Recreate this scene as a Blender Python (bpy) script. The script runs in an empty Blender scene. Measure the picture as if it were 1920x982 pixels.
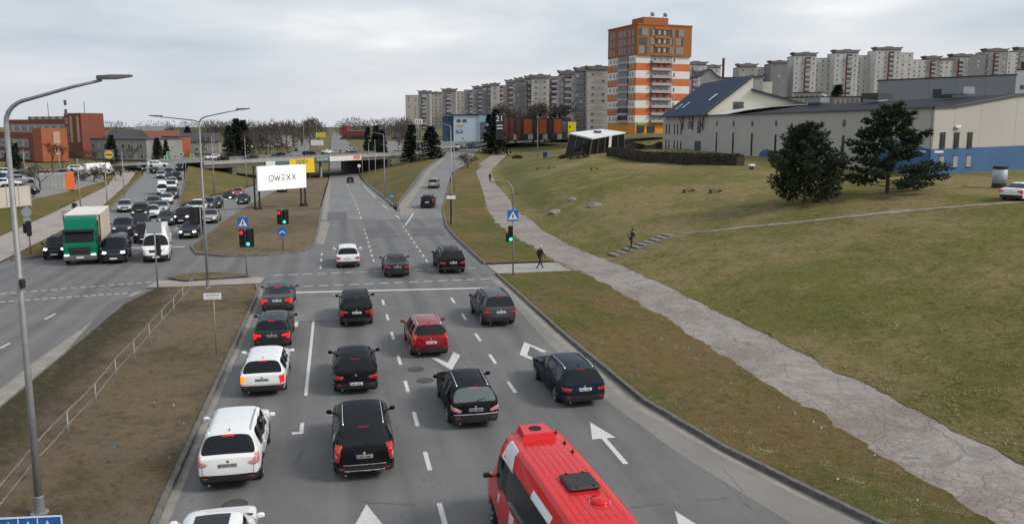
import bpy, bmesh, math, random
from mathutils import Vector, Matrix, noise
from mathutils.bvhtree import BVHTree
from mathutils.geometry import delaunay_2d_cdt
R = math.radians
SC = bpy.context.scene
COL = SC.collection
# ------------------------------------------------------------------ camera
CAMH = 10.6
FPX, PPX, PPY = 1550.0, 960.0, 460.0          # focal length and principal point in photo pixels
PIT = math.atan(225 / 1550.0)
YAW = R(12.038)
cd = bpy.data.cameras.new('camera'); cam = bpy.data.objects.new('camera', cd); COL.objects.link(cam)
cd.sensor_width = 36.0; cd.lens = 36.0 * FPX / 1920.0
cd.shift_y = -(491.0 - PPY) / 1920.0
cd.clip_start = 0.1; cd.clip_end = 6000
cam.location = (0, 0, CAMH); cam.rotation_euler = (R(90) - PIT, 0, -YAW)
SC.camera = cam
# ------------------------------------------------------------------ sky, sun, exposure
SUN_EL, SUN_AZ = R(38), R(118)                  # azimuth clockwise from +Y: sun stands to the right, a little behind
w = bpy.data.worlds.new('World'); SC.world = w; w.use_nodes = True
nt = w.node_tree; nt.nodes.clear()
def N(t, typ, **k):
    n = t.nodes.new(typ)
    for a, b in k.items():
        if a.startswith('i_'): n.inputs[a[2:].replace('_', ' ')].default_value = b
        else: setattr(n, a, b)
    return n
out = N(nt, 'ShaderNodeOutputWorld'); bg = N(nt, 'ShaderNodeBackground'); bg.inputs['Strength'].default_value = 0.1
sky = N(nt, 'ShaderNodeTexSky'); sky.sky_type = 'NISHITA'; sky.sun_disc = False
sky.sun_elevation = SUN_EL; sky.sun_rotation = SUN_AZ; sky.dust_density = 2.5; sky.air_density = 1.0
tc = N(nt, 'ShaderNodeTexCoord')
sep = N(nt, 'ShaderNodeSeparateXYZ'); nt.links.new(tc.outputs['Generated'], sep.inputs[0])
zz = N(nt, 'ShaderNodeMath', operation='ADD'); zz.inputs[1].default_value = 0.16; nt.links.new(sep.outputs['Z'], zz.inputs[0])
zm = N(nt, 'ShaderNodeMath', operation='MAXIMUM'); zm.inputs[1].default_value = 0.05; nt.links.new(zz.outputs[0], zm.inputs[0])
dx = N(nt, 'ShaderNodeMath', operation='DIVIDE'); dy = N(nt, 'ShaderNodeMath', operation='DIVIDE')
nt.links.new(sep.outputs['X'], dx.inputs[0]); nt.links.new(zm.outputs[0], dx.inputs[1])
nt.links.new(sep.outputs['Y'], dy.inputs[0]); nt.links.new(zm.outputs[0], dy.inputs[1])
cmb = N(nt, 'ShaderNodeCombineXYZ'); nt.links.new(dx.outputs[0], cmb.inputs[0]); nt.links.new(dy.outputs[0], cmb.inputs[1])
mpg = N(nt, 'ShaderNodeMapping'); mpg.inputs['Location'].default_value = (1.7, 0.35, 0); mpg.inputs['Scale'].default_value = (0.8, 0.8, 1)
nt.links.new(cmb.outputs[0], mpg.inputs[0])
n1 = N(nt, 'ShaderNodeTexNoise'); n1.inputs['Scale'].default_value = 0.7; n1.inputs['Detail'].default_value = 5; n1.inputs['Roughness'].default_value = 0.5; n1.inputs['Distortion'].default_value = 0.15
nt.links.new(mpg.outputs[0], n1.inputs['Vector'])
cr = N(nt, 'ShaderNodeValToRGB'); nt.links.new(n1.outputs['Fac'], cr.inputs[0])
e = cr.color_ramp.elements
e[0].position = 0.36; e[0].color = (4.3, 5.25, 6.2, 1)
e[1].position = 0.68; e[1].color = (11.6, 11.2, 10.9, 1)
e2 = cr.color_ramp.elements.new(0.47); e2.color = (6.1, 6.75, 7.4, 1)
e3 = cr.color_ramp.elements.new(0.57); e3.color = (7.8, 8.15, 8.5, 1)
# the cloud deck is brighter and a little pink on the side of the sun, and evens out to the horizon
sd = Vector((math.sin(SUN_AZ), math.cos(SUN_AZ), 0.25)).normalized()
dot = N(nt, 'ShaderNodeVectorMath', operation='DOT_PRODUCT'); nt.links.new(tc.outputs['Generated'], dot.inputs[0]); dot.inputs[1].default_value = sd
mr = N(nt, 'ShaderNodeMapRange', interpolation_type='SMOOTHSTEP'); mr.inputs['From Min'].default_value = -0.75; mr.inputs['From Max'].default_value = 0.75
nt.links.new(dot.outputs['Value'], mr.inputs['Value'])
hz = N(nt, 'ShaderNodeMix', data_type='RGBA'); hz.inputs['A'].default_value = (6.7, 7.05, 7.6, 1); hz.inputs['B'].default_value = (10.5, 9.6, 9.35, 1)
nt.links.new(mr.outputs[0], hz.inputs['Factor'])
hf = N(nt, 'ShaderNodeMapRange', interpolation_type='SMOOTHSTEP'); hf.inputs['From Min'].default_value = 0.13; hf.inputs['From Max'].default_value = 0.0
nt.links.new(sep.outputs['Z'], hf.inputs['Value'])
m1 = N(nt, 'ShaderNodeMix', data_type='RGBA'); nt.links.new(hf.outputs[0], m1.inputs['Factor']); nt.links.new(cr.outputs[0], m1.inputs['A']); nt.links.new(hz.outputs['Result'], m1.inputs['B'])
m2 = N(nt, 'ShaderNodeMix', data_type='RGBA'); m2.inputs['Factor'].default_value = 0.9
nt.links.new(sky.outputs[0], m2.inputs['A']); nt.links.new(m1.outputs['Result'], m2.inputs['B'])
nt.links.new(m2.outputs['Result'], bg.inputs['Color']); nt.links.new(bg.outputs[0], out.inputs[0])
sl = bpy.data.lights.new('sun', 'SUN'); sl.energy = 2.4; sl.angle = R(16); sl.color = (1.0, 0.93, 0.83)
so = bpy.data.objects.new('sun', sl); COL.objects.link(so)
so.rotation_euler = Vector((-math.sin(SUN_AZ) * math.cos(SUN_EL), -math.cos(SUN_AZ) * math.cos(SUN_EL), -math.sin(SUN_EL))).to_track_quat('-Z', 'Y').to_euler()
SC.view_settings.view_transform = 'Standard'; SC.view_settings.look = 'None'; SC.view_settings.gamma = 1.0
SC.view_settings.exposure = 0.06; SC.view_settings.use_curve_mapping = False
# ------------------------------------------------------------------ photo pixel -> place
def ray(u, v):
    a = (u - PPX) / FPX; b = -(v - PPY) / FPX
    fw = math.cos(PIT) + b * math.sin(PIT); up = -math.sin(PIT) + b * math.cos(PIT)
    return Vector((a * math.cos(YAW) + fw * math.sin(YAW), -a * math.sin(YAW) + fw * math.cos(YAW), up))
def at(u, v, z=0.0):
    d = ray(u, v); return Vector((0, 0, CAMH)) + d * ((z - CAMH) / d.z)
def atd(u, v, dist):
    """point on the pixel's ray at a given distance along the view axis"""
    d = ray(u, v); fw = d.x * math.sin(YAW) + d.y * math.cos(YAW)
    return Vector((0, 0, CAMH)) + d * (dist / fw)
def interp(tab, t):
    if t <= tab[0][0]: return tab[0][1]
    for (a, b), (c, d) in zip(tab, tab[1:]):
        if t <= c: return b + (d - b) * (t - a) / (c - a)
    return tab[-1][1]
def sm(a, b, t):
    t = min(1, max(0, (t - a) / (b - a))); return t * t * (3 - 2 * t)
SLIPL = [(6.8, 95), (7.9, 111), (14.5, 154), (20.4, 196), (32.3, 262), (44.5, 322)]
SLIPR = [(11, 62), (11, 78), (11.3, 87), (13, 103), (20.6, 153), (25.4, 184), (35.5, 226), (50, 280), (62, 330)]
PATHL = [(16.2, 2), (16.7, 17.8), (17, 30), (17.5, 46), (17.2, 57.5), (16.5, 68.5), (16.4, 80), (16.9, 89), (18.6, 104), (21.7, 123), (26.7, 156), (31.1, 187), (37, 216), (50, 274), (62, 318)]
PATHR = [(21, 2), (21, 21), (21.2, 34), (21.4, 46), (21.3, 57), (20.4, 68), (20.5, 80), (21.6, 91), (22.4, 102), (25.3, 122), (28.4, 146), (34.2, 182), (40, 210), (53, 264), (67, 318)]
RAMPR = [(-18.8, 100), (-19.2, 106), (-19.9, 113), (-27, 160), (-38, 226)]
RAMPL = [(-23.3, 74), (-27.4, 108), (-31.7, 135), (-39.7, 186), (-46, 222)]
def xy(tab): return [(y, x) for x, y in tab]
ZT = [(92, 0), (105, -.12), (122, -.6), (148, -1.6), (200, -3.6), (245, -5.3), (275, -5.6), (305, -5.2), (400, -1.0), (430, 0)]
def zt(y): return interp(ZT, y)
def cross_y(x): return 266 + 1.05 * x          # near edge of the crossing road
def cz(x, y): return .95 * sm(-75, -45, x) + (2.2 * sm(28, 80, x) if x > -21 else 0)
def trench(x, y):
    if y < 92 or y > 440: return None
    z = zt(y)
    xs = interp(xy(SLIPL), y) if y < 300 else 45.0
    xr = interp(xy(RAMPR), y) if y < 240 else -40.0
    xs = max(xs - 0.6, 8.0); xr = min(xr + 0.6, -19.6)
    if x > xs or x < xr: return None
    if x > 7.5: return z * (1 - (x - 7.5) / (xs - 7.5)) if xs > 7.6 else 0
    if x < -19.2: return z * (1 - (x + 19.2) / (xr + 19.2)) if xr < -19.3 else 0
    return z
HILL = [(0, 0), (1.5, .25), (5, 1.6), (11, 3.2), (18, 4.4), (28, 5.0), (60, 5.2), (140, 5.6), (400, 8)]
HILLN = [(0, 0), (1.5, .18), (5, .95), (11, 2.0), (19, 3.4), (30, 4.7), (60, 5.2), (140, 5.6), (400, 8)]
def T(x, y):
    t = trench(x, y)
    if t is not None: return t
    z = 0.0
    xp = interp(xy(PATHR), y)
    if x > xp:
        k = 1 - 0.55 * sm(175, 235, y) * (1 - sm(75, 120, x))
        q = sm(72, 112, y); z = (interp(HILL, x - xp) * q + interp(HILLN, x - xp) * (1 - q)) * k
        z += 3.0 * sm(240, 380, y) * sm(30, 80, x - xp)
        if y < 240: z += 0.16 * noise.noise(Vector((x * .17, y * .13, 3))) * sm(1, 8, x - xp) + 0.07 * noise.noise(Vector((x * .6, y * .5, 7))) * sm(1, 5, x - xp)
    xl = interp([(68, -31), (87, -31.5), (110, -33.7), (156, -39), (189, -45.6), (230, -56)], y)
    if x < xl and y < 230:
        z += 1.3 * sm(0, 9, xl - x) * (1 - 0.75 * sm(14, 24, xl - x)) * (1 - sm(150, 200, y))
    # the crossing road runs on its own level, graded into the ground beside it
    dcy = abs(y - cross_y(x) - 10.5)
    if -140 < x < 190 and dcy < 46 and not (-21 < x < 9): k = 1 - sm(11.5, 44, dcy); z = z * (1 - k) + cz(x, y) * k
    return z
def G(u, v):
    """ground point seen at a photo pixel"""
    d = ray(u, v); o = Vector((0, 0, CAMH)); t = 8.0; prev = t
    while t < 2500:
        p = o + d * t
        if p.z <= T(p.x, p.y):
            a, b = prev, t
            for _ in range(25):
                m = (a + b) / 2; p = o + d * m
                if p.z <= T(p.x, p.y): b = m
                else: a = m
            return o + d * b
        prev = t; t *= 1.01
    return o + d * t
# ------------------------------------------------------------------ materials
def newmat(name):
    m = bpy.data.materials.new(name); m.use_nodes = True
    t = m.node_tree; b = t.nodes['Principled BSDF']; return m, t, b
def C4(c): return (c[0], c[1], c[2], 1)
_M = {}
def mat(name, col, rough=0.6, metal=0.0, coat=0.0, var=0.0, scale=6.0, bump=0.0, emit=None, spec=0.5, coord='Object'):
    if name in _M: return _M[name]
    m, t, b = newmat(name)
    b.inputs['Base Color'].default_value = C4(col); b.inputs['Roughness'].default_value = rough
    b.inputs['Metallic'].default_value = metal; b.inputs['Coat Weight'].default_value = coat; b.inputs['Coat Roughness'].default_value = 0.04
    b.inputs['Specular IOR Level'].default_value = spec
    if emit: b.inputs['Emission Color'].default_value = C4(emit[0]); b.inputs['Emission Strength'].default_value = emit[1]
    if var or bump:
        tc = N(t, 'ShaderNodeTexCoord'); nz = N(t, 'ShaderNodeTexNoise'); nz.inputs['Scale'].default_value = scale; nz.inputs['Detail'].default_value = 6; nz.inputs['Roughness'].default_value = 0.62
        t.links.new(tc.outputs[coord], nz.inputs['Vector'])
        if var:
            mx = N(t, 'ShaderNodeMix', data_type='RGBA'); mr = N(t, 'ShaderNodeMapRange'); mr.inputs['From Min'].default_value = .3; mr.inputs['From Max'].default_value = .7
            t.links.new(nz.outputs['Fac'], mr.inputs['Value']); t.links.new(mr.outputs[0], mx.inputs['Factor'])
            mx.inputs['A'].default_value = C4([c * (1 - var) for c in col]); mx.inputs['B'].default_value = C4([min(1, c * (1 + var)) for c in col])
            t.links.new(mx.outputs['Result'], b.inputs['Base Color'])
        if bump:
            bp = N(t, 'ShaderNodeBump'); bp.inputs['Strength'].default_value = bump; bp.inputs['Distance'].default_value = 0.02
            t.links.new(nz.outputs['Fac'], bp.inputs['Height']); t.links.new(bp.outputs[0], b.inputs['Normal'])
    _M[name] = m; return m
def ramp(t, fac, stops):
    r = N(t, 'ShaderNodeValToRGB'); el = r.color_ramp.elements
    el[0].position = stops[0][0]; el[0].color = C4(stops[0][1]); el[1].position = stops[-1][0]; el[1].color = C4(stops[-1][1])
    for p, c in stops[1:-1]: x = el.new(p); x.color = C4(c)
    t.links.new(fac, r.inputs[0]); return r
def noise_node(t, vec, scale, detail=6, rough=.6, dist=0.0):
    n = N(t, 'ShaderNodeTexNoise'); n.inputs['Scale'].default_value = scale; n.inputs['Detail'].default_value = detail
    n.inputs['Roughness'].default_value = rough; n.inputs['Distortion'].default_value = dist; t.links.new(vec, n.inputs['Vector']); return n
def mixc(t, fac, a, b, mode='MIX'):
    m = N(t, 'ShaderNodeMix', data_type='RGBA', blend_type=mode)
    for k, v in (('Factor', fac), ('A', a), ('B', b)):
        if hasattr(v, 'is_linked') or isinstance(v, bpy.types.NodeSocket): t.links.new(v, m.inputs[k])
        elif k == 'Factor': m.inputs[k].default_value = v
        else: m.inputs[k].default_value = C4(v)
    return m.outputs['Result']
def rng(t, v, a, b, lo=0.0, hi=1.0):
    m = N(t, 'ShaderNodeMapRange', interpolation_type='SMOOTHSTEP'); m.inputs['From Min'].default_value = a; m.inputs['From Max'].default_value = b
    m.inputs['To Min'].default_value = lo; m.inputs['To Max'].default_value = hi; t.links.new(v, m.inputs['Value']); return m.outputs[0]
def mapped(t, scale, loc=(0, 0, 0), rot=0):
    tc = N(t, 'ShaderNodeTexCoord'); mp = N(t, 'ShaderNodeMapping'); mp.inputs['Scale'].default_value = scale; mp.inputs['Location'].default_value = loc; mp.inputs['Rotation'].default_value = (0, 0, rot)
    t.links.new(tc.outputs['Object'], mp.inputs[0]); return mp.outputs[0]
def asphalt(name, base, streak=True, lanes=False):
    m, t, b = newmat(name)
    v1 = mapped(t, (1, 1, 1)); v2 = mapped(t, (1, 0.045, 1))
    fine = noise_node(t, v1, 55, 4, .75); mid = noise_node(t, v1, .35, 6, .6); st = noise_node(t, v2, 1.3, 6, .6); blot = noise_node(t, v1, 1.6, 5, .6, .6)
    c = mixc(t, rng(t, mid.outputs['Fac'], .3, .7), [x * .86 for x in base], [x * 1.12 for x in base])
    if streak: c = mixc(t, rng(t, st.outputs['Fac'], .42, .72, 0, .55), c, [x * .62 for x in base])
    c = mixc(t, rng(t, blot.outputs['Fac'], .60, .78, 0, .30), c, [x * .55 for x in base])
    c = mixc(t, rng(t, fine.outputs['Fac'], .3, .75, 0, .35), c, [x * 1.5 for x in base])
    if lanes:                                                         # oil-darkened lane centres, tyre-polished tracks, drips
        sx = N(t, 'ShaderNodeSeparateXYZ'); t.links.new(v1, sx.inputs[0]); ad = N(t, 'ShaderNodeMath', operation='ADD'); ad.inputs[1].default_value = 1.45 + 41; t.links.new(sx.outputs['X'], ad.inputs[0])
        pp = N(t, 'ShaderNodeMath', operation='PINGPONG'); pp.inputs[1].default_value = 2.05; t.links.new(ad.outputs[0], pp.inputs[0])
        ln = noise_node(t, mapped(t, (1, .08, 1)), .8, 5, .6)
        def band(c0, wd, amt):
            sb = N(t, 'ShaderNodeMath', operation='SUBTRACT'); t.links.new(pp.outputs[0], sb.inputs[0]); sb.inputs[1].default_value = c0; ab = N(t, 'ShaderNodeMath', operation='ABSOLUTE'); t.links.new(sb.outputs[0], ab.inputs[0])
            ml = N(t, 'ShaderNodeMath', operation='MULTIPLY'); t.links.new(rng(t, ab.outputs[0], wd * .2, wd, amt, 0), ml.inputs[0]); t.links.new(rng(t, ln.outputs['Fac'], .3, .7, .35, 1), ml.inputs[1]); return ml.outputs[0]
        c = mixc(t, band(2.05, .55, .42), c, [x * .5 for x in base]); c = mixc(t, band(1.2, .45, .30), c, [x * 1.5 for x in base]); c = mixc(t, band(0, .5, .25), c, [x * 1.35 for x in base])
        dr = noise_node(t, mapped(t, (1, .5, 1)), 4.5, 3, .5); c = mixc(t, rng(t, dr.outputs['Fac'], .66, .74, 0, .5), c, [x * .45 for x in base])
    # fine cracks
    vo = N(t, 'ShaderNodeTexVoronoi'); vo.feature = 'DISTANCE_TO_EDGE'; vo.inputs['Scale'].default_value = .23
    wv = noise_node(t, v1, 1.2, 5, .7); vm = N(t, 'ShaderNodeMix', data_type='VECTOR'); vm.inputs['Factor'].default_value = .25
    t.links.new(v1, vm.inputs['A']); t.links.new(wv.outputs['Color'], vm.inputs['B']); t.links.new(vm.outputs['Result'], vo.inputs['Vector'])
    ck = rng(t, vo.outputs['Distance'], .0015, .006, 1, 0)
    ms = N(t, 'ShaderNodeMath', operation='MULTIPLY'); t.links.new(ck, ms.inputs[0]); t.links.new(rng(t, mid.outputs['Fac'], .5, .6, 0, .5), ms.inputs[1])
    c = mixc(t, ms.outputs[0], c, [x * .35 for x in base])
    t.links.new(c, b.inputs['Base Color']); b.inputs['Roughness'].default_value = .82; b.inputs['Specular IOR Level'].default_value = .35
    bp = N(t, 'ShaderNodeBump'); bp.inputs['Strength'].default_value = .35; bp.inputs['Distance'].default_value = .01
    t.links.new(fine.outputs['Fac'], bp.inputs['Height']); t.links.new(bp.outputs[0], b.inputs['Normal'])
    _M[name] = m; return m
def grassmat(name, green, straw, dark, bias=.5, steep=None, band=None):
    m, t, b = newmat(name)
    v = mapped(t, (1, 1, 1)); big = noise_node(t, v, .09, 5, .6, .4); mid = noise_node(t, v, .7, 6, .7, .5); fine = noise_node(t, v, 7, 6, .8); mot = noise_node(t, v, 2.2, 5, .7, .8); vf = noise_node(t, mapped(t, (1, 1, 1)), 34, 4, .8)
    a = N(t, 'ShaderNodeMath', operation='ADD'); t.links.new(rng(t, big.outputs['Fac'], .3, .7, 0, .6), a.inputs[0]); t.links.new(rng(t, mid.outputs['Fac'], .3, .7, 0, .4), a.inputs[1])
    c = mixc(t, rng(t, a.outputs[0], bias - .28, bias + .28), green, straw)
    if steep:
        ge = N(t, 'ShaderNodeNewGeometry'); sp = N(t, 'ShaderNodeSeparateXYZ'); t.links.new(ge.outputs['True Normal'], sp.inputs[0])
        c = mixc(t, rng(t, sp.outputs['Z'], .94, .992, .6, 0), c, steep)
    c = mixc(t, rng(t, mid.outputs['Fac'], .56, .74, 0, .7), c, dark)
    if band:
        sx = N(t, 'ShaderNodeSeparateXYZ'); t.links.new(v, sx.inputs[0]); bn = noise_node(t, v, .55, 6, .7, .4); ad = N(t, 'ShaderNodeMath', operation='MULTIPLY_ADD'); t.links.new(bn.outputs['Fac'], ad.inputs[0]); ad.inputs[1].default_value = 4.0; t.links.new(sx.outputs['X'], ad.inputs[2])
        c = mixc(t, rng(t, ad.outputs[0], band[0], band[1], .92, 0), c, band[2])
    c = mixc(t, rng(t, mot.outputs['Fac'], .50, .68, 0, .55), c, [x * .55 for x in dark]); c = mixc(t, rng(t, mot.outputs['Fac'], .46, .32, 0, .45), c, [x * 1.25 for x in straw])
    c = mixc(t, rng(t, fine.outputs['Fac'], .52, .72, 0, .75), c, [x * .34 for x in dark])
    c = mixc(t, rng(t, vf.outputs['Fac'], .5, .74, 0, .75), c, [min(1, x * 2.0) for x in straw])
    t.links.new(c, b.inputs['Base Color']); b.inputs['Roughness'].default_value = .95; b.inputs['Specular IOR Level'].default_value = .1
    s = N(t, 'ShaderNodeMath', operation='ADD'); t.links.new(fine.outputs['Fac'], s.inputs[0]); t.links.new(vf.outputs['Fac'], s.inputs[1])
    bp = N(t, 'ShaderNodeBump'); bp.inputs['Strength'].default_value = .9; bp.inputs['Distance'].default_value = .07
    t.links.new(s.outputs[0], bp.inputs['Height']); t.links.new(bp.outputs[0], b.inputs['Normal'])
    _M[name] = m; return m
def pathmat(name):
    m, t, b = newmat(name)
    v = mapped(t, (1, 1, 1)); wv = noise_node(t, v, .9, 4, .6)
    vm = N(t, 'ShaderNodeMix', data_type='VECTOR'); vm.inputs['Factor'].default_value = .2; t.links.new(v, vm.inputs['A']); t.links.new(wv.outputs['Color'], vm.inputs['B'])
    def crack(sc, wd):
        vo = N(t, 'ShaderNodeTexVoronoi'); vo.feature = 'DISTANCE_TO_EDGE'; vo.inputs['Scale'].default_value = sc; t.links.new(vm.outputs['Result'], vo.inputs['Vector']); return rng(t, vo.outputs['Distance'], wd * .35, wd, 1, 0)
    big = noise_node(t, v, .22, 5, .55); mid = noise_node(t, v, 1.1, 6, .65, .5); fine = noise_node(t, v, 30, 4, .7)
    c = mixc(t, rng(t, mid.outputs['Fac'], .3, .7), (.185, .165, .152), (.31, .28, .258))
    c = mixc(t, rng(t, big.outputs['Fac'], .48, .64, 0, .7), c, (.18, .135, .108))
    c = mixc(t, rng(t, mid.outputs['Fac'], .62, .68, 0, .85), c, (.11, .105, .11))
    m1 = N(t, 'ShaderNodeMath', operation='MULTIPLY'); t.links.new(crack(4.0, .055), m1.inputs[0]); t.links.new(rng(t, big.outputs['Fac'], .40, .52, 0.05, .8), m1.inputs[1])
    m2 = N(t, 'ShaderNodeMath', operation='MAXIMUM'); t.links.new(m1.outputs[0], m2.inputs[0]); t.links.new(crack(.8, .010), m2.inputs[1])
    m3 = N(t, 'ShaderNodeMath', operation='MULTIPLY'); t.links.new(m2.outputs[0], m3.inputs[0]); m3.inputs[1].default_value = .8; c = mixc(t, m3.outputs[0], c, (.085, .07, .058))
    c = mixc(t, rng(t, fine.outputs['Fac'], .4, .8, 0, .3), c, (.42, .40, .39))
    t.links.new(c, b.inputs['Base Color']); b.inputs['Roughness'].default_value = .9
    iv = N(t, 'ShaderNodeMath', operation='SUBTRACT'); t.links.new(fine.outputs['Fac'], iv.inputs[0]); t.links.new(m2.outputs[0], iv.inputs[1])
    bp = N(t, 'ShaderNodeBump'); bp.inputs['Strength'].default_value = .6; bp.inputs['Distance'].default_value = .02
    t.links.new(iv.outputs[0], bp.inputs['Height']); t.links.new(bp.outputs[0], b.inputs['Normal'])
    _M[name] = m; return m
def paintmat(name):
    """worn white road paint"""
    m, t, b = newmat(name); v = mapped(t, (1, 1, 1)); n = noise_node(t, v, 5, 6, .75); n2 = noise_node(t, v, 40, 3, .7)
    c = mixc(t, rng(t, n.outputs['Fac'], .5, .72, 0, .75), (.56, .56, .55), (.22, .22, .225)); c = mixc(t, rng(t, n2.outputs['Fac'], .55, .75, 0, .4), c, (.2, .2, .2))
    t.links.new(c, b.inputs['Base Color']); b.inputs['Roughness'].default_value = .75; _M[name] = m; return m
# ------------------------------------------------------------------ mesh helpers
class MB:
    def __init__(s): s.v = []; s.f = []; s.m = []; s.cur = 0
    def add(s, vs, fs):
        o = len(s.v); s.v += [tuple(p) for p in vs]; s.f += [tuple(i + o for i in f) for f in fs]; s.m += [s.cur] * len(fs); return s
    def box(s, c, d, rz=0.0, mtx=None):
        hx, hy, hz = d[0] / 2, d[1] / 2, d[2] / 2
        vs = [Vector((x, y, z)) for z in (-hz, hz) for x, y in ((-hx, -hy), (hx, -hy), (hx, hy), (-hx, hy))]
        q = mtx if mtx else Matrix.Rotation(rz, 3, 'Z')
        return s.add([q @ p + Vector(c) for p in vs], [(3, 2, 1, 0), (4, 5, 6, 7), (0, 1, 5, 4), (1, 2, 6, 5), (2, 3, 7, 6), (3, 0, 4, 7)])
    def bbox(s, c, d, bv=.03, rz=0.0):
        """bevelled box"""
        hx, hy, hz = d[0] / 2, d[1] / 2, d[2] / 2; b = min(bv, hx * .9, hy * .9, hz * .9)
        def ring(x, y, z, k): return [(-x + k, -y, z), (x - k, -y, z), (x, -y + k, z), (x, y - k, z), (x - k, y, z), (-x + k, y, z), (-x, y - k, z), (-x, -y + k, z)]
        rs = [ring(hx - b, hy - b, -hz, b * .5), ring(hx, hy, -hz + b, b), ring(hx, hy, hz - b, b), ring(hx - b, hy - b, hz, b * .5)]
        q = Matrix.Rotation(rz, 3, 'Z'); vs = [q @ Vector(p) + Vector(c) for r in rs for p in r]
        fs = [tuple(range(7, -1, -1)), tuple(range(24, 32))]
        for k in range(3):
            for i in range(8): j = (i + 1) % 8; fs.append((k * 8 + i, k * 8 + j, k * 8 + 8 + j, k * 8 + 8 + i))
        return s.add(vs, fs)
    def prism(s, poly, z0, z1):
        n = len(poly); vs = [(x, y, z0) for x, y in poly] + [(x, y, z1) for x, y in poly]
        return s.add(vs, [tuple(range(n - 1, -1, -1)), tuple(range(n, 2 * n))] + [(i, (i + 1) % n, n + (i + 1) % n, n + i) for i in range(n)])
    def extr(s, poly, o, ux, uy, dv):
        """polygon in the plane (o, ux, uy) extruded by dv"""
        o, ux, uy, dv = Vector(o), Vector(ux), Vector(uy), Vector(dv); n = len(poly)
        a = [o + ux * p[0] + uy * p[1] for p in poly]; b = [p + dv for p in a]
        return s.add(a + b, [tuple(range(n - 1, -1, -1)), tuple(range(n, 2 * n))] + [(i, (i + 1) % n, n + (i + 1) % n, n + i) for i in range(n)])
    def tube(s, pts, rad, n=8, cap=True):
        pts = [Vector(p) for p in pts]; k = len(pts)
        if not hasattr(rad, '__len__'): rad = [rad] * k
        vs = []; up0 = None
        for i, p in enumerate(pts):
            d = (pts[min(i + 1, k - 1)] - pts[max(i - 1, 0)]).normalized()
            if up0 is None: up0 = Vector((1, 0, 0)) if abs(d.x) < .8 else Vector((0, 1, 0))
            a = (up0 - d * up0.dot(d)).normalized(); b = d.cross(a); up0 = a
            vs += [p + (a * math.cos(2 * math.pi * j / n) + b * math.sin(2 * math.pi * j / n)) * rad[i] for j in range(n)]
        fs = [(i * n + j, i * n + (j + 1) % n, (i + 1) * n + (j + 1) % n, (i + 1) * n + j) for i in range(k - 1) for j in range(n)]
        if cap: fs += [tuple(range(n - 1, -1, -1)), tuple(range((k - 1) * n, k * n))]
        return s.add(vs, fs)
    def lathe(s, prof, n=20, c=(0, 0, 0), mtx=None):
        vs = []; c = Vector(c)
        for r, z in prof:
            for j in range(n):
                p = Vector((r * math.cos(2 * math.pi * j / n), r * math.sin(2 * math.pi * j / n), z)); vs.append((mtx @ p if mtx else p) + c)
        k = len(prof); fs = [(i * n + j, i * n + (j + 1) % n, (i + 1) * n + (j + 1) % n, (i + 1) * n + j) for i in range(k - 1) for j in range(n)]
        fs += [tuple(range(n - 1, -1, -1)), tuple(range((k - 1) * n, k * n))]
        return s.add(vs, fs)
    def quad(s, a, b, c, d): return s.add([a, b, c, d], [(0, 1, 2, 3)])
    def mesh(s, name, mats, smooth=False):
        me = bpy.data.meshes.new(name); me.from_pydata(s.v, [], s.f)
        for m in (mats if isinstance(mats, (list, tuple)) else [mats]): me.materials.append(m)
        if any(s.m): me.polygons.foreach_set('material_index', s.m)
        if smooth: me.polygons.foreach_set('use_smooth', [True] * len(me.polygons))
        me.update(); return me
    def build(s, name, mats, parent=None, smooth=False, loc=None, rz=0.0): return put(name, s.mesh(name, mats, smooth), parent, loc, rz)
def put(name, me, parent=None, loc=None, rz=0.0):
    o = bpy.data.objects.new(name, me); COL.objects.link(o)
    if parent: o.parent = parent
    if loc is not None: o.location = loc
    if rz: o.rotation_euler = (0, 0, rz)
    return o
def tag(o, label, cat, group=None):
    o['label'] = label; o['category'] = cat
    if group: o['group'] = group
    return o
def thing(name, label, cat, loc=(0, 0, 0), rz=0.0, group=None):
    o = bpy.data.objects.new(name, None); COL.objects.link(o); o.location = loc; o.rotation_euler = (0, 0, rz); o.empty_display_size = .3
    return tag(o, label, cat, group)
def struct(o, parent=None):
    if parent is None: o['kind'] = 'structure'
    return o
def copy_tree(o, parent=None):
    c = o.copy(); COL.objects.link(c); c.parent = parent
    for k in ('label', 'group'):
        if parent is None and k in c: del c[k]
    for ch in o.children: copy_tree(ch, c)
    return c
def smooth_eval(me, lv=1, angle=None):
    """subdivided copy of a mesh"""
    o = bpy.data.objects.new('tmp', me); COL.objects.link(o); md = o.modifiers.new('s', 'SUBSURF'); md.levels = lv; md.render_levels = lv; md.use_limit_surface = False
    dg = bpy.context.evaluated_depsgraph_get(); r = bpy.data.meshes.new_from_object(o.evaluated_get(dg)); bpy.data.objects.remove(o); return r
def text_mesh(body, size, mt, ext=.002, align='CENTER', sx=1.0):
    cu = bpy.data.curves.new('txt', 'FONT'); cu.body = body; cu.size = size; cu.extrude = ext; cu.align_x = align; cu.align_y = 'CENTER'; cu.resolution_u = 3
    o = bpy.data.objects.new('tmp', cu); COL.objects.link(o); dg = bpy.context.evaluated_depsgraph_get()
    me = bpy.data.meshes.new_from_object(o.evaluated_get(dg)); bpy.data.objects.remove(o); bpy.data.curves.remove(cu); me.materials.clear(); me.materials.append(mt)
    if sx != 1: me.transform(Matrix.Diagonal((sx, 1, 1, 1)))
    return me
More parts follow.
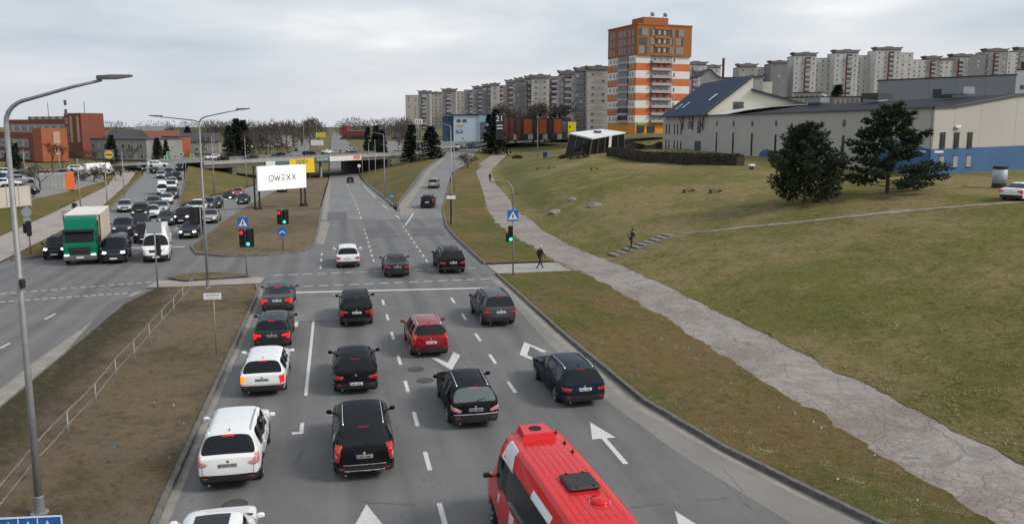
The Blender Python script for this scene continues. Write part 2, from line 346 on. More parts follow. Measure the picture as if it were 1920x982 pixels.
def fill(poly, res, zf, jit=0.0):
    """polygon filled with a grid of triangles that follows zf"""
    pts = []
    for (x0, y0), (x1, y1) in zip(poly, poly[1:] + poly[:1]):
        n = max(1, int(math.hypot(x1 - x0, y1 - y0) / res))
        pts += [(x0 + (x1 - x0) * i / n, y0 + (y1 - y0) * i / n) for i in range(n)]
    nb = len(pts)
    def inside(x, y):
        c = False; j = nb - 1
        for i in range(nb):
            xi, yi = pts[i]; xj, yj = pts[j]
            if (yi > y) != (yj > y) and x < (xj - xi) * (y - yi) / (yj - yi) + xi: c = not c
            j = i
        return c
    xs = [p[0] for p in poly]; ys = [p[1] for p in poly]; r = random.Random(5)
    y = min(ys) + res * .6; k = 0
    while y < max(ys):
        x = min(xs) + res * (.6 if k % 2 else .1)
        while x < max(xs):
            px, py = x + r.uniform(-.2, .2) * res, y + r.uniform(-.2, .2) * res
            if inside(px, py): pts.append((px, py))
            x += res
        y += res * .87; k += 1
    vo, eo, fo, *_ = delaunay_2d_cdt([Vector(p) for p in pts], [(i, (i + 1) % nb) for i in range(nb)], [], 1, 1e-4)
    return [(p.x, p.y, zf(p.x, p.y)) for p in vo], [tuple(f) for f in fo]
def sheet(name, poly, res, zf, mt, parent=None, smooth=True):
    vs, fs = fill(poly, res, zf); me = bpy.data.meshes.new(name); me.from_pydata(vs, [], fs); me.materials.append(mt)
    bm = bmesh.new(); bm.from_mesh(me); bmesh.ops.recalc_face_normals(bm, faces=bm.faces)
    for f in bm.faces:
        if f.normal.z < 0: f.normal_flip()
        f.smooth = smooth
    bm.to_mesh(me); bm.free(); return struct(put(name, me, parent), parent)
def resample(pl, step):
    o = [Vector(pl[0])]; 
    for a, b in zip(pl, pl[1:]):
        a, b = Vector(a), Vector(b); n = max(1, round((b - a).length / step)); o += [a.lerp(b, i / n) for i in range(1, n + 1)]
    return o
def strip(name, left, right, n, zf, mt, parent=None):
    """road strip lofted between two polylines"""
    def samp(pl, k):
        L = [0]; 
        for a, b in zip(pl, pl[1:]): L.append(L[-1] + math.dist(a, b))
        o = []
        for i in range(k + 1):
            t = L[-1] * i / k
            for j in range(len(pl) - 1):
                if t <= L[j + 1] + 1e-6:
                    q = (t - L[j]) / max(1e-6, L[j + 1] - L[j]); o.append((pl[j][0] + (pl[j + 1][0] - pl[j][0]) * q, pl[j][1] + (pl[j + 1][1] - pl[j][1]) * q)); break
        return o
    a, b = samp(left, n), samp(right, n); vs = []; fs = []; c = 4
    for p, q in zip(a, b):
        for k in range(c + 1): x = p[0] + (q[0] - p[0]) * k / c; y = p[1] + (q[1] - p[1]) * k / c; vs.append((x, y, zf(x, y)))
    for i in range(n):
        for k in range(c): fs.append((i * 5 + k, i * 5 + k + 1, i * 5 + k + 6, i * 5 + k + 5))
    me = bpy.data.meshes.new(name); me.from_pydata(vs, [], fs); me.materials.append(mt); me.polygons.foreach_set('use_smooth', [True] * len(fs))
    if me.polygons[0].normal.z < 0: me.flip_normals()
    return struct(put(name, me, parent), parent)
# ================================================================== THE SETTING
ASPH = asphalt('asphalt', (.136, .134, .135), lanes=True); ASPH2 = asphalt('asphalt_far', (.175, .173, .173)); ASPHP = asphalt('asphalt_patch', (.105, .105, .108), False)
ASPHL = asphalt('asphalt_worn', (.195, .184, .172), False)
DUST = mat('gutter_dust', (.245, .225, .205), .95, var=.25, scale=1.2, bump=.3)
GRV = grassmat('verge_grass', (.088, .104, .026), (.175, .122, .055), (.080, .056, .030), .5)
GRM = grassmat('median_grass', (.105, .085, .046), (.180, .140, .092), (.075, .055, .038), .42)
GRMN = grassmat('near_median_grass', (.105, .085, .046), (.180, .140, .092), (.075, .055, .038), .42, None, (-9.6, -7.6, (.040, .040, .022)))
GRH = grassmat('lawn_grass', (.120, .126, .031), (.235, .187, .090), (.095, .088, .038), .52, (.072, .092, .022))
GRF = grassmat('field_grass', (.105, .105, .04), (.17, .145, .075), (.07, .06, .035), .5)
PATHM = pathmat('cracked_asphalt_path'); PAVE = mat('pale_path_asphalt', (.30, .265, .245), .9, var=.18, scale=.8, bump=.3)
PAINT = paintmat('worn_road_paint'); KERB = mat('kerb_concrete', (.135, .128, .120), .9, var=.35, scale=3, bump=.4)
CONC = mat('concrete', (.30, .29, .275), .9, var=.25, scale=1.5, bump=.3)
def tz(d): return lambda x, y: T(x, y) + d
# base ground reaches the horizon
def base_ground():
    xs = [-3000, -1500, -800, -400, -250, -160] + list(range(-130, 170, 6)) + [180, 230, 300, 400, 600, 1000, 1800, 3000]
    ys = [-60, -20] + list(range(0, 460, 6)) + [480, 520, 580, 660, 780, 900, 1100, 1500, 2200, 3500, 5000]
    def zb(x, y): return min(T(x + i, y + j) for i in (-5, 0, 5) for j in (-5, 0, 5)) - .3 if (-140 < x < 170 and y < 460) else T(x, y) - .25
    vs = [(x, y, zb(x, y)) for y in ys for x in xs]; n = len(xs)
    fs = [(j * n + i, j * n + i + 1, (j + 1) * n + i + 1, (j + 1) * n + i) for j in range(len(ys) - 1) for i in range(n - 1)]
    me = bpy.data.meshes.new('ground'); me.from_pydata(vs, [], fs); me.materials.append(GRF); me.polygons.foreach_set('use_smooth', [True] * len(fs)); struct(put('ground', me))
base_ground()
# roads
road = MB(); road.quad((-70, -10, 0), (16.5, -10, 0), (16.5, 95, 0), (-70, 95, 0)).quad((16.5, -10, 0), (21, -10, 0), (21, 14, 0), (16.5, 14, 0)); road = struct(road.build('road', ASPH))
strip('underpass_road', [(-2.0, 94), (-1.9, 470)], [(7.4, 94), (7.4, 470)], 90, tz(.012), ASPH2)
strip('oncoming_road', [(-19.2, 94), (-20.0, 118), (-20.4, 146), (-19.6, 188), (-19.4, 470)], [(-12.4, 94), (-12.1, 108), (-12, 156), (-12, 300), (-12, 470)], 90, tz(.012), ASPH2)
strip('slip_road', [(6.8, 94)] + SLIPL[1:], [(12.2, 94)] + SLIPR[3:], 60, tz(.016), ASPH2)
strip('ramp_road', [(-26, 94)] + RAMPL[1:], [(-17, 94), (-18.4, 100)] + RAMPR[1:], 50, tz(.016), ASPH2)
# crossing road and bridge deck
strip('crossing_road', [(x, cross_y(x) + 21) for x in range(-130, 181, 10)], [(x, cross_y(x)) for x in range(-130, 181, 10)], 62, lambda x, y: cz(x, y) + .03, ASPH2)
# far avenue beyond the bridge, both directions, and side streets
strip('far_avenue', [(-2, 468), (-3, 1300)], [(9, 468), (6, 1300)], 20, tz(.03), ASPH2)
strip('far_avenue', [(-24, 468), (-18, 1300)], [(-12, 468), (-9, 1300)], 20, tz(.03), ASPH2)
LOT = [(p.x, p.y) for p in (at(-40, 396, .8), at(20, 384, .8), at(62, 374, .8), at(130, 358, .6), at(196, 339, .3))]
sheet('parking_lot', LOT + [(-52, 204), (-130, 215), (-190, 130)], 4, lambda x, y: T(x, y) + .16, ASPHL)
strip('parking_lot', [(20, 345), (35, 560)], [(60, 385), (95, 560)], 20, lambda x, y: T(x, y) + .06, ASPHL)
strip('shop_forecourt', [(92, 372), (100, 420)], [(230, 372), (230, 420)], 16, lambda x, y: T(x, y) + .06, ASPHL)
# footpaths
cx_path = [(x, y) for x, y in PATHL]
def ragp(pl, k=.42, sd=0): return [(p.x + k * noise.noise(Vector((p.x * .3, p.y * .55, sd))) + k * .5 * noise.noise(Vector((sd, p.y * 2.3, 4))), p.y) for p in resample(pl, .35)]
def rag(pl, s): return [(p.x + s * .28 * noise.noise(Vector((p.x * .3, p.y * .8, s))) + s * .1 * noise.noise(Vector((0, p.y * 2.7, s * 3))), p.y) for p in resample(pl, .5)]
strip('footpath', [(x - .35, y) for x, y in PATHL], [(x + .45, y) for x, y in PATHR], 500, lambda x, y: .055 + .008 * noise.noise(Vector((x, y, 0))), PATHM)
sheet('footpath_spur', [(11.16, 57.6), (17.6, 57.6), (17.6, 61.6), (11.16, 61.4)], 1.0, lambda x, y: .036, CONC)
sheet('median_crossing_path', [(-12.4, 57.2), (-5.2, 57.2), (-5.0, 59.4), (-5.7, 59.8), (-10.3, 58.9), (-12.2, 60.0)], 1.5, lambda x, y: .05, PAVE)
LPL = [(-60, 60), (-40, 74), (-31.5, 87), (-33.7, 110), (-39, 156), (-45.6, 189), (-52, 214)]
LPR = [(-60, 48), (-34, 62), (-25.6, 69), (-26.9, 88), (-29.4, 113), (-37, 162), (-43.5, 198), (-49, 214)]
strip('left_footpath', LPL, LPR, 60, lambda x, y: .13, PAVE)
# ------------------------------------------------------------------ grass
def gr(h): return lambda x, y: T(x, y) + h + .03 * noise.noise(Vector((x * 1.3, y * 1.3, 1)))
sheet('median_grass', [(-5.12, 2), (-5.12, 30), (-5.12, 54), (-5.5, 56.6), (-11.6, 57.0), (-12.5, 52), (-12.6, 30), (-12.6, 2)], .7, gr(.10), GRMN)
sheet('median_tip_grass', [(-11.8, 60.7), (-10.6, 61.9), (-8.9, 62.2), (-7, 61.3), (-5.9, 60.0), (-8, 59.4), (-10.4, 59.1)], .7, lambda x, y: .10, GRM)
MEDBB = [(-12.5, 76), (-11.4, 71.9), (-9.1, 70.1), (-5.7, 70.0), (-3.0, 71.6), (-2.25, 74.4), (-2.0, 87), (-2.1, 110), (-2.2, 160), (-2.2, 262), (-11.8, 262), (-11.8, 160), (-11.9, 108), (-12.3, 92)]
sheet('billboard_median_grass', MEDBB, 1.2, gr(.11), GRM)
VK = [(19, 4), (16.6, 11), (13.9, 18.4), (12.3, 24), (11.45, 29), (11.15, 40), (11.1, 57.4)]
sheet('verge_grass', [(x + .12, y) for x, y in VK] + ragp([(17.3, 57.4), (17.65, 46), (17.2, 30), (16.95, 18), (17.1, 13)], .45, 8), .6, gr(.09), GRV)
VK2 = [(11.1, 61.8), (11.1, 78), (11.45, 87), (13.2, 103), (17, 128), (20.9, 153), (25.8, 184), (36, 226)]
sheet('slip_verge_grass', VK2 + [(38, 216), (31.4, 187), (26.9, 156)] + ragp([(21.9, 123), (18.8, 104), (17.1, 89), (16.6, 80), (16.7, 68.5), (16.6, 61.8)], .5, 12), 1.0, gr(.10), GRV)
# bare dark soil along the railing and brown leaf litter along the footpath
SOIL = mat('bare_soil', (.042, .042, .026), .97, var=.5, scale=2.5, bump=.8); LEAF = mat('leaf_litter', (.15, .088, .042), .97, var=.45, scale=3, bump=.8)
rs = random.Random(4)
def ragged(name, pl, w0, w1, res, m, h, k=.35, zf=None):
    P = resample(pl, .4); n_ = lambda p, s: .62 + .55 * noise.noise(Vector((s, p.y * k, s * 2))) + .25 * noise.noise(Vector((s, p.y * k * 4, 9)))
    a = [(p.x - max(.05, n_(p, 1)) * w0, p.y) for p in P]; c = [(p.x + max(.05, n_(p, 5)) * w1, p.y) for p in P]; sheet(name, a + c[::-1], res, zf or (lambda x, y: T(x, y) + h), m)
def lawn_poly():
    e = [(x - .1, y) for x, y in PATHR if y < 215]
    return [(x, y) for x, y in e] + [(60, 225), (90, 235), (135, 235), (135, 2)]
def lawn_z(x, y): return T(x, y) + .075 + .035 * noise.noise(Vector((x * 1.1, y * 1.1, 2))) + .02 * noise.noise(Vector((x * 3, y * 3, 5)))
def lawn():
    vs, fs = [], []; near = [p for p in PATHR if p[1] <= 122]
    p1 = ragp([(x - .12, y) for x, y in near], .42, 3) + [(58, 122), (58, 2)]
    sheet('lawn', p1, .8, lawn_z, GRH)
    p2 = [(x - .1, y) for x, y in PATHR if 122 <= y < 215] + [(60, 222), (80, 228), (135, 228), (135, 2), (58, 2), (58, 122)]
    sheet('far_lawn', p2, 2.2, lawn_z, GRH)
lawn()
sheet('gore_slope_grass', [(7.75, 112), (7.75, 160), (7.75, 285), (30, 285)] + [(x + .05, y) for x, y in reversed(SLIPL[1:5])], 2.0, gr(.09), GRV)
sheet('ramp_slope_grass', [(-19.3, 104), (-20.2, 118), (-20.6, 146), (-19.8, 188), (-19.6, 262), (-38, 232)] + [(x - .1, y) for x, y in reversed(RAMPR[1:4])], 2.0, gr(.09), GRV)
sheet('left_verge_grass', [(-23.6, 73.0), (-23.4, 74.5), (-27.6, 108), (-31.9, 135), (-39.9, 186), (-42, 196), (-37.2, 163), (-29.4, 113), (-26.9, 88), (-25.4, 71.5)], 1.2, gr(.15), GRV)
sheet('left_bank_grass', [(-31.5, 87), (-33.7, 110), (-39, 156), (-45.6, 189), (-52, 210), (-53, 204)] + LOT[::-1] + [(-150, 80), (-150, 40), (-60, 60), (-40, 74)], 1.8, gr(.15), GRV)
sheet('crossing_verge_grass', [(x, y) for x, y in [(38, 222), (50, 272), (60, 312), (50, 300), (42, 255), (36.5, 228)]], 2.5, gr(.1), GRV)
# ------------------------------------------------------------------ kerbs: single stones near the camera, joined far away
def kerb(name, pl, single=True, zf=None, h=.16, wd=.18, step=1.0):
    pts = resample(pl, step); root = bpy.data.objects.new(name, None); COL.objects.link(root); root['kind'] = 'structure'; rr = random.Random(len(pl))
    stone = MB().bbox((0, 0, 0), (step * .985, wd, h + .1), .018).mesh('kerb_stone', KERB); far = MB()
    for a, b in zip(pts, pts[1:]):
        c = (a + b) / 2; z = (zf(c.x, c.y) if zf else T(c.x, c.y)) + h / 2 - .05 + rr.uniform(-.008, .008); an = math.atan2(b.y - a.y, b.x - a.x)
        if single:
            o = put('kerb_stone', stone, root, (c.x + rr.uniform(-.012, .012), c.y, z), an + rr.uniform(-.012, .012)); o.scale = ((b - a).length / step, 1, 1)
        else: far.box((c.x, c.y, z), ((b - a).length * .99, wd, h + .1), an)
    if not single:
        o = far.build('kerb_row', KERB, root); o['kind'] = 'stuff'
kerb('right_kerb', VK)
kerb('median_kerb', [(-5.04, 3), (-5.04, 54), (-5.4, 56.7)])
kerb('left_median_kerb', [(-12.66, 3), (-12.66, 30), (-12.55, 52), (-11.65, 57.1)], h=.07)
kerb('billboard_median_kerb', [(-12.2, 92), (-12.55, 76), (-11.45, 71.8), (-9.1, 69.95), (-5.7, 69.85), (-2.9, 71.5), (-2.13, 74.4), (-1.9, 87), (-1.98, 112)])
kerb('slip_kerb', [(11.02, 61.8), (11.02, 78), (11.37, 87), (13.1, 103), (16.9, 128), (20.8, 153)])
kerb('left_kerb', [(-25.2, 71.3), (-23.5, 72.9), (-23.3, 74.5), (-27.5, 108), (-31.8, 135), (-39.8, 186)], False)
kerb('gore_kerb', [(7.65, 230), (7.6, 160), (7.6, 112), (8.0, 111), (14.2, 153.5), (20.1, 195), (32, 262)], False, h=.2, wd=.3)
kerb('ramp_kerb', [(-19.5, 104), (-20.0, 113), (-26.9, 160), (-37.5, 226)], False)
# dusty gutters and worn patches lie as thin sheets on the road
sheet('gutter_dust', [(-5.0, 4), (-4.55, 4), (-4.72, 30), (-4.7, 54), (-5.1, 56.5), (-4.96, 40)], 1.2, lambda x, y: .004, DUST)
sheet('gutter_dust', [(11.0, 30), (11.05, 57), (10.4, 57), (10.0, 40), (10.0, 30), (10.7, 24), (12.1, 17), (14.6, 9), (16.2, 11), (13.6, 18.4), (12.1, 23.8)], 1.2, lambda x, y: .004, ASPHL)
sheet('gutter_dust', [(11.0, 29), (11.05, 56), (10.6, 56), (10.55, 40), (10.7, 29), (12.3, 22), (13.4, 18.4), (12.1, 24)], 1.2, lambda x, y: .008, DUST)
sheet('gutter_dust', [(-1.95, 76), (-1.2, 76), (-.75, 92), (-1.1, 93.5), (-1.75, 93.5)], 1.5, lambda x, y: .004, DUST)
sheet('gutter_dust', [(-1.7, 96), (-.9, 96), (-1.1, 150), (-1.3, 240), (-1.8, 240), (-1.75, 150)], 2, tz(.03), DUST)
sheet('gutter_dust', [(8.2, 111.6), (15.2, 154), (21.2, 195.5), (33, 262), (34.2, 262), (22.3, 195.5), (16.3, 154), (9.6, 111.6), (9.4, 100), (7.4, 98)], 2, tz(.04), DUST)
sheet('gutter_dust', [(-12.7, 8), (-13.5, 8), (-13.6, 40), (-12.9, 56), (-12.5, 56.5), (-12.75, 30)], 1.5, lambda x, y: .004, DUST)
def patch(px, z=.005, m=None): sheet('asphalt_patch', [(p.x, p.y) for p in [at(u, v) for u, v in px]], 1.5, lambda x, y: max(z, T(x, y) + z + .012), m or ASPHP)
patch([(684, 428), (733, 426), (747, 444), (694, 446)]); patch([(771, 428), (824, 427), (836, 441), (776, 442)]); patch([(615, 398), (650, 397), (651, 411), (614, 412)])
patch([(205, 568), (282, 545), (225, 600), (95, 690)], m=ASPHP)
patch([(560, 560), (640, 556), (636, 600), (545, 604)], m=ASPH2)
# ------------------------------------------------------------------ painted markings (each one a part of the road)
def mark(name, pts, z=.010, zf=None):
    m = MB(); n = len(pts); m.add([(x, y, (zf(x, y) if zf else 0) + z) for x, y in pts], [tuple(range(n))]); me = m.mesh(name, PAINT)
    if me.polygons[0].normal.z < 0: me.flip_normals()
    o = put(name, me, road); return o
def dash(x, y0, y1, wd=.14, zf=None, x1=None):
    x1 = x if x1 is None else x1; mark('lane_dash', [(x - wd / 2, y0), (x + wd / 2, y0), (x1 + wd / 2, y1), (x1 - wd / 2, y1)], zf=zf)
for y in (12.5, 16.6, 20.6, 24.4, 28.3, 32.2, 36.1, 40.6, 44.8, 48.8): dash(2.6, y, y + 1.5, .15)
for y in (13, 17.2, 21.2, 25.2, 31.2, 35.4, 39.4, 44, 48.5): dash(6.8, y, y + 1.5, .15)
mark('lane_line', [(-1.48, 32.6), (-1.34, 32.6), (-1.34, 45.4), (-1.48, 45.4)]); mark('lane_line', [(-1.5, 28.4), (-1.36, 28.4), (-1.36, 29.5), (-1.5, 29.5)]); mark('lane_line', [(-1.75, 28.4), (-1.5, 28.4), (-1.5, 28.6), (-1.75, 28.6)])
mark('stop_line', [(-2.75, 53.55), (9.6, 52.5), (9.6, 52.85), (-2.75, 53.95)])
for k in range(15):
    x = -4.3 + k * 1.0; dy = .012 * (x + 4)
    mark('crossing_dash', [(x, 55.6 + dy), (x + .62, 55.6 + dy), (x + .62, 55.78 + dy), (x, 55.78 + dy)])
    mark('crossing_dash', [(x - .2, 60.3 + dy), (x + .42, 60.3 + dy), (x + .42, 60.48 + dy), (x - .2, 60.48 + dy)])
for k in range(16):
    for (ua, va), (ub, vb) in (((0, 551), (290, 528)), ((0, 566), (244, 549))):
        a, b = at(ua, va), at(ub, vb); p = a.lerp(b, k / 16); q = a.lerp(b, (k + .62) / 16)
        mark('crossing_dash', [(p.x, p.y - .1), (q.x, q.y - .1), (q.x, q.y + .1), (p.x, p.y + .1)])
for y in (65, 67.6, 70.2, 72.8, 75.4, 78.6, 81.8, 85): dash(2.75, y, y + 1.1, .13)
for y in (64, 66.6, 69.2, 71.8, 74.4, 77.2, 80.2, 83.4, 86.6): dash(6.85, y, y + 1.1, .13, x1=6.85)
for y in range(96, 236, 6): dash(2.75, y, y + 2.2, .14, zf=lambda x, y: T(x, y) + .014)
for y in (62.5, 66, 69): dash(-1.3, y, y + 1.2, .13)
mark('edge_line', [(-1.25, 96), (-1.1, 96), (-1.1, 118), (-1.25, 118)], zf=lambda x, y: zt(y) + .02)
for a, b in (((7.0, 95), (6.3, 112)), ((6.3, 112), (6.3, 150)), ((6.3, 150), (6.3, 200))): mark('edge_line', [(a[0], a[1]), (a[0] + .16, a[1]), (b[0] + .16, b[1]), (b[0], b[1])], zf=lambda x, y: zt(y) + .035)
mark('edge_line', [(7.05, 88), (7.2, 88), (9.2, 100), (9.0, 100)], z=.03)
for (ua, va), (ub, vb) in (((0, 653), (19, 643)), ((84, 599), (104, 588)), ((-110, 712), (-80, 696))): p, q = at(ua, va), at(ub, vb); dash(p.x, p.y, q.y, .14, x1=q.x)
p, q = at(218, 470), at(300, 465); mark('stop_line', [(-21.6, 76.8), (-13.2, 76.4), (-13.2, 76.8), (-21.6, 77.2)])
for k in range(5): p, q = at(196 + k * 18, 496 - k * 6.5), at(205 + k * 18, 493 - k * 6.5); mark('lane_dash', [(p.x - .07, p.y), (p.x + .07, p.y), (q.x + .07, q.y), (q.x - .07, q.y)])
for k in range(6): dash(-16.2, 82 + k * 7, 84.5 + k * 7, .13, zf=lambda x, y: T(x, y) + .014)
def arrow(x, y, kind, s=1.0):
    """lane arrows: straight 's', right turn 'r', left-bent 'l'"""
    if kind == 's': mark('lane_arrow', [(x - .09, y), (x + .09, y), (x + .09, y + 2.2), (x + .42, y + 2.2), (x, y + 3.8), (x - .42, y + 2.2), (x - .09, y + 2.2)])
    if kind == 'h': mark('lane_arrow', [(x - .5, y), (x - .12, y), (x, y + .25), (x + .12, y), (x + .5, y), (x, y + 1.7)])
    if kind == 'r':
        mark('lane_arrow', [(x - .1, y), (x + .1, y), (x + .95, y + 1.6), (x + .75, y + 1.75)]); mark('lane_arrow', [(x + .35, y + 2.2), (x + 1.35, y + 1.05), (x + 1.5, y + 2.7)], z=.0145)
    if kind == 'd':
        mark('lane_arrow', [(x - .85, y + .9), (x - .55, y + 1.05), (x + .35, y - .05), (x + .15, y - .6)]); mark('lane_arrow', [(x + .35, y - .05), (x + .15, y - .6), (x + 1.0, y + 1.1), (x + .6, y + 1.1)], z=.0145)
[arrow(p.x, p.y - 1.7, 'h') for p in (at(687, 945), at(437, 940), at(1265, 957))]; arrow(8.72, 23.6, 's', 1); arrow(4.7, 22.2, 'h'); arrow(.6, 36.3, 'h'); arrow(4.0, 43.3, 'h'); arrow(-2.3, 44.3, 's')
def pxmark(pp, z=.010): mark('lane_arrow', [(at(u, v).x, at(u, v).y) for u, v in pp], z=z)
pxmark([(808, 671), (821, 672), (840, 680), (847, 694)]); pxmark([(840, 680), (850, 660), (863, 666), (847, 694)], .0135)
pxmark([(974, 665), (983, 641), (994, 649), (988, 666)]); pxmark([(983, 641), (1026, 659), (1017, 661), (994, 649)], .0135); pxmark([(974, 665), (988, 666), (998, 670), (997, 675)], .0135)
# ================================================================== VEHICLES
GLASS = mat('dark_glass', (.008, .010, .014), .06, spec=.3, coat=.0)
GLASSL = mat('pale_glass', (.10, .125, .13), .06, spec=.5)
TRIM = mat('black_plastic', (.018, .018, .019), .55); RUB = mat('tyre_rubber', (.016, .016, .016), .85, var=.3, scale=9)
ALLOY = mat('alloy', (.48, .48, .50), .3, .9); CHROME = mat('chrome', (.7, .7, .72), .15, 1.0); UNDER = mat('underbody', (.008, .008, .008), .9)
REDL = mat('red_lens', (.42, .012, .015), .12, coat=.8, emit=((.9, .02, .02), .02)); REDON = mat('red_lens_lit', (.6, .01, .01), .15, emit=((1, .012, .012), .85))
ORANGE = mat('orange_lens_lit', (.8, .25, .02), .15, emit=((1, .22, .01), 1.2)); CLEARL = mat('pink_lens', (.55, .24, .25), .1, coat=.8)
HEADL = mat('headlamp', (.62, .64, .66), .08, coat=1.0, spec=.9); HEADON = mat('headlamp_lit', (.9, .9, .88), .1, emit=((1, .93, .82), 2.2))
PLATE = mat('plate_white', (.72, .72, .70), .4); PLATEG = mat('plate_grey', (.32, .32, .31), .5, var=.3, scale=30); PLTXT = mat('plate_text', (.02, .02, .02), .5); PLBLUE = mat('plate_blue', (.02, .06, .35), .5)
SEAM = mat('panel_gap', (.006, .006, .006), .8)
def paint(name, c, metal=.0, dirt=.0):
    m, t, b = newmat(name); b.inputs['Roughness'].default_value = .32; b.inputs['Metallic'].default_value = metal; b.inputs['Coat Weight'].default_value = .7 if max(c) > .2 else .36; b.inputs['Coat Roughness'].default_value = .04; b.inputs['Coat IOR'].default_value = 1.36 if max(c) > .2 else 1.32; b.inputs['Specular IOR Level'].default_value = .08 if max(c) > .2 else .0
    v = mapped(t, (1, 1, 1)); n = noise_node(t, v, 1.3, 5, .6); gd = N(t, 'ShaderNodeSeparateXYZ'); t.links.new(v, gd.inputs[0])
    # road film low on the body
    s = N(t, 'ShaderNodeMath', operation='ADD'); t.links.new(rng(t, gd.outputs['Z'], .25, .95, .55, 0), s.inputs[0]); t.links.new(rng(t, n.outputs['Fac'], .35, .7, -.2, .15), s.inputs[1])
    cl = N(t, 'ShaderNodeClamp'); t.links.new(s.outputs[0], cl.inputs[0])
    c2 = mixc(t, cl.outputs[0], c, [x * .7 + .011 for x in c]); t.links.new(c2, b.inputs['Base Color']); t.links.new(rng(t, cl.outputs[0], 0, .6, .3, .6), b.inputs['Roughness'])
    _M[name] = m; return m
PT = dict(white=paint('paint_white', (.74, .75, .76)), black=paint('paint_black', (.010, .010, .012)), navy=paint('paint_navy', (.012, .020, .038), .3), grey=paint('paint_grey', (.075, .080, .088), .5),
          dgrey=paint('paint_dark_grey', (.035, .037, .042), .4), red=paint('paint_red', (.26, .008, .014), .2), silver=paint('paint_silver', (.42, .43, .45), .6), bus=paint('paint_bus_red', (.62, .020, .022)),
          bred=paint('paint_bright_red', (.42, .012, .016)), blue=paint('paint_blue', (.03, .06, .16), .4), green=paint('paint_dark_green', (.012, .03, .024), .3), beige=paint('paint_beige', (.32, .29, .25), .4), lblue=paint('paint_pale_blue', (.30, .36, .42), .4))
def keyed(k): return lambda y: interp(sorted(k), y)
def shell(st):
    L, W, H = st['L'], st['W'], st['H']; hl = L / 2; van = st.get('van', False)
    nose, cowl = hl, hl - st['hood']; wst = cowl - st['ws']; re, rb, tail = -hl + st['re'], -hl + st['rb'], -hl
    hz, belt, zrb, ztl = st['hz'], st['belt'], st['zrb'], st['zt']; r = st['wr']; yf, yr = hl - st['fo'], -hl + st['ro']
    zC = keyed([(nose, hz - .24), (nose - .10, hz - .14), (nose - .3, hz - .05), (cowl, hz + .05), (wst, H - .045), ((wst + re) / 2 + .2, H), (re, H - st.get('rd', .07)), (rb, zrb), (tail, ztl)])
    zB = keyed([(nose, hz - .30), (nose - .10, hz - .2), (nose - .3, hz - .12), (cowl, belt - .03), (0, belt), (rb, min(belt + .05, zrb - .04)), (tail, min(belt + .03, ztl - .03))])
    if van: cab = keyed([(cowl, 0), (wst, 1), (tail, 1)])
    else: cab = keyed([(cowl, 0), (wst, 1), (re, 1), (rb, 0)])
    hw = W / 2 - .015
    wB = keyed([(nose, hw * .74), (nose - .10, hw * .86), (nose - .35, hw * .95), (nose - .8, hw * .99), (0, hw), (tail + .6, hw * .985), (tail + .15, hw * (.94 if not van else .98)), (tail, hw * (.88 if not van else .96))])
    tm, tr = st.get('tum', .17) + (0 if van else .05), st.get('tur', .30) + (0 if van else .08); ws2 = st.get('wtop', .10)
    Ra = r + .055; ys = {nose, nose - .10, nose - .3, cowl, wst, re, rb, tail, tail + .12, 0.0}
    if van: ys -= {re, rb}
    for yw in (yf, yr): ys |= {yw + Ra * k for k in (-1.05, -.82, -.45, 0, .45, .82, 1.05)}
    pil = st['pil']                                                   # pillar intervals along y
    for a, b in pil: ys |= {a, b}
    wsg = cowl - st['ws'] * st.get('wsg', 1.0); ys |= {wsg}
    ys = sorted(ys, reverse=True); o = [ys[0]]
    for y in ys[1:]:
        if o[-1] - y > .035: o.append(y)
        elif y in (cowl, wst, re, rb, tail, wsg): o[-1] = y
    ys = o; rows = []
    for y in ys:
        zc, zb, wb, c = zC(y), zB(y), wB(y), cab(y); zs = st.get('sill', .23)
        if y > nose - .25 or y < tail + .25: zs += .05
        for yw in (yf, yr):
            d = abs(y - yw)
            if d < Ra * 1.04: zs = max(zs, r * .95 + math.sqrt(max(0, Ra * Ra - min(d, Ra * .999) ** 2)))
        z1 = max(.52 + (0.1 if van else 0), zs + .045); z2 = max(zb - .12, z1 + .04); zb = max(zb, z2 + .03)
        x4 = wb * .95 * (1 - c) + (wb - tm) * c; x5 = wb * .74 * (1 - c) + (wb - tr) * c; x6 = x5 * .5
        zt_ = (zb + .35 * (zc - zb)) * (1 - c) + (zc - ws2) * c; z5 = (zb + .75 * (zc - zb)) * (1 - c) + (zc - .022) * c; z6 = zc - .008
        rows.append([(wb - .045, zs), (wb + .012, z1), (wb + .008, z2), (wb, zb), (x4, zt_), (x5, z5), (x6, z6), (0, zc)])
    vs = []; fs = []; ms = []
    npt = 15                                                          # 8 left..centre..8 right
    for y, rw in zip(ys, rows):
        vs += [(-x, y, z) for x, z in rw] + [(x, y, z) for x, z in reversed(rw[:-1])]
    def inpil(ym): return any(b <= ym <= a or a <= ym <= b for a, b in pil)
    for i in range(len(ys) - 1):
        ym = (ys[i] + ys[i + 1]) / 2
        for j in range(npt - 1):
            k = j if j < 7 else 13 - j; m = 0
            if k >= 4 and cowl > ym > wsg: m = 1
            elif k >= 4 and not van and re > ym > rb: m = 2
            elif k == 3 and (wst if not st.get('qf') else wst + .45) > ym > (re if not van else tail + .3):
                a0, a1 = st['sw']
                m = (3 if j < 7 else 4) if (a0 >= ym >= a1 and not inpil(ym)) else (5 if a0 >= ym >= a1 and st.get('bpil', True) else 0)
            elif k == 0 and st.get('clad', False): m = 5
            elif k == 0 and (ym > nose - .3 or ym < tail + .2): m = 5
            fs.append((i * npt + j, i * npt + j + 1, (i + 1) * npt + j + 1, (i + 1) * npt + j)); ms.append(m)
    # front and rear faces
    cr_ = [-1, -.95, -.74, -.37, 0, .37, .74, .95, 1]
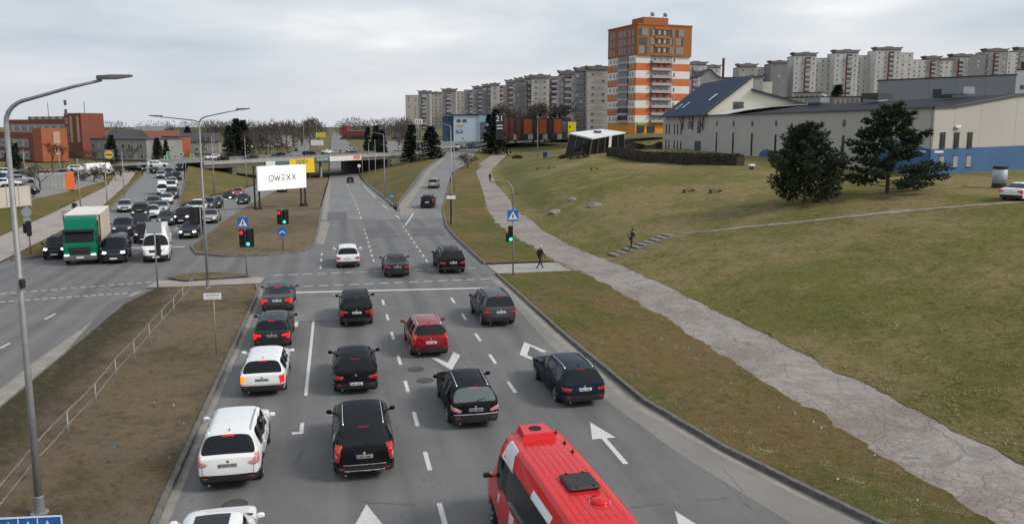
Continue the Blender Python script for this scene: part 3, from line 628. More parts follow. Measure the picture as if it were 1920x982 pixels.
    def cap(i, sgn, bul, rg=False, flip=False):
        rw = rows[i]; y = ys[i]; base = i * npt; top = [base + k for k in (3, 4, 5, 6, 7, 8, 9, 10, 11)]; prev = top
        for q, (rk, off) in enumerate(((2, bul * .35), (1, bul), (0, bul * .5))):
            x, z = rw[rk]; ids = []
            for c_, cc in enumerate(cr_):
                if c_ == 0: ids.append(base + rk)
                elif c_ == 8: ids.append(base + 14 - rk)
                else: ids.append(len(vs)); vs.append((x * cc, y + sgn * off * (1 - cc * cc) ** .6, z))
            for c_ in range(8):
                f = (prev[c_], prev[c_ + 1], ids[c_ + 1], ids[c_]); fs.append(f if flip else f[::-1])
                ms.append(5 if q == 2 else (2 if rg and q == 0 and 1 <= c_ <= 6 else 0))
            prev = ids
    cap(0, 1, st.get('fb', .16)); cap(len(ys) - 1, -1, st.get('rbul', .10), st.get('rearglass', False), True)
    me = bpy.data.meshes.new('shell'); me.from_pydata(vs, [], fs); me.polygons.foreach_set('material_index', ms)
    for _ in range(6): me.materials.append(None)
    bm = bmesh.new(); bm.from_mesh(me); cl = bm.edges.layers.float.new('crease_edge')
    bmesh.ops.recalc_face_normals(bm, faces=bm.faces)
    for e in bm.edges:
        if len(e.link_faces) == 2:
            a, b = e.link_faces
            if a.material_index != b.material_index and 5 not in (a.material_index, b.material_index): e[cl] = .55
            if van and a.normal.angle(b.normal, 0) > .9: e[cl] = .5
        y0, y1 = e.verts[0].co.y, e.verts[1].co.y
        if abs(y0 - tail) < .01 and abs(y1 - tail) < .01 and len(e.link_faces) == 2 and e.link_faces[0].normal.angle(e.link_faces[1].normal, 0) > .5: e[cl] = max(e[cl], .45)
    bm.to_mesh(me); bm.free(); return smooth_eval(me, st.get('lv', 2))
def split(me):
    """one mesh per material index"""
    d = {}
    for p in me.polygons: d.setdefault(p.material_index, []).append(tuple(p.vertices))
    r = {}
    for k, fs in d.items():
        ix = {}; vs = []; nf = []
        for f in fs:
            g = []
            for i in f:
                if i not in ix: ix[i] = len(vs); vs.append(me.vertices[i].co[:])
                g.append(ix[i])
            nf.append(tuple(g))
        m = bpy.data.meshes.new('part'); m.from_pydata(vs, [], nf); m.polygons.foreach_set('use_smooth', [True] * len(nf)); r[k] = m
    return r
def islands(me):
    pa = list(range(len(me.vertices)))
    def fd(i):
        while pa[i] != i: pa[i] = pa[pa[i]]; i = pa[i]
        return i
    for p in me.polygons:
        v = p.vertices
        for i in v[1:]: pa[fd(i)] = fd(v[0])
    g = {}
    for p in me.polygons: g.setdefault(fd(p.vertices[0]), []).append(tuple(p.vertices))
    r = []
    for fs in g.values():
        ix = {}; vs = []; nf = []
        for f in fs:
            for i in f:
                if i not in ix: ix[i] = len(vs); vs.append(me.vertices[i].co[:])
            nf.append(tuple(ix[i] for i in f))
        m = bpy.data.meshes.new('piece'); m.from_pydata(vs, [], nf); m.polygons.foreach_set('use_smooth', [True] * len(nf)); r.append((m, sum(v[1] for v in vs) / len(vs), sum(v[2] for v in vs) / len(vs)))
    return r
def decal(bvh, poly, origin_y, off, direction, res=.05, back=False, thick=.0, plane='xz'):
    """outline in (x,z) [or (y,z), (x,y)] pressed onto the body along a direction"""
    d = Vector(direction).normalized(); vs, fs = fill([tuple(p) for p in poly], res, lambda a, b: 0); o = []
    for a, b, _ in vs:
        p = Vector((a, origin_y, b)) if plane == 'xz' else (Vector((origin_y, a, b)) if plane == 'yz' else Vector((a, b, origin_y)))
        h = bvh.ray_cast(p - d * 4, d, 20); o.append((h[0] - d * off) if h[0] is not None else None)
    fs = [f for f in fs if all(o[i] is not None for i in f)]; ok = [p if p is not None else Vector((0, 0, .5)) for p in o]
    if not fs: return None
    m = bpy.data.meshes.new('decal'); m.from_pydata([p[:] for p in ok], [], fs); bm = bmesh.new(); bm.from_mesh(m)
    bmesh.ops.delete(bm, geom=[v for v in bm.verts if not v.link_faces], context='VERTS')
    for f in bm.faces:
        f.normal_update()
        if f.normal.dot(d) > 0: f.normal_flip()
        f.smooth = True
    if thick or off > .006:
        be = [e for e in bm.edges if len(e.link_faces) == 1]; ex = bmesh.ops.extrude_edge_only(bm, edges=be); 
        for v in [g for g in ex['geom'] if isinstance(g, bmesh.types.BMVert)]: v.co += d * (off + .02)
        bmesh.ops.recalc_face_normals(bm, faces=bm.faces)
    bm.to_mesh(m); bm.free(); return m
def wheel_meshes(r, wd=.22):
    t = MB().lathe([(r * .62, -wd / 2 + .02), (r * .9, -wd / 2), (r * .985, -wd / 2 + .03), (r, 0), (r * .985, wd / 2 - .03), (r * .9, wd / 2), (r * .62, wd / 2 - .02)], 22, mtx=Matrix.Rotation(R(90), 3, 'Y')).mesh('wheel', RUB, True)
    m = MB(); rot = Matrix.Rotation(R(90), 3, 'Y')
    m.cur = 1; m.lathe([(r * .6, -.06), (r * .6, .05)], 18, mtx=rot); m.cur = 0
    m.lathe([(.05, .05), (.06, .075), (.02, .085)], 10, mtx=rot)
    for k in range(5):
        a = 2 * math.pi * k / 5; c, s = math.cos(a), math.sin(a)
        m.box((.068, r * .34 * s, r * .34 * c), (.03, .075, r * .56), mtx=Matrix.Rotation(-a, 3, 'X'))
    for k in range(18):
        a, b = 2 * math.pi * k / 18, 2 * math.pi * (k + 1) / 18
        m.quad((.08, r * .64 * math.cos(a), r * .64 * math.sin(a)), (.08, r * .64 * math.cos(b), r * .64 * math.sin(b)), (.06, r * .55 * math.cos(b), r * .55 * math.sin(b)), (.06, r * .55 * math.cos(a), r * .55 * math.sin(a)))
    return t, m.mesh('rim', [ALLOY, UNDER])
BASE = dict(hood=1.05, ws=.75, re=.38, rb=.10, hz=.93, belt=.95, zrb=1.02, zt=.97, wr=.32, fo=.86, ro=.82, pil=[], sw=(9, -9))
def mk(**k): d = dict(BASE); d.update(k); return d
ST = dict(
    hatch=mk(L=4.26, W=1.79, H=1.47, hood=.98, ws=.88, re=.42, rb=.13, zrb=.99, zt=.93, belt=.93, hz=.90, pil=[(-.02, -.12), (-1.02, -1.3)], sw=(.95, -1.62), rails=False),
    wagon=mk(L=4.75, W=1.83, H=1.47, hood=1.12, ws=.92, re=.50, rb=.14, zrb=.98, zt=.93, belt=.92, hz=.90, fo=.92, ro=.96, pil=[(.0, -.10), (-.98, -1.10)], sw=(.95, -1.78), rails=True),
    suv=mk(L=4.62, W=1.84, H=1.70, hood=1.05, ws=.80, re=.36, rb=.13, zrb=1.12, zt=1.05, belt=1.07, hz=1.06, wr=.36, sill=.30, clad=True, fo=.9, ro=.88, pil=[(.05, -.06), (-.95, -1.1)], sw=(1.05, -1.62), rails=True, tum=.16, tur=.27),
    suvb=mk(L=4.90, W=1.94, H=1.74, hood=1.2, ws=.85, re=.42, rb=.15, zrb=1.12, zt=1.04, belt=1.07, hz=1.08, wr=.38, sill=.30, fo=.9, ro=.98, pil=[(.02, -.08), (-1.0, -1.12)], sw=(.95, -1.75), rails=True, tum=.17, tur=.29),
    sedan=mk(L=4.62, W=1.80, H=1.43, hood=1.15, ws=.90, re=1.42, rb=.62, zrb=1.04, zt=.98, belt=.92, hz=.88, fo=.85, ro=1.02, pil=[(.0, -.09)], sw=(.95, -1.0), rails=False, rd=.08),
    mpv=mk(L=4.34, W=1.80, H=1.57, hood=.92, ws=.95, re=.36, rb=.12, zrb=1.05, zt=.98, belt=.98, hz=.97, pil=[(.02, -.08), (-.98, -1.12)], sw=(1.0, -1.62), rails=False),
    van=mk(L=4.9, W=1.9, H=1.96, hood=.78, ws=.72, re=.1, rb=.05, zrb=1.9, zt=1.86, belt=1.12, hz=1.10, wr=.34, van=True, fo=.92, ro=1.0, pil=[(.65, .55), (-.75, -.85)], sw=(1.15, -2.1), rails=False, tum=.15, tur=.27, wtop=.18, rearglass=True, rbul=.04),
    crafter=mk(L=6.0, W=2.02, H=2.62, hood=.62, ws=.78, re=.1, rb=.05, zrb=2.55, zt=2.55, belt=1.28, hz=1.22, wr=.35, van=True, fo=.98, ro=1.2, pil=[], sw=(1.95, .95), bpil=False, wsg=.62, rails=False, tum=.13, tur=.30, wtop=.55, rbul=.03),
    bus=mk(L=6.9, W=2.02, H=2.72, hood=.62, ws=.80, re=.1, rb=.05, zrb=2.62, zt=2.62, belt=1.30, hz=1.22, wr=.35, van=True, fo=.98, ro=1.5, pil=[(1.35, 1.22)], sw=(2.3, -3.0), wsg=.7, rails=False, tum=.10, tur=.30, wtop=.42, rearglass=False, rbul=.03),
)
TAIL = dict(  # outline on the right rear corner, x as share of half width, z above ground as share of body zt
    bar=[(.58, .83), (1.02, .90), (1.02, .74), (.60, .74)], tall=[(.80, 1.08), (1.02, 1.10), (1.02, .70), (.84, .70), (.78, .88)], block=[(.74, .92), (1.02, .96), (1.02, .66), (.78, .66)],
    boom=[(.62, .86), (.84, .92), (.90, 1.03), (1.02, 1.05), (1.02, .80), (.72, .80)], ell=[(.56, .84), (1.02, .92), (1.02, .66), (.82, .66), (.78, .76), (.56, .76)], slant=[(.56, .78), (.80, .88), (1.02, .95), (1.02, .80), (.62, .72)])
PROTO = {}
def prep(style):
    """meshes shared by every vehicle of one body style"""
    if style in PROTO: return PROTO[style]
    st = ST[style]; full = shell(st); parts = split(full)
    trims = []
    if 5 in parts:
        hl_ = st['L'] / 2
        for m, yc, zc_ in islands(parts.pop(5)): trims.append((('pillar' if zc_ > st['belt'] else ('front_bumper' if yc > hl_ - .8 else 'rear_bumper' if yc < -hl_ + .8 else 'sill_cladding')), m))
    wins = []
    for k in (3, 4):
        if k in parts: wins += [m for m, _, _ in islands(parts.pop(k))]
    bvh = BVHTree.FromPolygons([v.co[:] for v in full.vertices], [tuple(p.vertices) for p in full.polygons])
    d = dict(st=st, parts=parts, bvh=bvh, dec={}, trims=trims, wins=wins); d['tyre'], d['rim'] = wheel_meshes(st['wr']); hw = st['W'] / 2; hl = st['L'] / 2
    u = MB(); z0 = st.get('sill', .23)
    u.box((0, 0, z0 + .24), (st['W'] - .34, st['L'] - .5, .42)); u.box((0, 0, z0 + .02), (st['W'] - .5, st['L'] - .34, .05)); d['under'] = u.mesh('underbody', UNDER)
    mm = MB(); mm.bbox((hw + .11, st.get('my', hl - st['hood'] - .38), st['belt'] + .10), (.19, .11, .14), .04); mm.box((hw - .0, st.get('my', hl - st['hood'] - .38), st['belt'] + .06), (.1, .05, .05)); d['mir'] = mm.mesh('mirror', TRIM)
    ml = MB(); ml.v = [(-x, y, z) for x, y, z in mm.v]; ml.f = [f[::-1] for f in mm.f]; ml.m = mm.m; d['mil'] = ml.mesh('mirror', TRIM)
    rl = MB(); xr = hw - st.get('tur', .30) - .055
    y0, y1 = hl - st['hood'] - st['ws'] - .15, -hl + st['re'] + .25
    hit = lambda x, y: (bvh.ray_cast(Vector((x, y, 5)), Vector((0, 0, -1)))[0] or Vector((x, y, st['H']))).z
    d['rails'] = []
    for s in (-1, 1):
        pts = [(s * xr, y0 + (y1 - y0) * k / 8, hit(s * xr, y0 + (y1 - y0) * k / 8) + (.045 if 0 < k < 8 else .0)) for k in range(9)]; d['rails'].append(MB().tube(pts, .02, 6).mesh('roof_rail', CHROME, True))
    d['roofz'] = hit(0, -hl + st['re'] + .35); d['rooffin'] = MB().add([(-.02, -hl + st['re'] + .42, d['roofz'] - .02), (.02, -hl + st['re'] + .42, d['roofz'] - .02), (.02, -hl + st['re'] + .26, d['roofz'] - .02), (-.02, -hl + st['re'] + .26, d['roofz'] - .02), (0, -hl + st['re'] + .27, d['roofz'] + .075)], [(0, 1, 4), (1, 2, 4), (2, 3, 4), (3, 0, 4)]).mesh('antenna', TRIM)
    # seams of doors and tailgate
    def line(pts, w, dr, oy, pl='xz', off=.003):
        out = MB(); d_ = Vector(dr).normalized()
        P = resample([(a, b) for a, b in pts], .08); q = []
        for a in P:
            p = Vector((a.x, oy, a.y)) if pl == 'xz' else Vector((oy, a.x, a.y)); h = bvh.ray_cast(p - d_ * 4, d_, 9); q.append(h[0] - d_ * off if h[0] is not None else None)
        q = [x for x in q if x is not None]
        if len(q) > 1: out.tube(q, w, 4)
        return out
    se = []
    ztl = st['zt']
    if not st.get('van'):
        k = hw * .80; zlo = .56 if style != 'sedan' else .66; top = ztl - .02
        for o in (line([(-k, top), (-k + .03, zlo), (k - .03, zlo), (k, top)], .006, (0, 1, 0), -hl),): se.append(o)
    for s in (-1, 1):
        doors = [hl - st['hood'] - .35, .0, -1.0] if not st.get('van') else [hl - st['hood'] - .45, st['pil'][0][0] if st['pil'] else 1.2, -1.0]
        for yy in doors:
            o = line([(yy, st['belt'] - .02), (yy, .38)], .005, (-s, 0, 0), s * hw, 'yz'); se.append(o)
    d['seams'] = [o.mesh('panel_gap', SEAM) for o in se if o.v]
    hd = []
    for s in (-1, 1):
        for yy in ((-.0 + .16, -.84) if not st.get('van') else (.8,)):
            h = bvh.ray_cast(Vector((s * 3, yy, st['belt'] - .14)), Vector((-s, 0, 0)))
            if h[0] is not None: hd.append(MB().bbox((h[0].x + s * .012, yy, st['belt'] - .14), (.035, .17, .03), .01).mesh('door_handle', TRIM))
    d['handles'] = hd
    PROTO[style] = d; return d
def car(style, col, loc, head, label, cat='car', tail='block', lit=None, plate='white', ptext=None, rails=None, detail=2, face='rear', group=None, scale=1.0, glass=None, name=None, hlit=False, roofglass=False, fin=True, railm=None):
    """head: direction of travel, radians clockwise from +Y; detail 2 near, 1 middle, 0 far"""
    d = prep(style); st = d['st']; hw, hl = st['W'] / 2, st['L'] / 2; nm = name or {'van': 'van', 'crafter': 'delivery_van', 'bus': 'minibus'}.get(style, 'car')
    t = thing(nm, label, cat, loc, -head, group); t.scale = (scale,) * 3; pm = PT[col]; gm = glass or GLASS
    def p(n, me, m, parent=t):
        o = put(n, me, parent)
        if not o.material_slots: me.materials.append(None)
        o.material_slots[0].link = 'OBJECT'; o.material_slots[0].material = m; return o
    body = p('body', d['parts'][0], pm)
    for k, n in ((1, 'windscreen'), (2, 'rear_window')):
        if k in d['parts']: p(n, d['parts'][k], gm if k != 1 else GLASS)
    for m in d['wins']: p('side_window', m, GLASS)
    for n, m in d['trims']: p(n, m, TRIM)
    put('underbody', d['under'], t)
    yf, yr = hl - st['fo'], -hl + st['ro']
    for s in (-1, 1):
        for yy in (yf, yr):
            wo = put('wheel', d['tyre'], t, (s * (hw - .135), yy, st['wr']), R(180) if s < 0 else 0)
            if detail >= 1: put('rim', d['rim'], wo, (.045, 0, 0))
    if detail >= 1: mm_ = TRIM if style in ('bus', 'crafter') else pm; p('mirror', d['mir'], mm_); p('mirror', d['mil'], mm_)
    def dec(key, poly, oy, off, dr, res, n, m, pl='xz'):
        if key not in d['dec']: d['dec'][key] = decal(d['bvh'], poly, oy, off, dr, res, plane=pl)
        me = d['dec'][key]
        if me is None: return None
        return p(n, me, m)
    ztl = st['zt'] if not st.get('van') else 1.5
    lit = lit or (REDL, REDL); res = .05 if detail == 2 else .12
    for s, m in ((-1, lit[0]), (1, lit[1])):
        zm_ = sum(z for _, z in TAIL[tail]) / len(TAIL[tail]); poly = [(s * (x - (.04 if x < 1 else 0)) * hw, (zm_ + (z - zm_) * 1.22) * ztl) for x, z in TAIL[tail]]
        dec(('t', tail, s, detail), poly, -hl, .012, (-.42 * s, 1, -.05), res, 'tail_light', m)
    for s in (-1, 1):
        hz = st['hz']; poly = [(s * hw * .52, hz - .22), (s * hw * .60, hz - .12), (s * hw * .97, hz - .08), (s * hw * .99, hz - .24), (s * hw * .66, hz - .30)]
        dec(('h', s, detail), poly, hl, .012, (-.45 * s, -1, -.05), res, 'headlight', HEADON if hlit else HEADL)
    if face == 'front':
        dec(('g', detail), [(-hw * .50, st['hz'] - .20), (hw * .50, st['hz'] - .20), (hw * .42, st['hz'] - .42), (-hw * .42, st['hz'] - .42)], hl, .008, (0, -1, 0), .1, 'grille', TRIM)
        dec(('g2', detail), [(-hw * .62, .44), (hw * .62, .44), (hw * .5, .30), (-hw * .5, .30)], hl, .008, (0, -1, 0), .1, 'lower_grille', TRIM)
    if detail >= 1:
        s = -1 if face == 'rear' else 1; zp = {'sedan': .78, 'hatch': .50}.get(style, .74) if face == 'rear' else .47
        if style in ('suv', 'suvb') and face == 'rear': zp = .84
        h = d['bvh'].ray_cast(Vector((0, s * 5, zp)), Vector((0, -s, 0)))[0]; yy = h.y if h else s * hl
        pl = put('number_plate', MB().bbox((0, 0, 0), (.52, .02, .115), .006).mesh('number_plate', PLATE if plate == 'white' else PLATEG), t, (0, yy + s * .012, zp))
        if ptext:
            if ptext is not True: tm = text_mesh(ptext, .115, PLTXT, .001, sx=.9); tm.transform(Matrix.Rotation(R(90), 4, 'X')); put('plate_text', tm, pl, (.02, -.0125, 0))
            else:
                for q in range(6): put('plate_character', MB().box((-.165 + q * .062 + (.03 if q > 2 else 0), -.0115, 0), (.026 + .008 * ((q * 5) % 3), .002, .066)).mesh('plate_character', PLTXT), pl)
            put('country_band', MB().box((-.235, -.011, 0), (.045, .002, .108)).mesh('country_band', PLBLUE), pl)
    if detail == 2:
        for me in d['seams']: put('panel_gap', me, t)
        for me in d['handles']: p('door_handle', me, pm)
        if fin and not st.get('van'): put('antenna', d['rooffin'], t)
        if not st.get('van'):
            bl = MB().bbox((0, 0, 0), (.34, .04, .03), .008).mesh('brake_light', REDON if lit[0] is not REDL else REDL); put('brake_light', bl, t, (0, -hl + st['re'] - .01 if style != 'sedan' else -hl + st['re'] - .12, d['roofz'] - .055 if style != 'sedan' else st['H'] - .14))
        if not st.get('van') and style != 'sedan':
            zw = st['zrb'] + .02; h = d['bvh'].ray_cast(Vector((.05, -5, zw)), Vector((0, 1, 0)))[0]; h2 = d['bvh'].ray_cast(Vector((.36, -5, zw + .06)), Vector((0, 1, 0)))[0]
            if h and h2: put('rear_wiper', MB().tube([h + Vector((0, -.02, 0)), h2 + Vector((0, -.02, 0))], .012, 5).mesh('rear_wiper', TRIM), t)
        # badge, reflectors, exhaust
        h = d['bvh'].ray_cast(Vector((0, -5, ztl - .10)), Vector((0, 1, 0)))[0]
        if h and face == 'rear': put('badge', MB().lathe([(.045, -.006), (.045, .006), (.03, .010)], 14, (0, h.y - .006, ztl - .10), Matrix.Rotation(R(90), 3, 'X')).mesh('badge', CHROME), t)
        for s in (-1, 1):
            h = d['bvh'].ray_cast(Vector((s * hw * .70, -5, .46)), Vector((0, 1, 0)))[0]
            if h: put('reflector', MB().bbox((h.x, h.y - .004, .46), (.16, .012, .035), .004).mesh('reflector', REDL), t)
        put('exhaust', MB().tube([(-hw * .6, -hl + .02, .24), (-hw * .6, -hl + .3, .24)], .035, 8).mesh('exhaust', CHROME), t)
    if (st.get('rails') if rails is None else rails):
        for me in d['rails']: p('roof_rail', me, railm or CHROME)
    if roofglass:
        y0 = hl - st['hood'] - st['ws'] - .08; dec(('rg',), [(-hw * .44, y0), (hw * .44, y0), (hw * .44, -hl + st['re'] + .35), (-hw * .44, -hl + st['re'] + .35)], 9, .004, (0, 0, -1), .2, 'roof_glass', GLASS, 'xy')
    return t
def rear_at(u, v, style, head=0.0, scale=1.0):
    g = G(u, v); L = ST[style]['L'] / 2 * scale - .25; return (g.x + math.sin(head) * L, g.y + math.cos(head) * L, T(g.x, g.y))
# ------------------------------------------------------------------ cars in our direction (seen from behind)
OURS = 'cars driving away from the camera'
def away(style, col, u, v, label, **k): return car(style, col, rear_at(u, v, style, k.get('head', 0), k.get('scale', 1)), k.pop('head', 0.0), label, group=OURS, **k)
away('suv', 'white', 432, 915, 'white SUV with roof rails and pink tail lights, lower left lane', tail='boom', lit=(CLEARL, CLEARL), plate='grey', ptext='KAW 565', scale=1.0)
cap_ = away('suvb', 'black', 684, 896, 'black SUV with tall round-lamp tail lights directly left of the red minibus', tail='tall', plate='grey', ptext=True, scale=.97)
mon_ = away('wagon', 'black', 890, 800, 'black estate car with pale rear window just ahead of the red minibus', tail='slant', lit=(CLEARL, CLEARL), plate='grey', ptext=True, glass=GLASSL)
away('wagon', 'navy', 1092, 760, 'dark navy estate car with chrome roof rails nearest the right kerb', tail='bar', plate='white', ptext=True, head=R(-1.5))
away('hatch', 'black', 668, 737, 'black hatchback with chrome badge behind the black crossover', tail='bar', plate='white', ptext=True)
away('mpv', 'red', 807, 668, 'dark red car with silver roof rails in the middle lane', tail='tall', plate='white', ptext=True, rails=True, head=R(-1.0))
away('suv', 'grey', 937, 612, 'grey SUV by the right kerb short of the stop line', tail='bar', plate='white', ptext=True, head=R(-1.5), railm=TRIM)
away('suv', 'black', 669, 612, 'black crossover stopping before the white stop line', tail='ell', plate='white', ptext=True, scale=.97, railm=TRIM)
away('wagon', 'white', 494, 741, 'white estate car with an orange blinker lit in the left lane', tail='block', lit=(ORANGE, REDON), plate='grey', ptext=True, rails=False, scale=.98)
away('wagon', 'dgrey', 511, 654, 'dark grey estate car braking behind the grey saloon', tail='ell', lit=(REDON, REDON), plate='grey', ptext=True, scale=.97, rails=False)
away('sedan', 'grey', 520, 587, 'grey saloon with lit brake lights at the head of the left lane', tail='ell', lit=(REDON, REDON), plate='white', ptext=True)
away('mpv', 'white', 653, 502, 'white family car crossing the junction with red lights', tail='bar', plate='white', ptext=True)
away('sedan', 'dgrey', 745, 520, 'dark grey saloon on the pedestrian crossing in the middle lane', tail='bar', plate='grey', ptext=True)
away('suvb', 'black', 849, 513, 'large black SUV entering the slip lane past the crossing', tail='bar', plate='white', ptext=True, head=R(-.5))
away('suv', 'black', 801, 391, 'black SUV with silver roof rails driving up the slip road', tail='tall', detail=1, head=R(10))
away('suv', 'beige', 812, 354, 'pale beige SUV higher up the slip road', tail='tall', detail=1, head=R(11), rails=False)
away('suv', 'black', 657, 344, 'black car about to enter the dark underpass', tail='tall', detail=1)
def conform(t, style, nm, poly, m, off=.016, dr=(0, 1, 0)):
    me = decal(PROTO[style]['bvh'], poly, -ST[style]['L'] / 2, off, dr, .04)
    if me: me.materials.append(m); put(nm, me, t)
for s in (-1, 1):
    hw_ = ST['suvb']['W'] / 2; conform(cap_, 'suvb', 'reversing_lens', [(s * hw_ * .93 + .075 * math.cos(q * .5236), .86 + .085 * math.sin(q * .5236)) for q in range(12)], CLEARL, .02, (-.42 * s, 1, -.05))
conform(cap_, 'suvb', 'bumper_strip', [(-.62, .41), (.62, .41), (.56, .33), (-.56, .33)], ALLOY, .02); conform(cap_, 'suvb', 'chrome_strip', [(-.66, .60), (.66, .60), (.64, .575), (-.64, .575)], ALLOY, .008)
conform(mon_, 'wagon', 'bumper_strip', [(-.80, .60), (.80, .60), (.78, .555), (-.78, .555)], ALLOY, .012)
# bottom edge: white hatch with a glass roof
car('mpv', 'white', (-3.05, 19.25, 0), R(-1), 'white car with black glass roof cut off by the bottom edge', group=OURS, roofglass=True, tail='bar', plate='white', fin=False)
# ------------------------------------------------------------------ the red minibus
BUSWHITE = mat('bus_white', (.74, .76, .78), .35, coat=.6)
def minibus():
    st = ST['bus']; hl, hw, H = st['L'] / 2, st['W'] / 2, st['H']
    t = car('bus', 'bus', (4.95, 14.75 + hl, 0), R(-3.2), 'bright red minibus with white patches and black roof hatch at bottom', cat='minibus', group=None, tail='tall', detail=1, plate='white', rails=False)
    d = PROTO['bus']; bvh = d['bvh']; top = lambda x, y: (bvh.ray_cast(Vector((x, y, 6)), Vector((0, 0, -1)))[0] or Vector((x, y, H))).z
    red = PT['bus']
    a = MB(); y0 = hl - 1.75
    a.add([(x, y0 + y, top(0, y0) + z) for z, k in ((-.04, 1), (.17, .82)) for x, y in ((-.48 * k, -.42 * k), (.48 * k, -.42 * k), (.40 * k, .42 * k), (-.40 * k, .42 * k))], [(3, 2, 1, 0), (4, 5, 6, 7), (0, 1, 5, 4), (1, 2, 6, 5), (2, 3, 7, 6), (3, 0, 4, 7)])
    ac = a.build('air_conditioner', red, t); MB().lathe([(.17, 0), (.17, .012), (.14, .014)], 20, (0, y0 + .02, top(0, y0) + .166)).build('fan_opening', UNDER, ac)
    yh = -hl + 2.05; z = top(0, yh)
    hh = MB().bbox((.10, yh, z + .05), (.74, .82, .09), .05).build('roof_hatch', TRIM, t)
    for x in (-.1, .3):
        for y in (-.36, .36): MB().bbox((x, yh + y, z + .10), (.06, .06, .03), .01).build('hatch_clip', UNDER, hh)
    yv = -hl + 1.12; v = MB().lathe([(.20, -.02), (.22, .03), (.20, .07), (.05, .10)], 24, (.22, yv, top(.2, yv))); v.build('roof_vent', red, t, True); MB().lathe([(.235, -.01), (.235, .012)], 24, (.22, yv, top(.2, yv))).build('vent_ring', CHROME, t)
    for k in range(-3, 4):
        x = k * .165; y1, y2 = hl - 2.3, -hl + .35
        for a_, b_ in ((y1, .75), (.55, -.75), (-.95, y2)): MB().tube([(x, a_, top(x, a_) + .001), (x, (a_ + b_) / 2, top(x, (a_ + b_) / 2) + .001), (x, b_, top(x, b_) + .001)], .007, 4).build('roof_rib', mat('bus_groove', (.30, .012, .014), .6), t)
    for y in (.65, -.85, -hl + .5, hl - 2.2): MB().tube([(x / 10 * .7, y, top(x / 10 * .7, y) + .0005) for x in range(-10, 11)], .005, 4).build('roof_seam', mat('bus_groove', (.30, .012, .014), .6), t)
    for k, y in enumerate((hl - 1.75, hl - 2.5, hl - 3.1)): MB().lathe([(.05, -.01), (.045, .03), (.015, .05), (.01, .09)], 10, (.55, y, top(.55, y))).build('roof_fitting', UNDER, t)
    def bd(n, poly, pl, oy, dr, m, off=.004):
        me = decal(bvh, poly, oy, off, dr, .05, plane=pl)
        if me: me.materials.append(m); put(n, me, t)
    bd('white_patch', [(hl - 1.75, 2.30), (hl - 1.85, 2.78), (hl - 1.95, 3.02), (hl - 2.7, 3.0), (hl - 2.6, 2.75), (hl - 2.85, 2.30)], 'yz', -hw, (.7, 0, -.7), BUSWHITE)
    bd('white_patch', [(-.9, 2.36), (-.9, 2.62), (-2.25, 2.62), (-2.25, 2.36)], 'yz', -hw, (.7, 0, -.7), BUSWHITE)
    bd('white_patch', [(.9, 2.40), (.9, 2.62), (-.5, 2.62), (-.5, 2.40)], 'yz', hw, (-.7, 0, -.7), BUSWHITE)
    bd('white_patch', [(.75, .45), (.35, .45), (.15, 1.26), (.55, 1.26)], 'yz', -hw, (1, 0, 0), BUSWHITE)
    bd('white_patch', [(1.75, .95), (1.65, .95), (1.5, 1.25), (1.68, 1.25)], 'yz', -hw, (1, 0, 0), BUSWHITE)
    # white figures on the back doors and a high brake light
    for s, x in (('888', .45),):
        tm = text_mesh(s, .34, BUSWHITE, .002, sx=.9); tm.transform(Matrix.Rotation(R(90), 4, 'X')); put('fleet_number', tm, t, (x, -hl - .045, 2.22))
    MB().bbox((0, -hl + .02, 2.60), (.42, .06, .05), .01).build('brake_light', REDON, t)
    for x in (-.88, 0, .88): MB().tube([(x, -hl - .035, 2.42 if x else 2.46), (x, -hl - .05, .6)], .006, 4).build('door_gap', SEAM, t)
    MB().tube([(-.86, -hl - .02, 2.42), (-.8, -hl - .02, 2.47), (.8, -hl - .02, 2.47), (.86, -hl - .02, 2.42)], .006, 4).build('door_gap', SEAM, t)
minibus()
# ------------------------------------------------------------------ oncoming traffic (seen from the front)
def toward(style, col, u, v, label, head, **k):
    g = G(u, v); L = ST[style]['L'] / 2 - .15; dt = k.pop('detail', 1)
    return car(style, col, (g.x - math.sin(head) * L, g.y - math.cos(head) * L, T(g.x, g.y)), head, label, face='front', detail=dt, **k)
ON = 'queue of oncoming cars on the left ramp'; ON2 = 'oncoming cars coming up out of the underpass'
toward('van', 'navy', 214, 495, 'dark navy passenger van beside the green truck', R(172), cat='van', hlit=True, ptext=True)
toward('crafter', 'white', 293, 492, 'white high-roofed delivery van waiting at the junction', R(172), cat='van')
toward('suv', 'black', 103, 487, 'black SUV half hidden behind the green truck', R(172), hlit=True)
toward('suvb', 'dgrey', 229, 445, 'dark grey SUV waiting right behind the navy van', R(172), group=ON)
toward('sedan', 'black', 262, 431, 'black saloon with headlights on behind the dark grey SUV', R(172), group=ON, hlit=True)
toward('suv', 'black', 270, 457, 'black car mostly hidden behind the white delivery van', R(172), group=ON)
toward('sedan', 'dgrey', 311, 424, 'dark grey car showing its roof above the white delivery van', R(172), group=ON)
t = toward('suvb', 'black', 262, 413, 'dark pickup with green panel and roof lamps in the queue', R(172), group=ON, name='pickup_truck', cat='pickup')
MB().bbox((0, ST['suvb']['L'] / 2 - .35, 1.14), (.62, .4, .06), .02).build('green_panel', mat('bright_green', (.08, .42, .06), .5), t)
for k in range(5): MB().bbox((-.5 + k * .25, .55, 1.86), (.12, .1, .14), .03).build('roof_lamp', TRIM, t)
toward('sedan', 'white', 284, 410, 'white saloon beside the dark pickup in the queue', R(172), group=ON)
toward('sedan', 'lblue', 302, 401, 'pale silver blue saloon behind the white saloon', R(172), group=ON)
toward('hatch', 'grey', 287, 391, 'grey blue hatchback left of the pale silver blue saloon', R(172), group=ON)
toward('hatch', 'silver', 234, 399, 'silver hatchback alone in the far left lane of the ramp', R(169), group=ON)
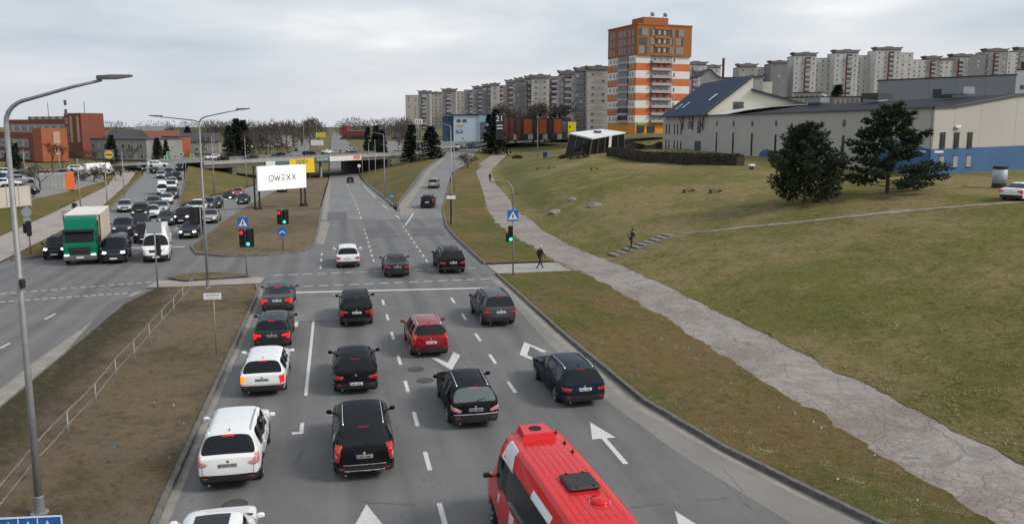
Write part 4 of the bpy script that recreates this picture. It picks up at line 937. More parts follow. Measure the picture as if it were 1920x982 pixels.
toward('sedan', 'white', 311, 384, 'white saloon queuing in front of the white minivan', R(172), group=ON)
toward('suv', 'grey', 322, 374, 'grey car tucked behind the white saloon', R(172), group=ON)
toward('crafter', 'white', 305, 367, 'white high minivan standing out halfway up the ramp', R(169), cat='van', group=ON, scale=.82)
toward('suv', 'white', 321, 359, 'white SUV to the right of the white minivan', R(169), group=ON, detail=0)
toward('hatch', 'white', 324, 349, 'white hatchback behind the white SUV on the ramp', R(169), group=ON, detail=0)
toward('sedan', 'dgrey', 318, 341, 'dark grey saloon behind the white minivan high on the ramp', R(169), group=ON, detail=0)
toward('suv', 'black', 332, 339, 'black SUV rightmost high on the ramp', R(169), group=ON, detail=0)
toward('hatch', 'silver', 302, 335, 'silver hatchback near the top of the ramp', R(169), group=ON, detail=0)
toward('suv', 'dgrey', 317, 331, 'dark grey SUV near the top of the ramp', R(169), group=ON, detail=0)
toward('sedan', 'black', 294, 326, 'black saloon turning into the ramp at its top', R(160), group=ON, detail=0)
toward('suv', 'black', 337, 321, 'black off-roader entering the ramp from the crossing road', R(172), group=ON, detail=0)
toward('wagon', 'black', 271, 322, 'black estate leaving the crossing road at far left', R(120), group=ON, detail=0)
car('wagon', 'white', (*at(296, 314, .9)[:2], 1.0), R(80), 'white estate crossing above the top of the ramp', group=ON, detail=0)
toward('sedan', 'navy', 352, 448, 'dark navy saloon right of the white delivery van', R(180), group=ON2, hlit=True)
toward('suv', 'black', 340, 421, 'black SUV with headlights on behind the navy saloon', R(180), group=ON2, hlit=True)
toward('suv', 'white', 366, 403, 'white SUV behind the black traffic light board', R(180), group=ON2)
toward('sedan', 'silver', 391, 420, 'silver saloon on the right lane out of the underpass', R(180), group=ON2)
toward('suv', 'grey', 387, 397, 'grey SUV following the white SUV', R(180), group=ON2)
toward('hatch', 'dgrey', 402, 391, 'dark grey hatchback following the grey SUV', R(180), group=ON2)
toward('sedan', 'black', 424, 379, 'black saloon between the red car and the dark hatchback', R(180), group=ON2, hlit=True)
toward('hatch', 'bred', 445, 369, 'bright red hatchback last before the underpass', R(180), group=ON2)
toward('wagon', 'green', 453, 384, 'dark green estate in the lane beside the billboard', R(180), group=ON2)
toward('hatch', 'black', 528, 362, 'black car half hidden below the white billboard', R(180), group=ON2, detail=0)
# ------------------------------------------------------------------ traffic on the crossing road
def side(style, col, u, v, head, label, z=None, grp='cars on the crossing road'):
    x = at(u, v, .98); x = at(u, v, cz(x.x, x.y) + .03) if z is None else at(u, v, z); return car(style, col, (x.x, x.y, x.z), head, label, group=grp, detail=1 if grp.startswith('cars on the c') else 0, face='front')
HX = math.atan2(1, 1.05)
for st_, c_, u, v, sgn, lb in (('sedan', 'dgrey', 470, 298, 1, 'dark grey saloon leftmost on the bridge above the billboard'), ('sedan', 'navy', 521, 293, 1, 'dark navy saloon on the bridge above the billboard'), ('wagon', 'black', 580, 291, 0, 'black estate on the bridge above the yellow banner'),
                               ('sedan', 'white', 614, 288, 0, 'white saloon on the middle of the bridge'), ('suv', 'silver', 659, 286, 1, 'silver SUV on the bridge right of the white saloon'), ('hatch', 'lblue', 748, 284, 1, 'pale blue hatchback at the right end of the bridge'),
                               ('sedan', 'black', 779, 282, 1, 'black saloon just right of the bridge'), ('sedan', 'white', 858, 278, 1, 'white saloon passing below the pale blue building'), ('suv', 'blue', 883, 276, 0, 'dark blue SUV passing below the pale blue building'),
                               ('hatch', 'black', 415, 302, 1, 'black hatchback at the left end of the bridge'), ('suv', 'white', 398, 300, 1, 'white car waiting left of the bridge')):
    side(st_, c_, u, v, HX + (math.pi if sgn else 0), lb)
# ------------------------------------------------------------------ green truck
def truck():
    g = at(152, 497); rz = R(-8); t = thing('truck', 'green cab truck with long cream tarpaulin box waiting at junction', 'truck', (g.x - math.sin(R(6)) * 0, g.y, 0), R(180) - rz)
    GR = paint('truck_green', (.006, .145, .085)); TARP = mat('tarpaulin', (.50, .44, .36), .75, var=.08, scale=1.2, bump=.15); TOP = mat('tarpaulin_roof', (.66, .65, .62), .7, var=.1, scale=.6)
    # local +Y is forward, front of the cab at y = 0
    cabp = [(-.05, .55), (0, .75), (.0, 1.45), (-.10, 1.75), (-.32, 2.55), (-.50, 2.68), (-1.85, 2.72), (-1.85, .55)]
    b = MB(); n = len(cabp)
    for x in (-1.15, 1.15): b.v += [(x, y, z) for y, z in cabp]
    b.f = [tuple(range(n)), tuple(range(2 * n - 1, n - 1, -1))] + [(i, n + i, n + (i + 1) % n, (i + 1) % n) for i in range(n)]; b.m = [0] * len(b.f)
    me = b.mesh('cab', GR); bm = bmesh.new(); bm.from_mesh(me); bmesh.ops.recalc_face_normals(bm, faces=bm.faces); bmesh.ops.bevel(bm, geom=bm.edges[:], offset=.06, segments=3, affect='EDGES'); bm.to_mesh(me); bm.free(); cab = put('cab', me, t)
    MB().extr([(-1.02, 0), (1.02, 0), (.95, .80), (-.95, .80)], (0, -.105, 1.74), (1, 0, 0), (0, -.26, .97), (0, .03, .008)).build('windscreen', GLASS, cab)
    MB().bbox((0, -.08, 2.62), (2.2, .36, .22), .05).build('sun_visor', mat('smoked', (.02, .012, .014), .2), cab)
    for s in (-1, 1):
        MB().extr([(0, 0), (.62, 0), (.62, .72), (.24, .72)], (s * 1.152, -.22, 1.65), (0, -1, 0), (0, 0, 1), (s * .012, 0, 0)).build('side_window', GLASS, cab)
        MB().bbox((s * 1.42, -.05, 1.95), (.2, .12, .62), .04).build('mirror', TRIM, cab); MB().tube([(s * 1.1, -.3, 2.35), (s * 1.42, -.1, 2.3)], .025, 6).build('mirror_arm', TRIM, cab)
        MB().bbox((s * .92, .07, .74), (.36, .1, .24), .04).build('headlight', HEADON, t); MB().tube([(s * 1.155, -.95, 2.3), (s * 1.155, -.95, .8)], .008, 4).build('door_gap', SEAM, cab)
    MB().bbox((0, .03, 1.22), (1.5, .06, .36), .04).build('grille', TRIM, cab); MB().bbox((0, .035, .92), (1.3, .05, .16), .03).build('grille', TRIM, cab)
    MB().bbox((0, .0, .58), (2.34, .3, .42), .07).build('bumper', mat('truck_bumper', (.10, .10, .105), .6), t)
    MB().bbox((0, .165, .62), (.52, .02, .12), .01).build('number_plate', PLATE, t)
    d = MB(); d.add([(x, y, z) for x in (-1.08, 1.08) for y, z in ((-.62, 2.70), (-.85, 3.0), (-1.25, 3.42), (-1.9, 3.6), (-1.9, 2.70))], [(0, 1, 2, 3, 4), (9, 8, 7, 6, 5)] + [(i, (i + 1) % 5, 5 + (i + 1) % 5, 5 + i) for i in range(5)]); df = d.build('wind_deflector', GR, cab)
    for s in (-1, 1):
        MB().bbox((s * 1.1, -2.02, 1.9), (.1, .2, 2.6), .03).build('side_fairing', TRIM, cab)
    L = 6.9; y0 = -2.15
    MB().box((0, y0 - L / 2, 1.02), (2.44, L, .14)).build('load_floor', TRIM, t)
    bx = MB().bbox((0, y0 - L / 2, 2.37), (2.5, L, 2.52), .05).build('tarpaulin_box', TARP, t)
    MB().bbox((0, y0 - L / 2, 3.66), (2.53, L + .04, .08), .03).build('box_roof', TOP, t)
    for s in (-1, 1):
        for k in range(14):
            yy = y0 - .4 - k * (L - .6) / 13; MB().box((s * 1.257, yy, 1.34), (.012, .16, .34), mtx=Matrix.Rotation(.45, 3, 'X')).build('tarp_strap', TRIM, bx)
        for k in range(1, 5): MB().tube([(s * 1.256, y0 - k * L / 5, 1.2), (s * 1.256, y0 - k * L / 5, 3.6)], .012, 4).build('tarp_fold', TARP, bx)
        for z in (.55, .82): MB().bbox((s * 1.15, y0 - 3.2, z), (.05, 3.6, .12), .02).build('side_guard', mat('guard', (.42, .42, .42), .5), t)
        MB().bbox((s * 1.25, y0 - .02, 2.4), (.06, .1, 2.5), .02).build('box_frame', TRIM, t)
        ty, ri = wheel_meshes(.47, .3)
        for yy in (-.85, -6.9):
            o = put('wheel', ty, t, (s * 1.0, yy, .47), R(180) if s < 0 else 0); put('rim', ri, o, (.06, 0, 0))
    MB().box((0, -4.6, .75), (.9, 8, .3)).build('chassis', UNDER, t)
truck()
# ------------------------------------------------------------------ parked cars
def park(lst, grp, face='front'):
    for st_, c_, u, v, hd, lb in lst:
        g = G(u, v); car(st_, c_, (g.x, g.y, T(g.x, g.y) + .06), R(hd), lb, detail=0, face=face, group=grp)
park([('hatch', 'white', 12, 352, 80, 'white hatchback parked nearest the cream fence panel'), ('suv', 'black', 38, 368, 95, 'dark car parked low beside the cream fence panel'), ('wagon', 'silver', 40, 345, 80, 'silver estate parked behind the white hatchback'), ('sedan', 'blue', 8, 340, 80, 'blue saloon parked at the left edge of the photo'),
      ('hatch', 'grey', 45, 335, 82, 'grey hatchback parked in the second row'), ('suv', 'white', 18, 330, 82, 'white SUV parked at the back of the lot'), ('hatch', 'bred', 95, 334, 95, 'red hatchback parked behind the orange container'), ('sedan', 'dgrey', 123, 331, 95, 'dark grey saloon parked behind the orange container'),
      ('crafter', 'white', 190, 329, 60, 'white van parked behind the roadside bushes'), ('wagon', 'white', 150, 322, 95, 'white estate parked near the yellow sign'), ('suv', 'silver', 70, 328, 85, 'silver SUV parked in the back row of the lot')], 'cars parked in the left lot')
cols = ['silver', 'white', 'grey', 'bred', 'dgrey', 'lblue', 'white', 'black', 'silver', 'beige', 'blue', 'grey']
park([(('hatch', 'suv', 'wagon')[k % 3], cols[k], 688 + k * 7.6, (268, 259, 255, 261)[k % 4], 100 + k * 3, 'small %s car parked in the far lot, %s from the left' % ({'lblue': 'pale blue', 'bred': 'red', 'dgrey': 'dark grey'}.get(cols[k], cols[k]), ('first', 'second', 'third', 'fourth', 'fifth', 'sixth', 'seventh', 'eighth', 'ninth', 'tenth', 'eleventh', 'twelfth')[k])) for k in range(12)], 'cars parked in the far lot')
park([(('hatch', 'sedan', 'suv')[k % 3], c_, u, v, hd, lb) for k, (c_, u, v, hd, lb) in enumerate([('white', 1000, 257, 90, 'white car parked by the black clad shop'), ('silver', 1022, 257, 85, 'silver car parked by the black clad shop'), ('dgrey', 1046, 256, 85, 'dark grey car parked at the right end of the shop'), ('lblue', 1062, 256, 90, 'pale blue car parked by the yellow poster'),
      ('black', 1183, 247, 85, 'black car parked at the foot of the orange tower'), ('white', 1215, 245, 85, 'white car parked at the foot of the orange tower'), ('black', 1160, 250, 85, 'black car parked behind the white kiosk roof'), ('blue', 984, 262, 95, 'blue car parked by the yellow bin')])], 'cars parked by the shops')
FAR = []
for k, (c_, u, v) in enumerate([('white', 450, 284), ('silver', 470, 281), ('black', 490, 279), ('white', 505, 277), ('dgrey', 520, 276), ('silver', 430, 287), ('grey', 535, 273)]):
    FAR.append((('hatch', 'suv', 'wagon')[k % 3], c_, u, v, 60, '%s car standing behind the left half of the bridge, %s' % ({'dgrey': 'dark grey'}.get(c_, c_), ('second from left', 'third from left', 'fourth from left', 'fifth from left', 'sixth from left', 'leftmost', 'rightmost')[k])))
park(FAR, 'cars behind the bridge')
park([('sedan', 'black', 555, 283, 180, 'black car coming down the far left avenue'), ('hatch', 'red', 556, 268, 180, 'dark red car further up the far left avenue'), ('suv', 'dgrey', 640, 262, 0, 'dark grey car driving up the far right avenue'), ('suv', 'bred', 625, 253, 180, 'red car at the far end of the avenue'), ('crafter', 'bred', 530, 279, 170, 'red van standing behind the bridge')], 'cars on the far avenue')
g = G(1905, 377); car('sedan', 'white', (g.x + 1.2, g.y + .8, g.z), R(62), 'white saloon parked on the lawn at the right edge', detail=2, tail='ell')
# ================================================================== BUILDINGS
WINM = mat('window_pane', (.035, .042, .05), .08, spec=.8); WINF = mat('window_frame', (.62, .62, .60), .6); WINL = mat('window_pane_pale', (.30, .32, .33), .15, spec=.8); WIND = mat('window_dark', (.02, .022, .026), .12, spec=.7)
def wall(name, c, var=.12, sc=.35, bump=.1): return mat(name, c, .88, var=var, scale=sc, bump=bump)
_win = {}
def winmesh(w, h, dark=0, frame=True):
    k = (round(w, 2), round(h, 2), dark, frame)
    if k not in _win:
        m = MB(); m.box((0, -.02, 0), (w, .05, h)); m.cur = 1
        if frame:
            f = .09
            for x in (-w / 2 + f / 2, w / 2 - f / 2): m.box((x, -.05, 0), (f, .08, h))
            for z in (-h / 2 + f / 2, h / 2 - f / 2): m.box((0, -.05, z), (w - 2 * f, .08, f))
            m.box((0, -.05, 0), (.06, .07, h - 2 * f))
        _win[k] = m.mesh('window', [(WINM, WINL, WIND)[dark], WINF])
    return _win[k]
def win(root, x, z, w=1.3, h=1.4, face='f', dark=0, D=0, frame=True, name='window', W=0):
    me = winmesh(w, h, dark, frame)
    if face == 'f': return put(name, me, root, (x, -.005, z))
    if face == 'l': return put(name, me, root, (-.005, x, z), R(-90))
    return put(name, me, root, (W + .005, x, z), R(90))
def site(u0, d0, u1, d1, zbase=None):
    """two ground corners of a facade from photo columns and distances"""
    a = atd(u0, 300, d0); b = atd(u1, 300, d1); z = T(a.x, a.y) if zbase is None else zbase
    return Vector((a.x, a.y, z)), math.atan2(b.y - a.y, b.x - a.x), (Vector((b.x, b.y)) - Vector((a.x, a.y))).length
def zpx(u, v, d): return atd(u, v, d).z
def bld(name, label, u0, d0, u1, d1, cat='building', zbase=None, group=None):
    p, rz, W = site(u0, d0, u1, d1, zbase); return thing(name, label, cat, p, rz, group), W, p
rb = random.Random(11)
# ------------------------------------------------------------------ rows of panel apartment blocks
PG = [wall('panel_grey', (.30, .295, .295)), wall('panel_beige', (.42, .385, .355)), wall('panel_dark', (.20, .198, .21)), wall('panel_pale', (.50, .49, .48)), wall('panel_violet', (.25, .24, .26))]
REDS = wall('balcony_red', (.15, .028, .035)); CROWN = wall('roof_crown', (.16, .152, .148)); BALC = wall('balcony_front', (.36, .355, .36)); DKREC = wall('recess', (.035, .034, .036)); ROOFD = mat('roof_felt', (.06, .062, .066), .9, var=.2)
def section(root, x0, x1, y, z0, z1, m, crown, cols, kind, depth=13, fl=2.8, name='block_section'):
    w = x1 - x0; s = MB().box(((x0 + x1) / 2, y + depth / 2, (z0 + z1) / 2), (w, depth, z1 - z0)).build(name, m, root)
    MB().box(((x0 + x1) / 2, y + depth / 2, z1 + .14), (w + .25, depth + .25, .28)).build('parapet', CROWN if kind != 'b' else PG[2], s)
    if crown:
        hh = 1.9 * crown; o = .6 * crown
        prof = [(x0 + .6, 0), (x0 + .2, hh * .35), (x0 - o, hh * .6), (x0 - o - .3, hh * 1.0), (x0 + .5, hh * .82), (x0 + w * .32, hh * .86), (x0 + w * .38, hh * 1.08), (x0 + w * .62, hh * 1.08), (x0 + w * .68, hh * .86), (x1 - .5, hh * .82), (x1 + o + .3, hh * 1.0), (x1 + o, hh * .6), (x1 - .2, hh * .35), (x1 - .6, 0)]
        MB().extr([(a, b) for a, b in prof], (0, y - .5, z1 + .28), (1, 0, 0), (0, 0, 1), (0, 7, 0)).build('roof_crown', CROWN, s)
    n = int((z1 - z0 - .6) / fl)
    for f in range(n):
        z = z1 - 1.6 - f * fl
        for c in range(cols):
            xx = x0 + w * (c + .5) / cols
            if kind == 'k' and c == cols // 2: continue
            win(s, xx, z, 1.25 if cols < 4 else 1.0, 1.35, dark=rb.choice((0, 0, 2, 2, 1)), frame=True).location.y = y - .005
        for k in range(1): MB().box(((x0 + x1) / 2, y - .012, z - 1.35), (w - .1, .03, .07)).build('panel_joint', PG[2], s)
    if kind == 'k':                                                   # balcony column with red side screen
        bw = min(3.2, w * .4); xc = x0 + w * (cols // 2 + .5) / cols
        MB().box((xc - bw / 2 - .15, y - .5, (z0 + z1) / 2 - .5), (.3, 1.1, z1 - z0 - 1)).build('red_screen', REDS, s)
        for f in range(n):
            z = z1 - 1.9 - f * fl; MB().box((xc, y - .55, z - .5), (bw, 1.0, 1.05)).build('balcony', BALC if rb.random() < .75 else PG[1], s); MB().box((xc, y - .06, z + .62), (bw - .1, .1, 1.1)).build('balcony_glazing', rb.choice((WINM, WIND, WINL)), s)
    if kind == 'g':                                                   # blind gable with pale panel fields
        for f in range(0, n, 1): MB().box(((x0 + x1) / 2, y - .02, z1 - 1.6 - f * fl), (w * .42, .05, 1.6)).build('panel_field', PG[0], s)
    return s
def block(label, secs, dist=None, kinds=None, ztop_base=None, group='panel apartment blocks on the skyline', base=7.0):
    """secs: (u0, u1, v_top, crown, colour, cols, kind); each section is its own box, stepped in depth"""
    u0 = secs[0][0]; d0 = dist(secs[0]); p = atd(u0, 300, d0); root = thing('apartment_building', label, 'building', (p.x, p.y, base), -YAW, group)
    c, s_ = math.cos(YAW), math.sin(YAW)
    for sc in secs:
        d = dist(sc); a = atd(sc[0], sc[2], d); b = atd(sc[1], sc[2], d); la = a - p; lb = b - p
        x0 = la.x * c - la.y * s_; x1 = lb.x * c - lb.y * s_; y = la.x * s_ + la.y * c
        crown = sc[3]; zt_ = a.z - base - (2.8 * crown if crown else 0)
        section(root, x0, x1, y, 0, zt_, PG[sc[4]], crown, sc[5], sc[6])
    return root
# receding row left of the orange tower
dl = lambda s: 27.0 * FPX / (236 - s[2])
block('panel block farthest left in the row behind the pale blue building', [(760, 785, 179, 0, 1, 2, 'n'), (784, 806, 168, 1, 0, 3, 'k'), (806, 829, 171, .7, 1, 3, 'n'), (828, 855, 164, 1, 0, 3, 'k'), (854, 872, 172, 0, 1, 2, 'n')], dl)
block('panel block with two crowned stairwells above the pale blue building', [(870, 888, 169, 0, 4, 2, 'k'), (886, 905, 159, 1, 0, 2, 'k'), (904, 922, 156, .8, 2, 2, 'n'), (920, 936, 154, .8, 1, 1, 'g'), (933, 949, 161, 0, 4, 3, 'k')], dl)
block('panel block with beige blind gable above the black clad shop', [(948, 968, 147, 1, 0, 3, 'k'), (966, 987, 143, 1, 4, 2, 'n'), (985, 1000, 140, .8, 2, 3, 'k'), (997, 1030, 137, 1, 1, 2, 'g')], dl)
block('nearest panel block of the row, touching the orange tower', [(1027, 1052, 144, 0, 4, 3, 'k'), (1049, 1082, 129, 1, 0, 3, 'k'), (1080, 1106, 123, 1, 4, 4, 'n'), (1102, 1142, 120, 1, 1, 2, 'g')], dl)
# row on the right, facing us
dr_ = lambda s: 470.0 + (1290 - s[0]) * -.12 + (14 if s[3] == 0 else 0)
block('panel block directly right of the orange tower', [(1284, 1326, 113, 1, 3, 3, 'k'), (1322, 1352, 120, .8, 3, 2, 'n')], dr_, base=9)
block('panel block with dark blind wall behind the blue roofed house', [(1386, 1420, 117, 1, 0, 2, 'n'), (1418, 1449, 127, 0, 3, 3, 'n'), (1446, 1478, 112, .8, 2, 1, 'b'), (1476, 1493, 116, 0, 0, 2, 'n')], dr_, base=9)
block('tall panel block with three crowned towers above the grey hall', [(1490, 1532, 96, 1, 3, 4, 'k'), (1528, 1570, 110, 0, 3, 4, 'n'), (1567, 1611, 91, 1, 3, 4, 'k'), (1607, 1648, 105, 0, 3, 4, 'n'), (1644, 1691, 86, 1, 3, 4, 'k'), (1688, 1713, 100, 0, 3, 2, 'n')], dr_, base=9)
block('long panel block running to the right edge of the photo', [(1711, 1740, 113, 0, 3, 3, 'n'), (1737, 1766, 103, 1, 0, 3, 'k'), (1763, 1790, 108, .7, 3, 3, 'n'), (1787, 1820, 99, 1, 0, 3, 'k'), (1817, 1854, 103, 0, 2, 1, 'b'), (1850, 1891, 89, 1, 0, 3, 'k'), (1888, 1914, 98, 0, 3, 2, 'n'), (1910, 1960, 86, 1, 0, 3, 'k')], lambda s: 560.0, base=9)
# ------------------------------------------------------------------ orange and white tower
def tower():
    d = 312; t, W, p = bld('apartment_tower', 'tall orange and white striped tower with brown glazed top floors', 1189, d, 1288, d + 8.5, zbase=7.6)
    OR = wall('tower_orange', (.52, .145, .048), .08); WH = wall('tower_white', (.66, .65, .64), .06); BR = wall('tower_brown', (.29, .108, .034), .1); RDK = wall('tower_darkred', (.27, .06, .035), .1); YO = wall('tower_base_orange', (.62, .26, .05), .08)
    fh = 2.74; D = 22; n = 9; sh = 3.9                                # stripes start above the ground floor
    MB().box((W / 2, D / 2, sh / 2), (W - .4, D - .4, sh)).build('ground_floor', YO, t)
    for x, w in ((2.5, 3), (7, 3.2)): MB().box((x, .1, 1.5), (w, .3, 2.6)).build('shop_front', WIND, t)
    MB().box((3.0, .02, 3.35), (4.0, .12, .6)).build('shop_sign', mat('sign_green', (.12, .42, .03), .5), t)
    cw = W * .26; bw = W * .40
    for f in range(n):
        z = sh + f * fh; m = WH if f % 2 == 0 else OR; md = WH if f % 2 == 0 else RDK
        MB().box((W / 2, D / 2, z + fh / 2), (W, D, fh)).build('floor_band', m, t)
        # recessed balcony zone in the middle of the front
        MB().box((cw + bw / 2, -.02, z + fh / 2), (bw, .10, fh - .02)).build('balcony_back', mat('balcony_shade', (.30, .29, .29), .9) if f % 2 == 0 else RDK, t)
        for k in range(3): win(t, cw + bw * (.2 + .3 * k), z + 1.35, 1.1, 1.5, dark=2).location.y = -.09
        MB().box((cw + bw * .48, -.75, z + .55), (bw * .92, 1.3, .95)).build('balcony', BALC, t)
        win(t, W * .705, z + 1.4, .8, 1.6, dark=2)
        for yy in (2.2, 4.2, 14.6, 16.8, 19.8): win(t, yy, z + 1.45, 1.0, 1.6, 'l', dark=rb.choice((0, 2)))
        MB().box((-.35, 9.3, z + .5), (.8, 7.4, .9)).build('balcony', BALC, t); MB().box((-.22, 9.3, z + 1.8), (.5, 7.3, 1.6)).build('balcony_glazing', WINM, t)
    z = sh + n * fh; hh = 11.0
    MB().box((W / 2, D / 2 - .3, z + hh / 2), (W + .1, D + .9, hh)).build('glazed_top', BR, t)
    MB().box((W / 2, D / 2 - .3, z + hh + .2), (W + .5, D + 1.3, .5)).build('roof_edge', BR, t)
    TG = mat('tower_glass', (.20, .20, .17), .1, spec=.8)
    for f in range(3):
        zz_ = z + 2.0 + f * 3.2
        for x, w in ((2.3, 3.6), (6.2, 1.8), (14.4, 1.6), (18, 3.2)):
            for k in range(3): MB().box((x + (k - 1) * w / 3, -.82, zz_), (w / 3 - .1, .1, 2.6)).build('window', TG if rb.random() < .6 else WINM, t)
        MB().box((10.3, -.95, zz_ + 1.5), (6.4, .35, 1.0)).build('orange_band', wall('tower_band', (.32, .12, .035)), t)
        for k in range(5): MB().box((8.0 + k * 1.15, -.84, zz_), (1.0, .12, 1.5)).build('window', WINL if k % 2 else WIND, t)
        for yy in (2.5, 5, 8.5, 10.5, 12.5, 17, 19.5): MB().box((-.08, yy, zz_), (.1, 1.7, 2.5)).build('window', WINM, t)
    MB().box((W * .46, D * .4, z + hh + 1.9), (W * .46, D * .4, 3.2)).build('penthouse', BR, t)
    for k in (.36, .60):
        a = MB(); a.tube([(W * k, D * .25, z + hh + 3.4), (W * k + .6, D * .22, z + hh + 4.6)], .12, 6); a.lathe([(.9, 0), (.7, .25), (.1, .4)], 14, (W * k + .7, D * .2, z + hh + 4.6), Matrix.Rotation(R(70), 3, 'X')); a.build('dish', CROWN, t)
tower()
# ------------------------------------------------------------------ white hall with blue base, and the blue roofed house at its far end
def hall():
    A, Bp, E_ = Vector((65.0, 81.0)), Vector((76.6, 163.0)), Vector((82.0, 200.0)); zb = 4.6; top = 12.45 - zb
    W1 = wall('hall_render', (.40, .385, .358), .07, .12); BL = wall('hall_blue', (.045, .115, .24), .1); RF = mat('hall_roof', (.026, .030, .038), .8, spec=.15, var=.15, scale=.2); EDGE = mat('roof_edge_dark', (.04, .045, .055), .5)
    t = thing('hall_building', 'long cream hall with curved roof edge and blue base right of the pines', 'building', (A.x, A.y, zb))
    # local axes: along the long wall (v) and along the right facade (u)
    v = Vector(((Bp - A).x, (Bp - A).y, 0)); L = v.length; v.normalize(); u = Vector((.955, .296, 0)); up = Vector((0, 0, 1)); WR = 46
    def slab(nm, poly, m, par=t):
        n = len(poly); b = MB(); b.add([tuple(q) for q in poly], [tuple(range(n))]); o = b.build(nm, m, par); return o
    # long wall as vertical panels, each its own piece
    k = 12
    for i in range(k):
        a, b = L * i / k, L * (i + 1) / k - .03
        MB().extr([(a, -1.5), (b, -1.5), (b, top), (a, top)], (0, 0, 0), v, up, u * .3).build('wall_panel', W1, t)
    prof = [(0, top), (4, top + .15), (9, top + .75), (16, top + 1.6), (26, top + 2.2), (WR, top + 2.3)]
    for (a, za), (b, zb_) in zip(prof, prof[1:]):
        MB().extr([(a, -1.5), (b - .03, -1.5), (b - .03, zb_), (a, za)], (0, 0, 0), u, up, v * .3).build('wall_panel', W1, t)
        MB().extr([(a, za), (b, zb_), (b, zb_ + .22), (a, za + .22)], -v * .25, u, up, v * .8).build('roof_edge', EDGE, t)
        MB().extr([(a, za + .12), (b, zb_ + .12), (b, zb_ + .2), (a, za + .2)], v * .56 - u * .2, u, up, v * (L - .5)).build('roof', RF, t)
    MB().extr([(0, top), (L, top), (L, top + .2), (0, top + .2)], -u * .35, v, up, u * .34).build('roof_edge', EDGE, t)
    # dark roof sheet sloping back from the long wall
    # blue base
    MB().extr([(0, -1.5), (WR, -1.5), (WR, 3.9), (0, 3.35)], -v * .02, u, up, -v * .08).build('blue_base', BL, t)
    cv = [(0, -1.5), (0, 3.35), (1.5, 3.5), (4, 3.95), (7, 4.1), (10, 3.6), (12, 2.6), (13.2, 1.0), (13.6, -1.5)]
    MB().extr(cv, -u * .02, v, up, -u * .08).build('blue_curve', BL, t)
    MB().extr([(44 + a, b) for a, b in ((0, -1.5), (.4, .6), (2, 1.7), (4.5, 2.0), (7, 1.6), (8.6, .5), (9, -1.5))], -u * .02, v, up, -u * .08).build('blue_curve', BL, t)
    rzu = math.atan2(u.y, u.x); rzv = math.atan2(-v.y, -v.x)
    for j, x in enumerate((2.0, 4.55, 7.05)):
        for z, nm, dk in ((4.33, 'window', 2), (1.9, 'shuttered_window', 1)):
            o = put(nm, winmesh(.8, 1.6 if z > 3 else 1.3, dk, False), t, tuple(u * x - v * .09 + up * z), rzu); MB().box((0, -.06, -(.85 if z > 3 else .7)), (.95, .14, .07)).build('sill', EDGE, o); MB().box((0, -.05, (.85 if z > 3 else .7)), (.9, .1, .09)).build('lintel', EDGE, o)
    MB().bbox((0, 0, 0), (.9, .3, .35), .08).build('floodlight', mat('lamp_white', (.7, .7, .68), .4), t, loc=tuple(u * 4.5 - v * .2 + up * 5.8), rz=rzu)
    for o_, r_ in ((u * 1.4 - v * .12, rzu), (v * 1.6 - u * .12, rzv)): MB().box((0, 0, 0), (1.6, .05, .22)).build('name_plate', mat('plate_pale', (.7, .7, .7), .5), t, loc=tuple(o_ + up * 3.05), rz=r_)
    for x in (8, 21, 33, 45, 56, 66, 76):
        if x > 20: put('slot_window', winmesh(.7, 4.0, 2, False), t, tuple(v * x - u * .03 + up * 2.6), rzv)
        put('small_window', winmesh(.8, .9, 2, False), t, tuple(v * x - u * .03 + up * 6.3), rzv)
    # roof plant on the far side of the ridge
    for k in range(9):
        c = u * (14 + (k % 3) * 5) + v * (10 + k * 7) + up * (top + 2.6); MB().box((0, 0, 0), (2.4 + k % 2, 3, .9 + .3 * (k % 3))).build('roof_unit', ROOFD if k % 2 else mat('unit_grey', (.22, .24, .27), .6), t, loc=tuple(c), rz=rzu)
    # ---- the house
    h = thing('blue_roofed_house', 'cream house with steep blue sheet roof, skylights and dark red brackets', 'house', (Bp.x, Bp.y, zb))
    w2 = Vector(((E_ - Bp).x, (E_ - Bp).y, 0)); L2 = w2.length; w2.normalize(); x2 = Vector((w2.y, -w2.x, 0)); rzw = math.atan2(-w2.y, -w2.x)
    CRM = wall('house_cream', (.62, .60, .52), .05, .2); SHT = mat('blue_sheet_roof', (.014, .030, .072), .55, var=.1, scale=.4, spec=.2); eave = 13.1 - zb; ridge = 20.8 - zb; dep = 9.2
    MB().extr([(0, -1), (L2, -1), (L2, eave), (0, eave)], (0, 0, 0), w2, up, x2 * .3).build('front_wall', W1, h)
    MB().extr([(.05, top + .25), (.05, eave), (dep, ridge - .3), (dep + .1, top + .25)], w2 * .02, x2, up, w2 * .3).build('gable_wall', CRM, h)
    MB().extr([(dep + .1, top + .25), (dep + .1, ridge - 3.0), (dep + 14, eave + 1.0), (dep + 14, top + .25)], w2 * .1, x2, up, w2 * .3).build('gable_wall', CRM, h)
    MB().extr([(dep, eave), (dep + .35, eave), (dep + .35, ridge - .25), (dep, ridge - .25)], w2 * .05, x2, up, w2 * (L2 * .8)).build('clerestory_wall', CRM, h)
    # roof in standing-seam sheets
    ns = 15
    for i in range(ns):
        a = -.6 + (L2 * .95 + .6) * i / ns; b = -.6 + (L2 * .95 + .6) * (i + 1) / ns - .03
        MB().extr([(-1.2, eave - .55), (dep + .35, ridge), (dep + .35, ridge + .2), (-1.2, eave - .30)], w2 * a, x2, up, w2 * (b - a)).build('roof_sheet', SHT, h)
        MB().extr([(-1.2, eave - .30), (dep + .35, ridge + .2), (dep + .35, ridge + .26), (-1.2, eave - .24)], w2 * b, x2, up, w2 * .06).build('roof_seam', SHT, h)
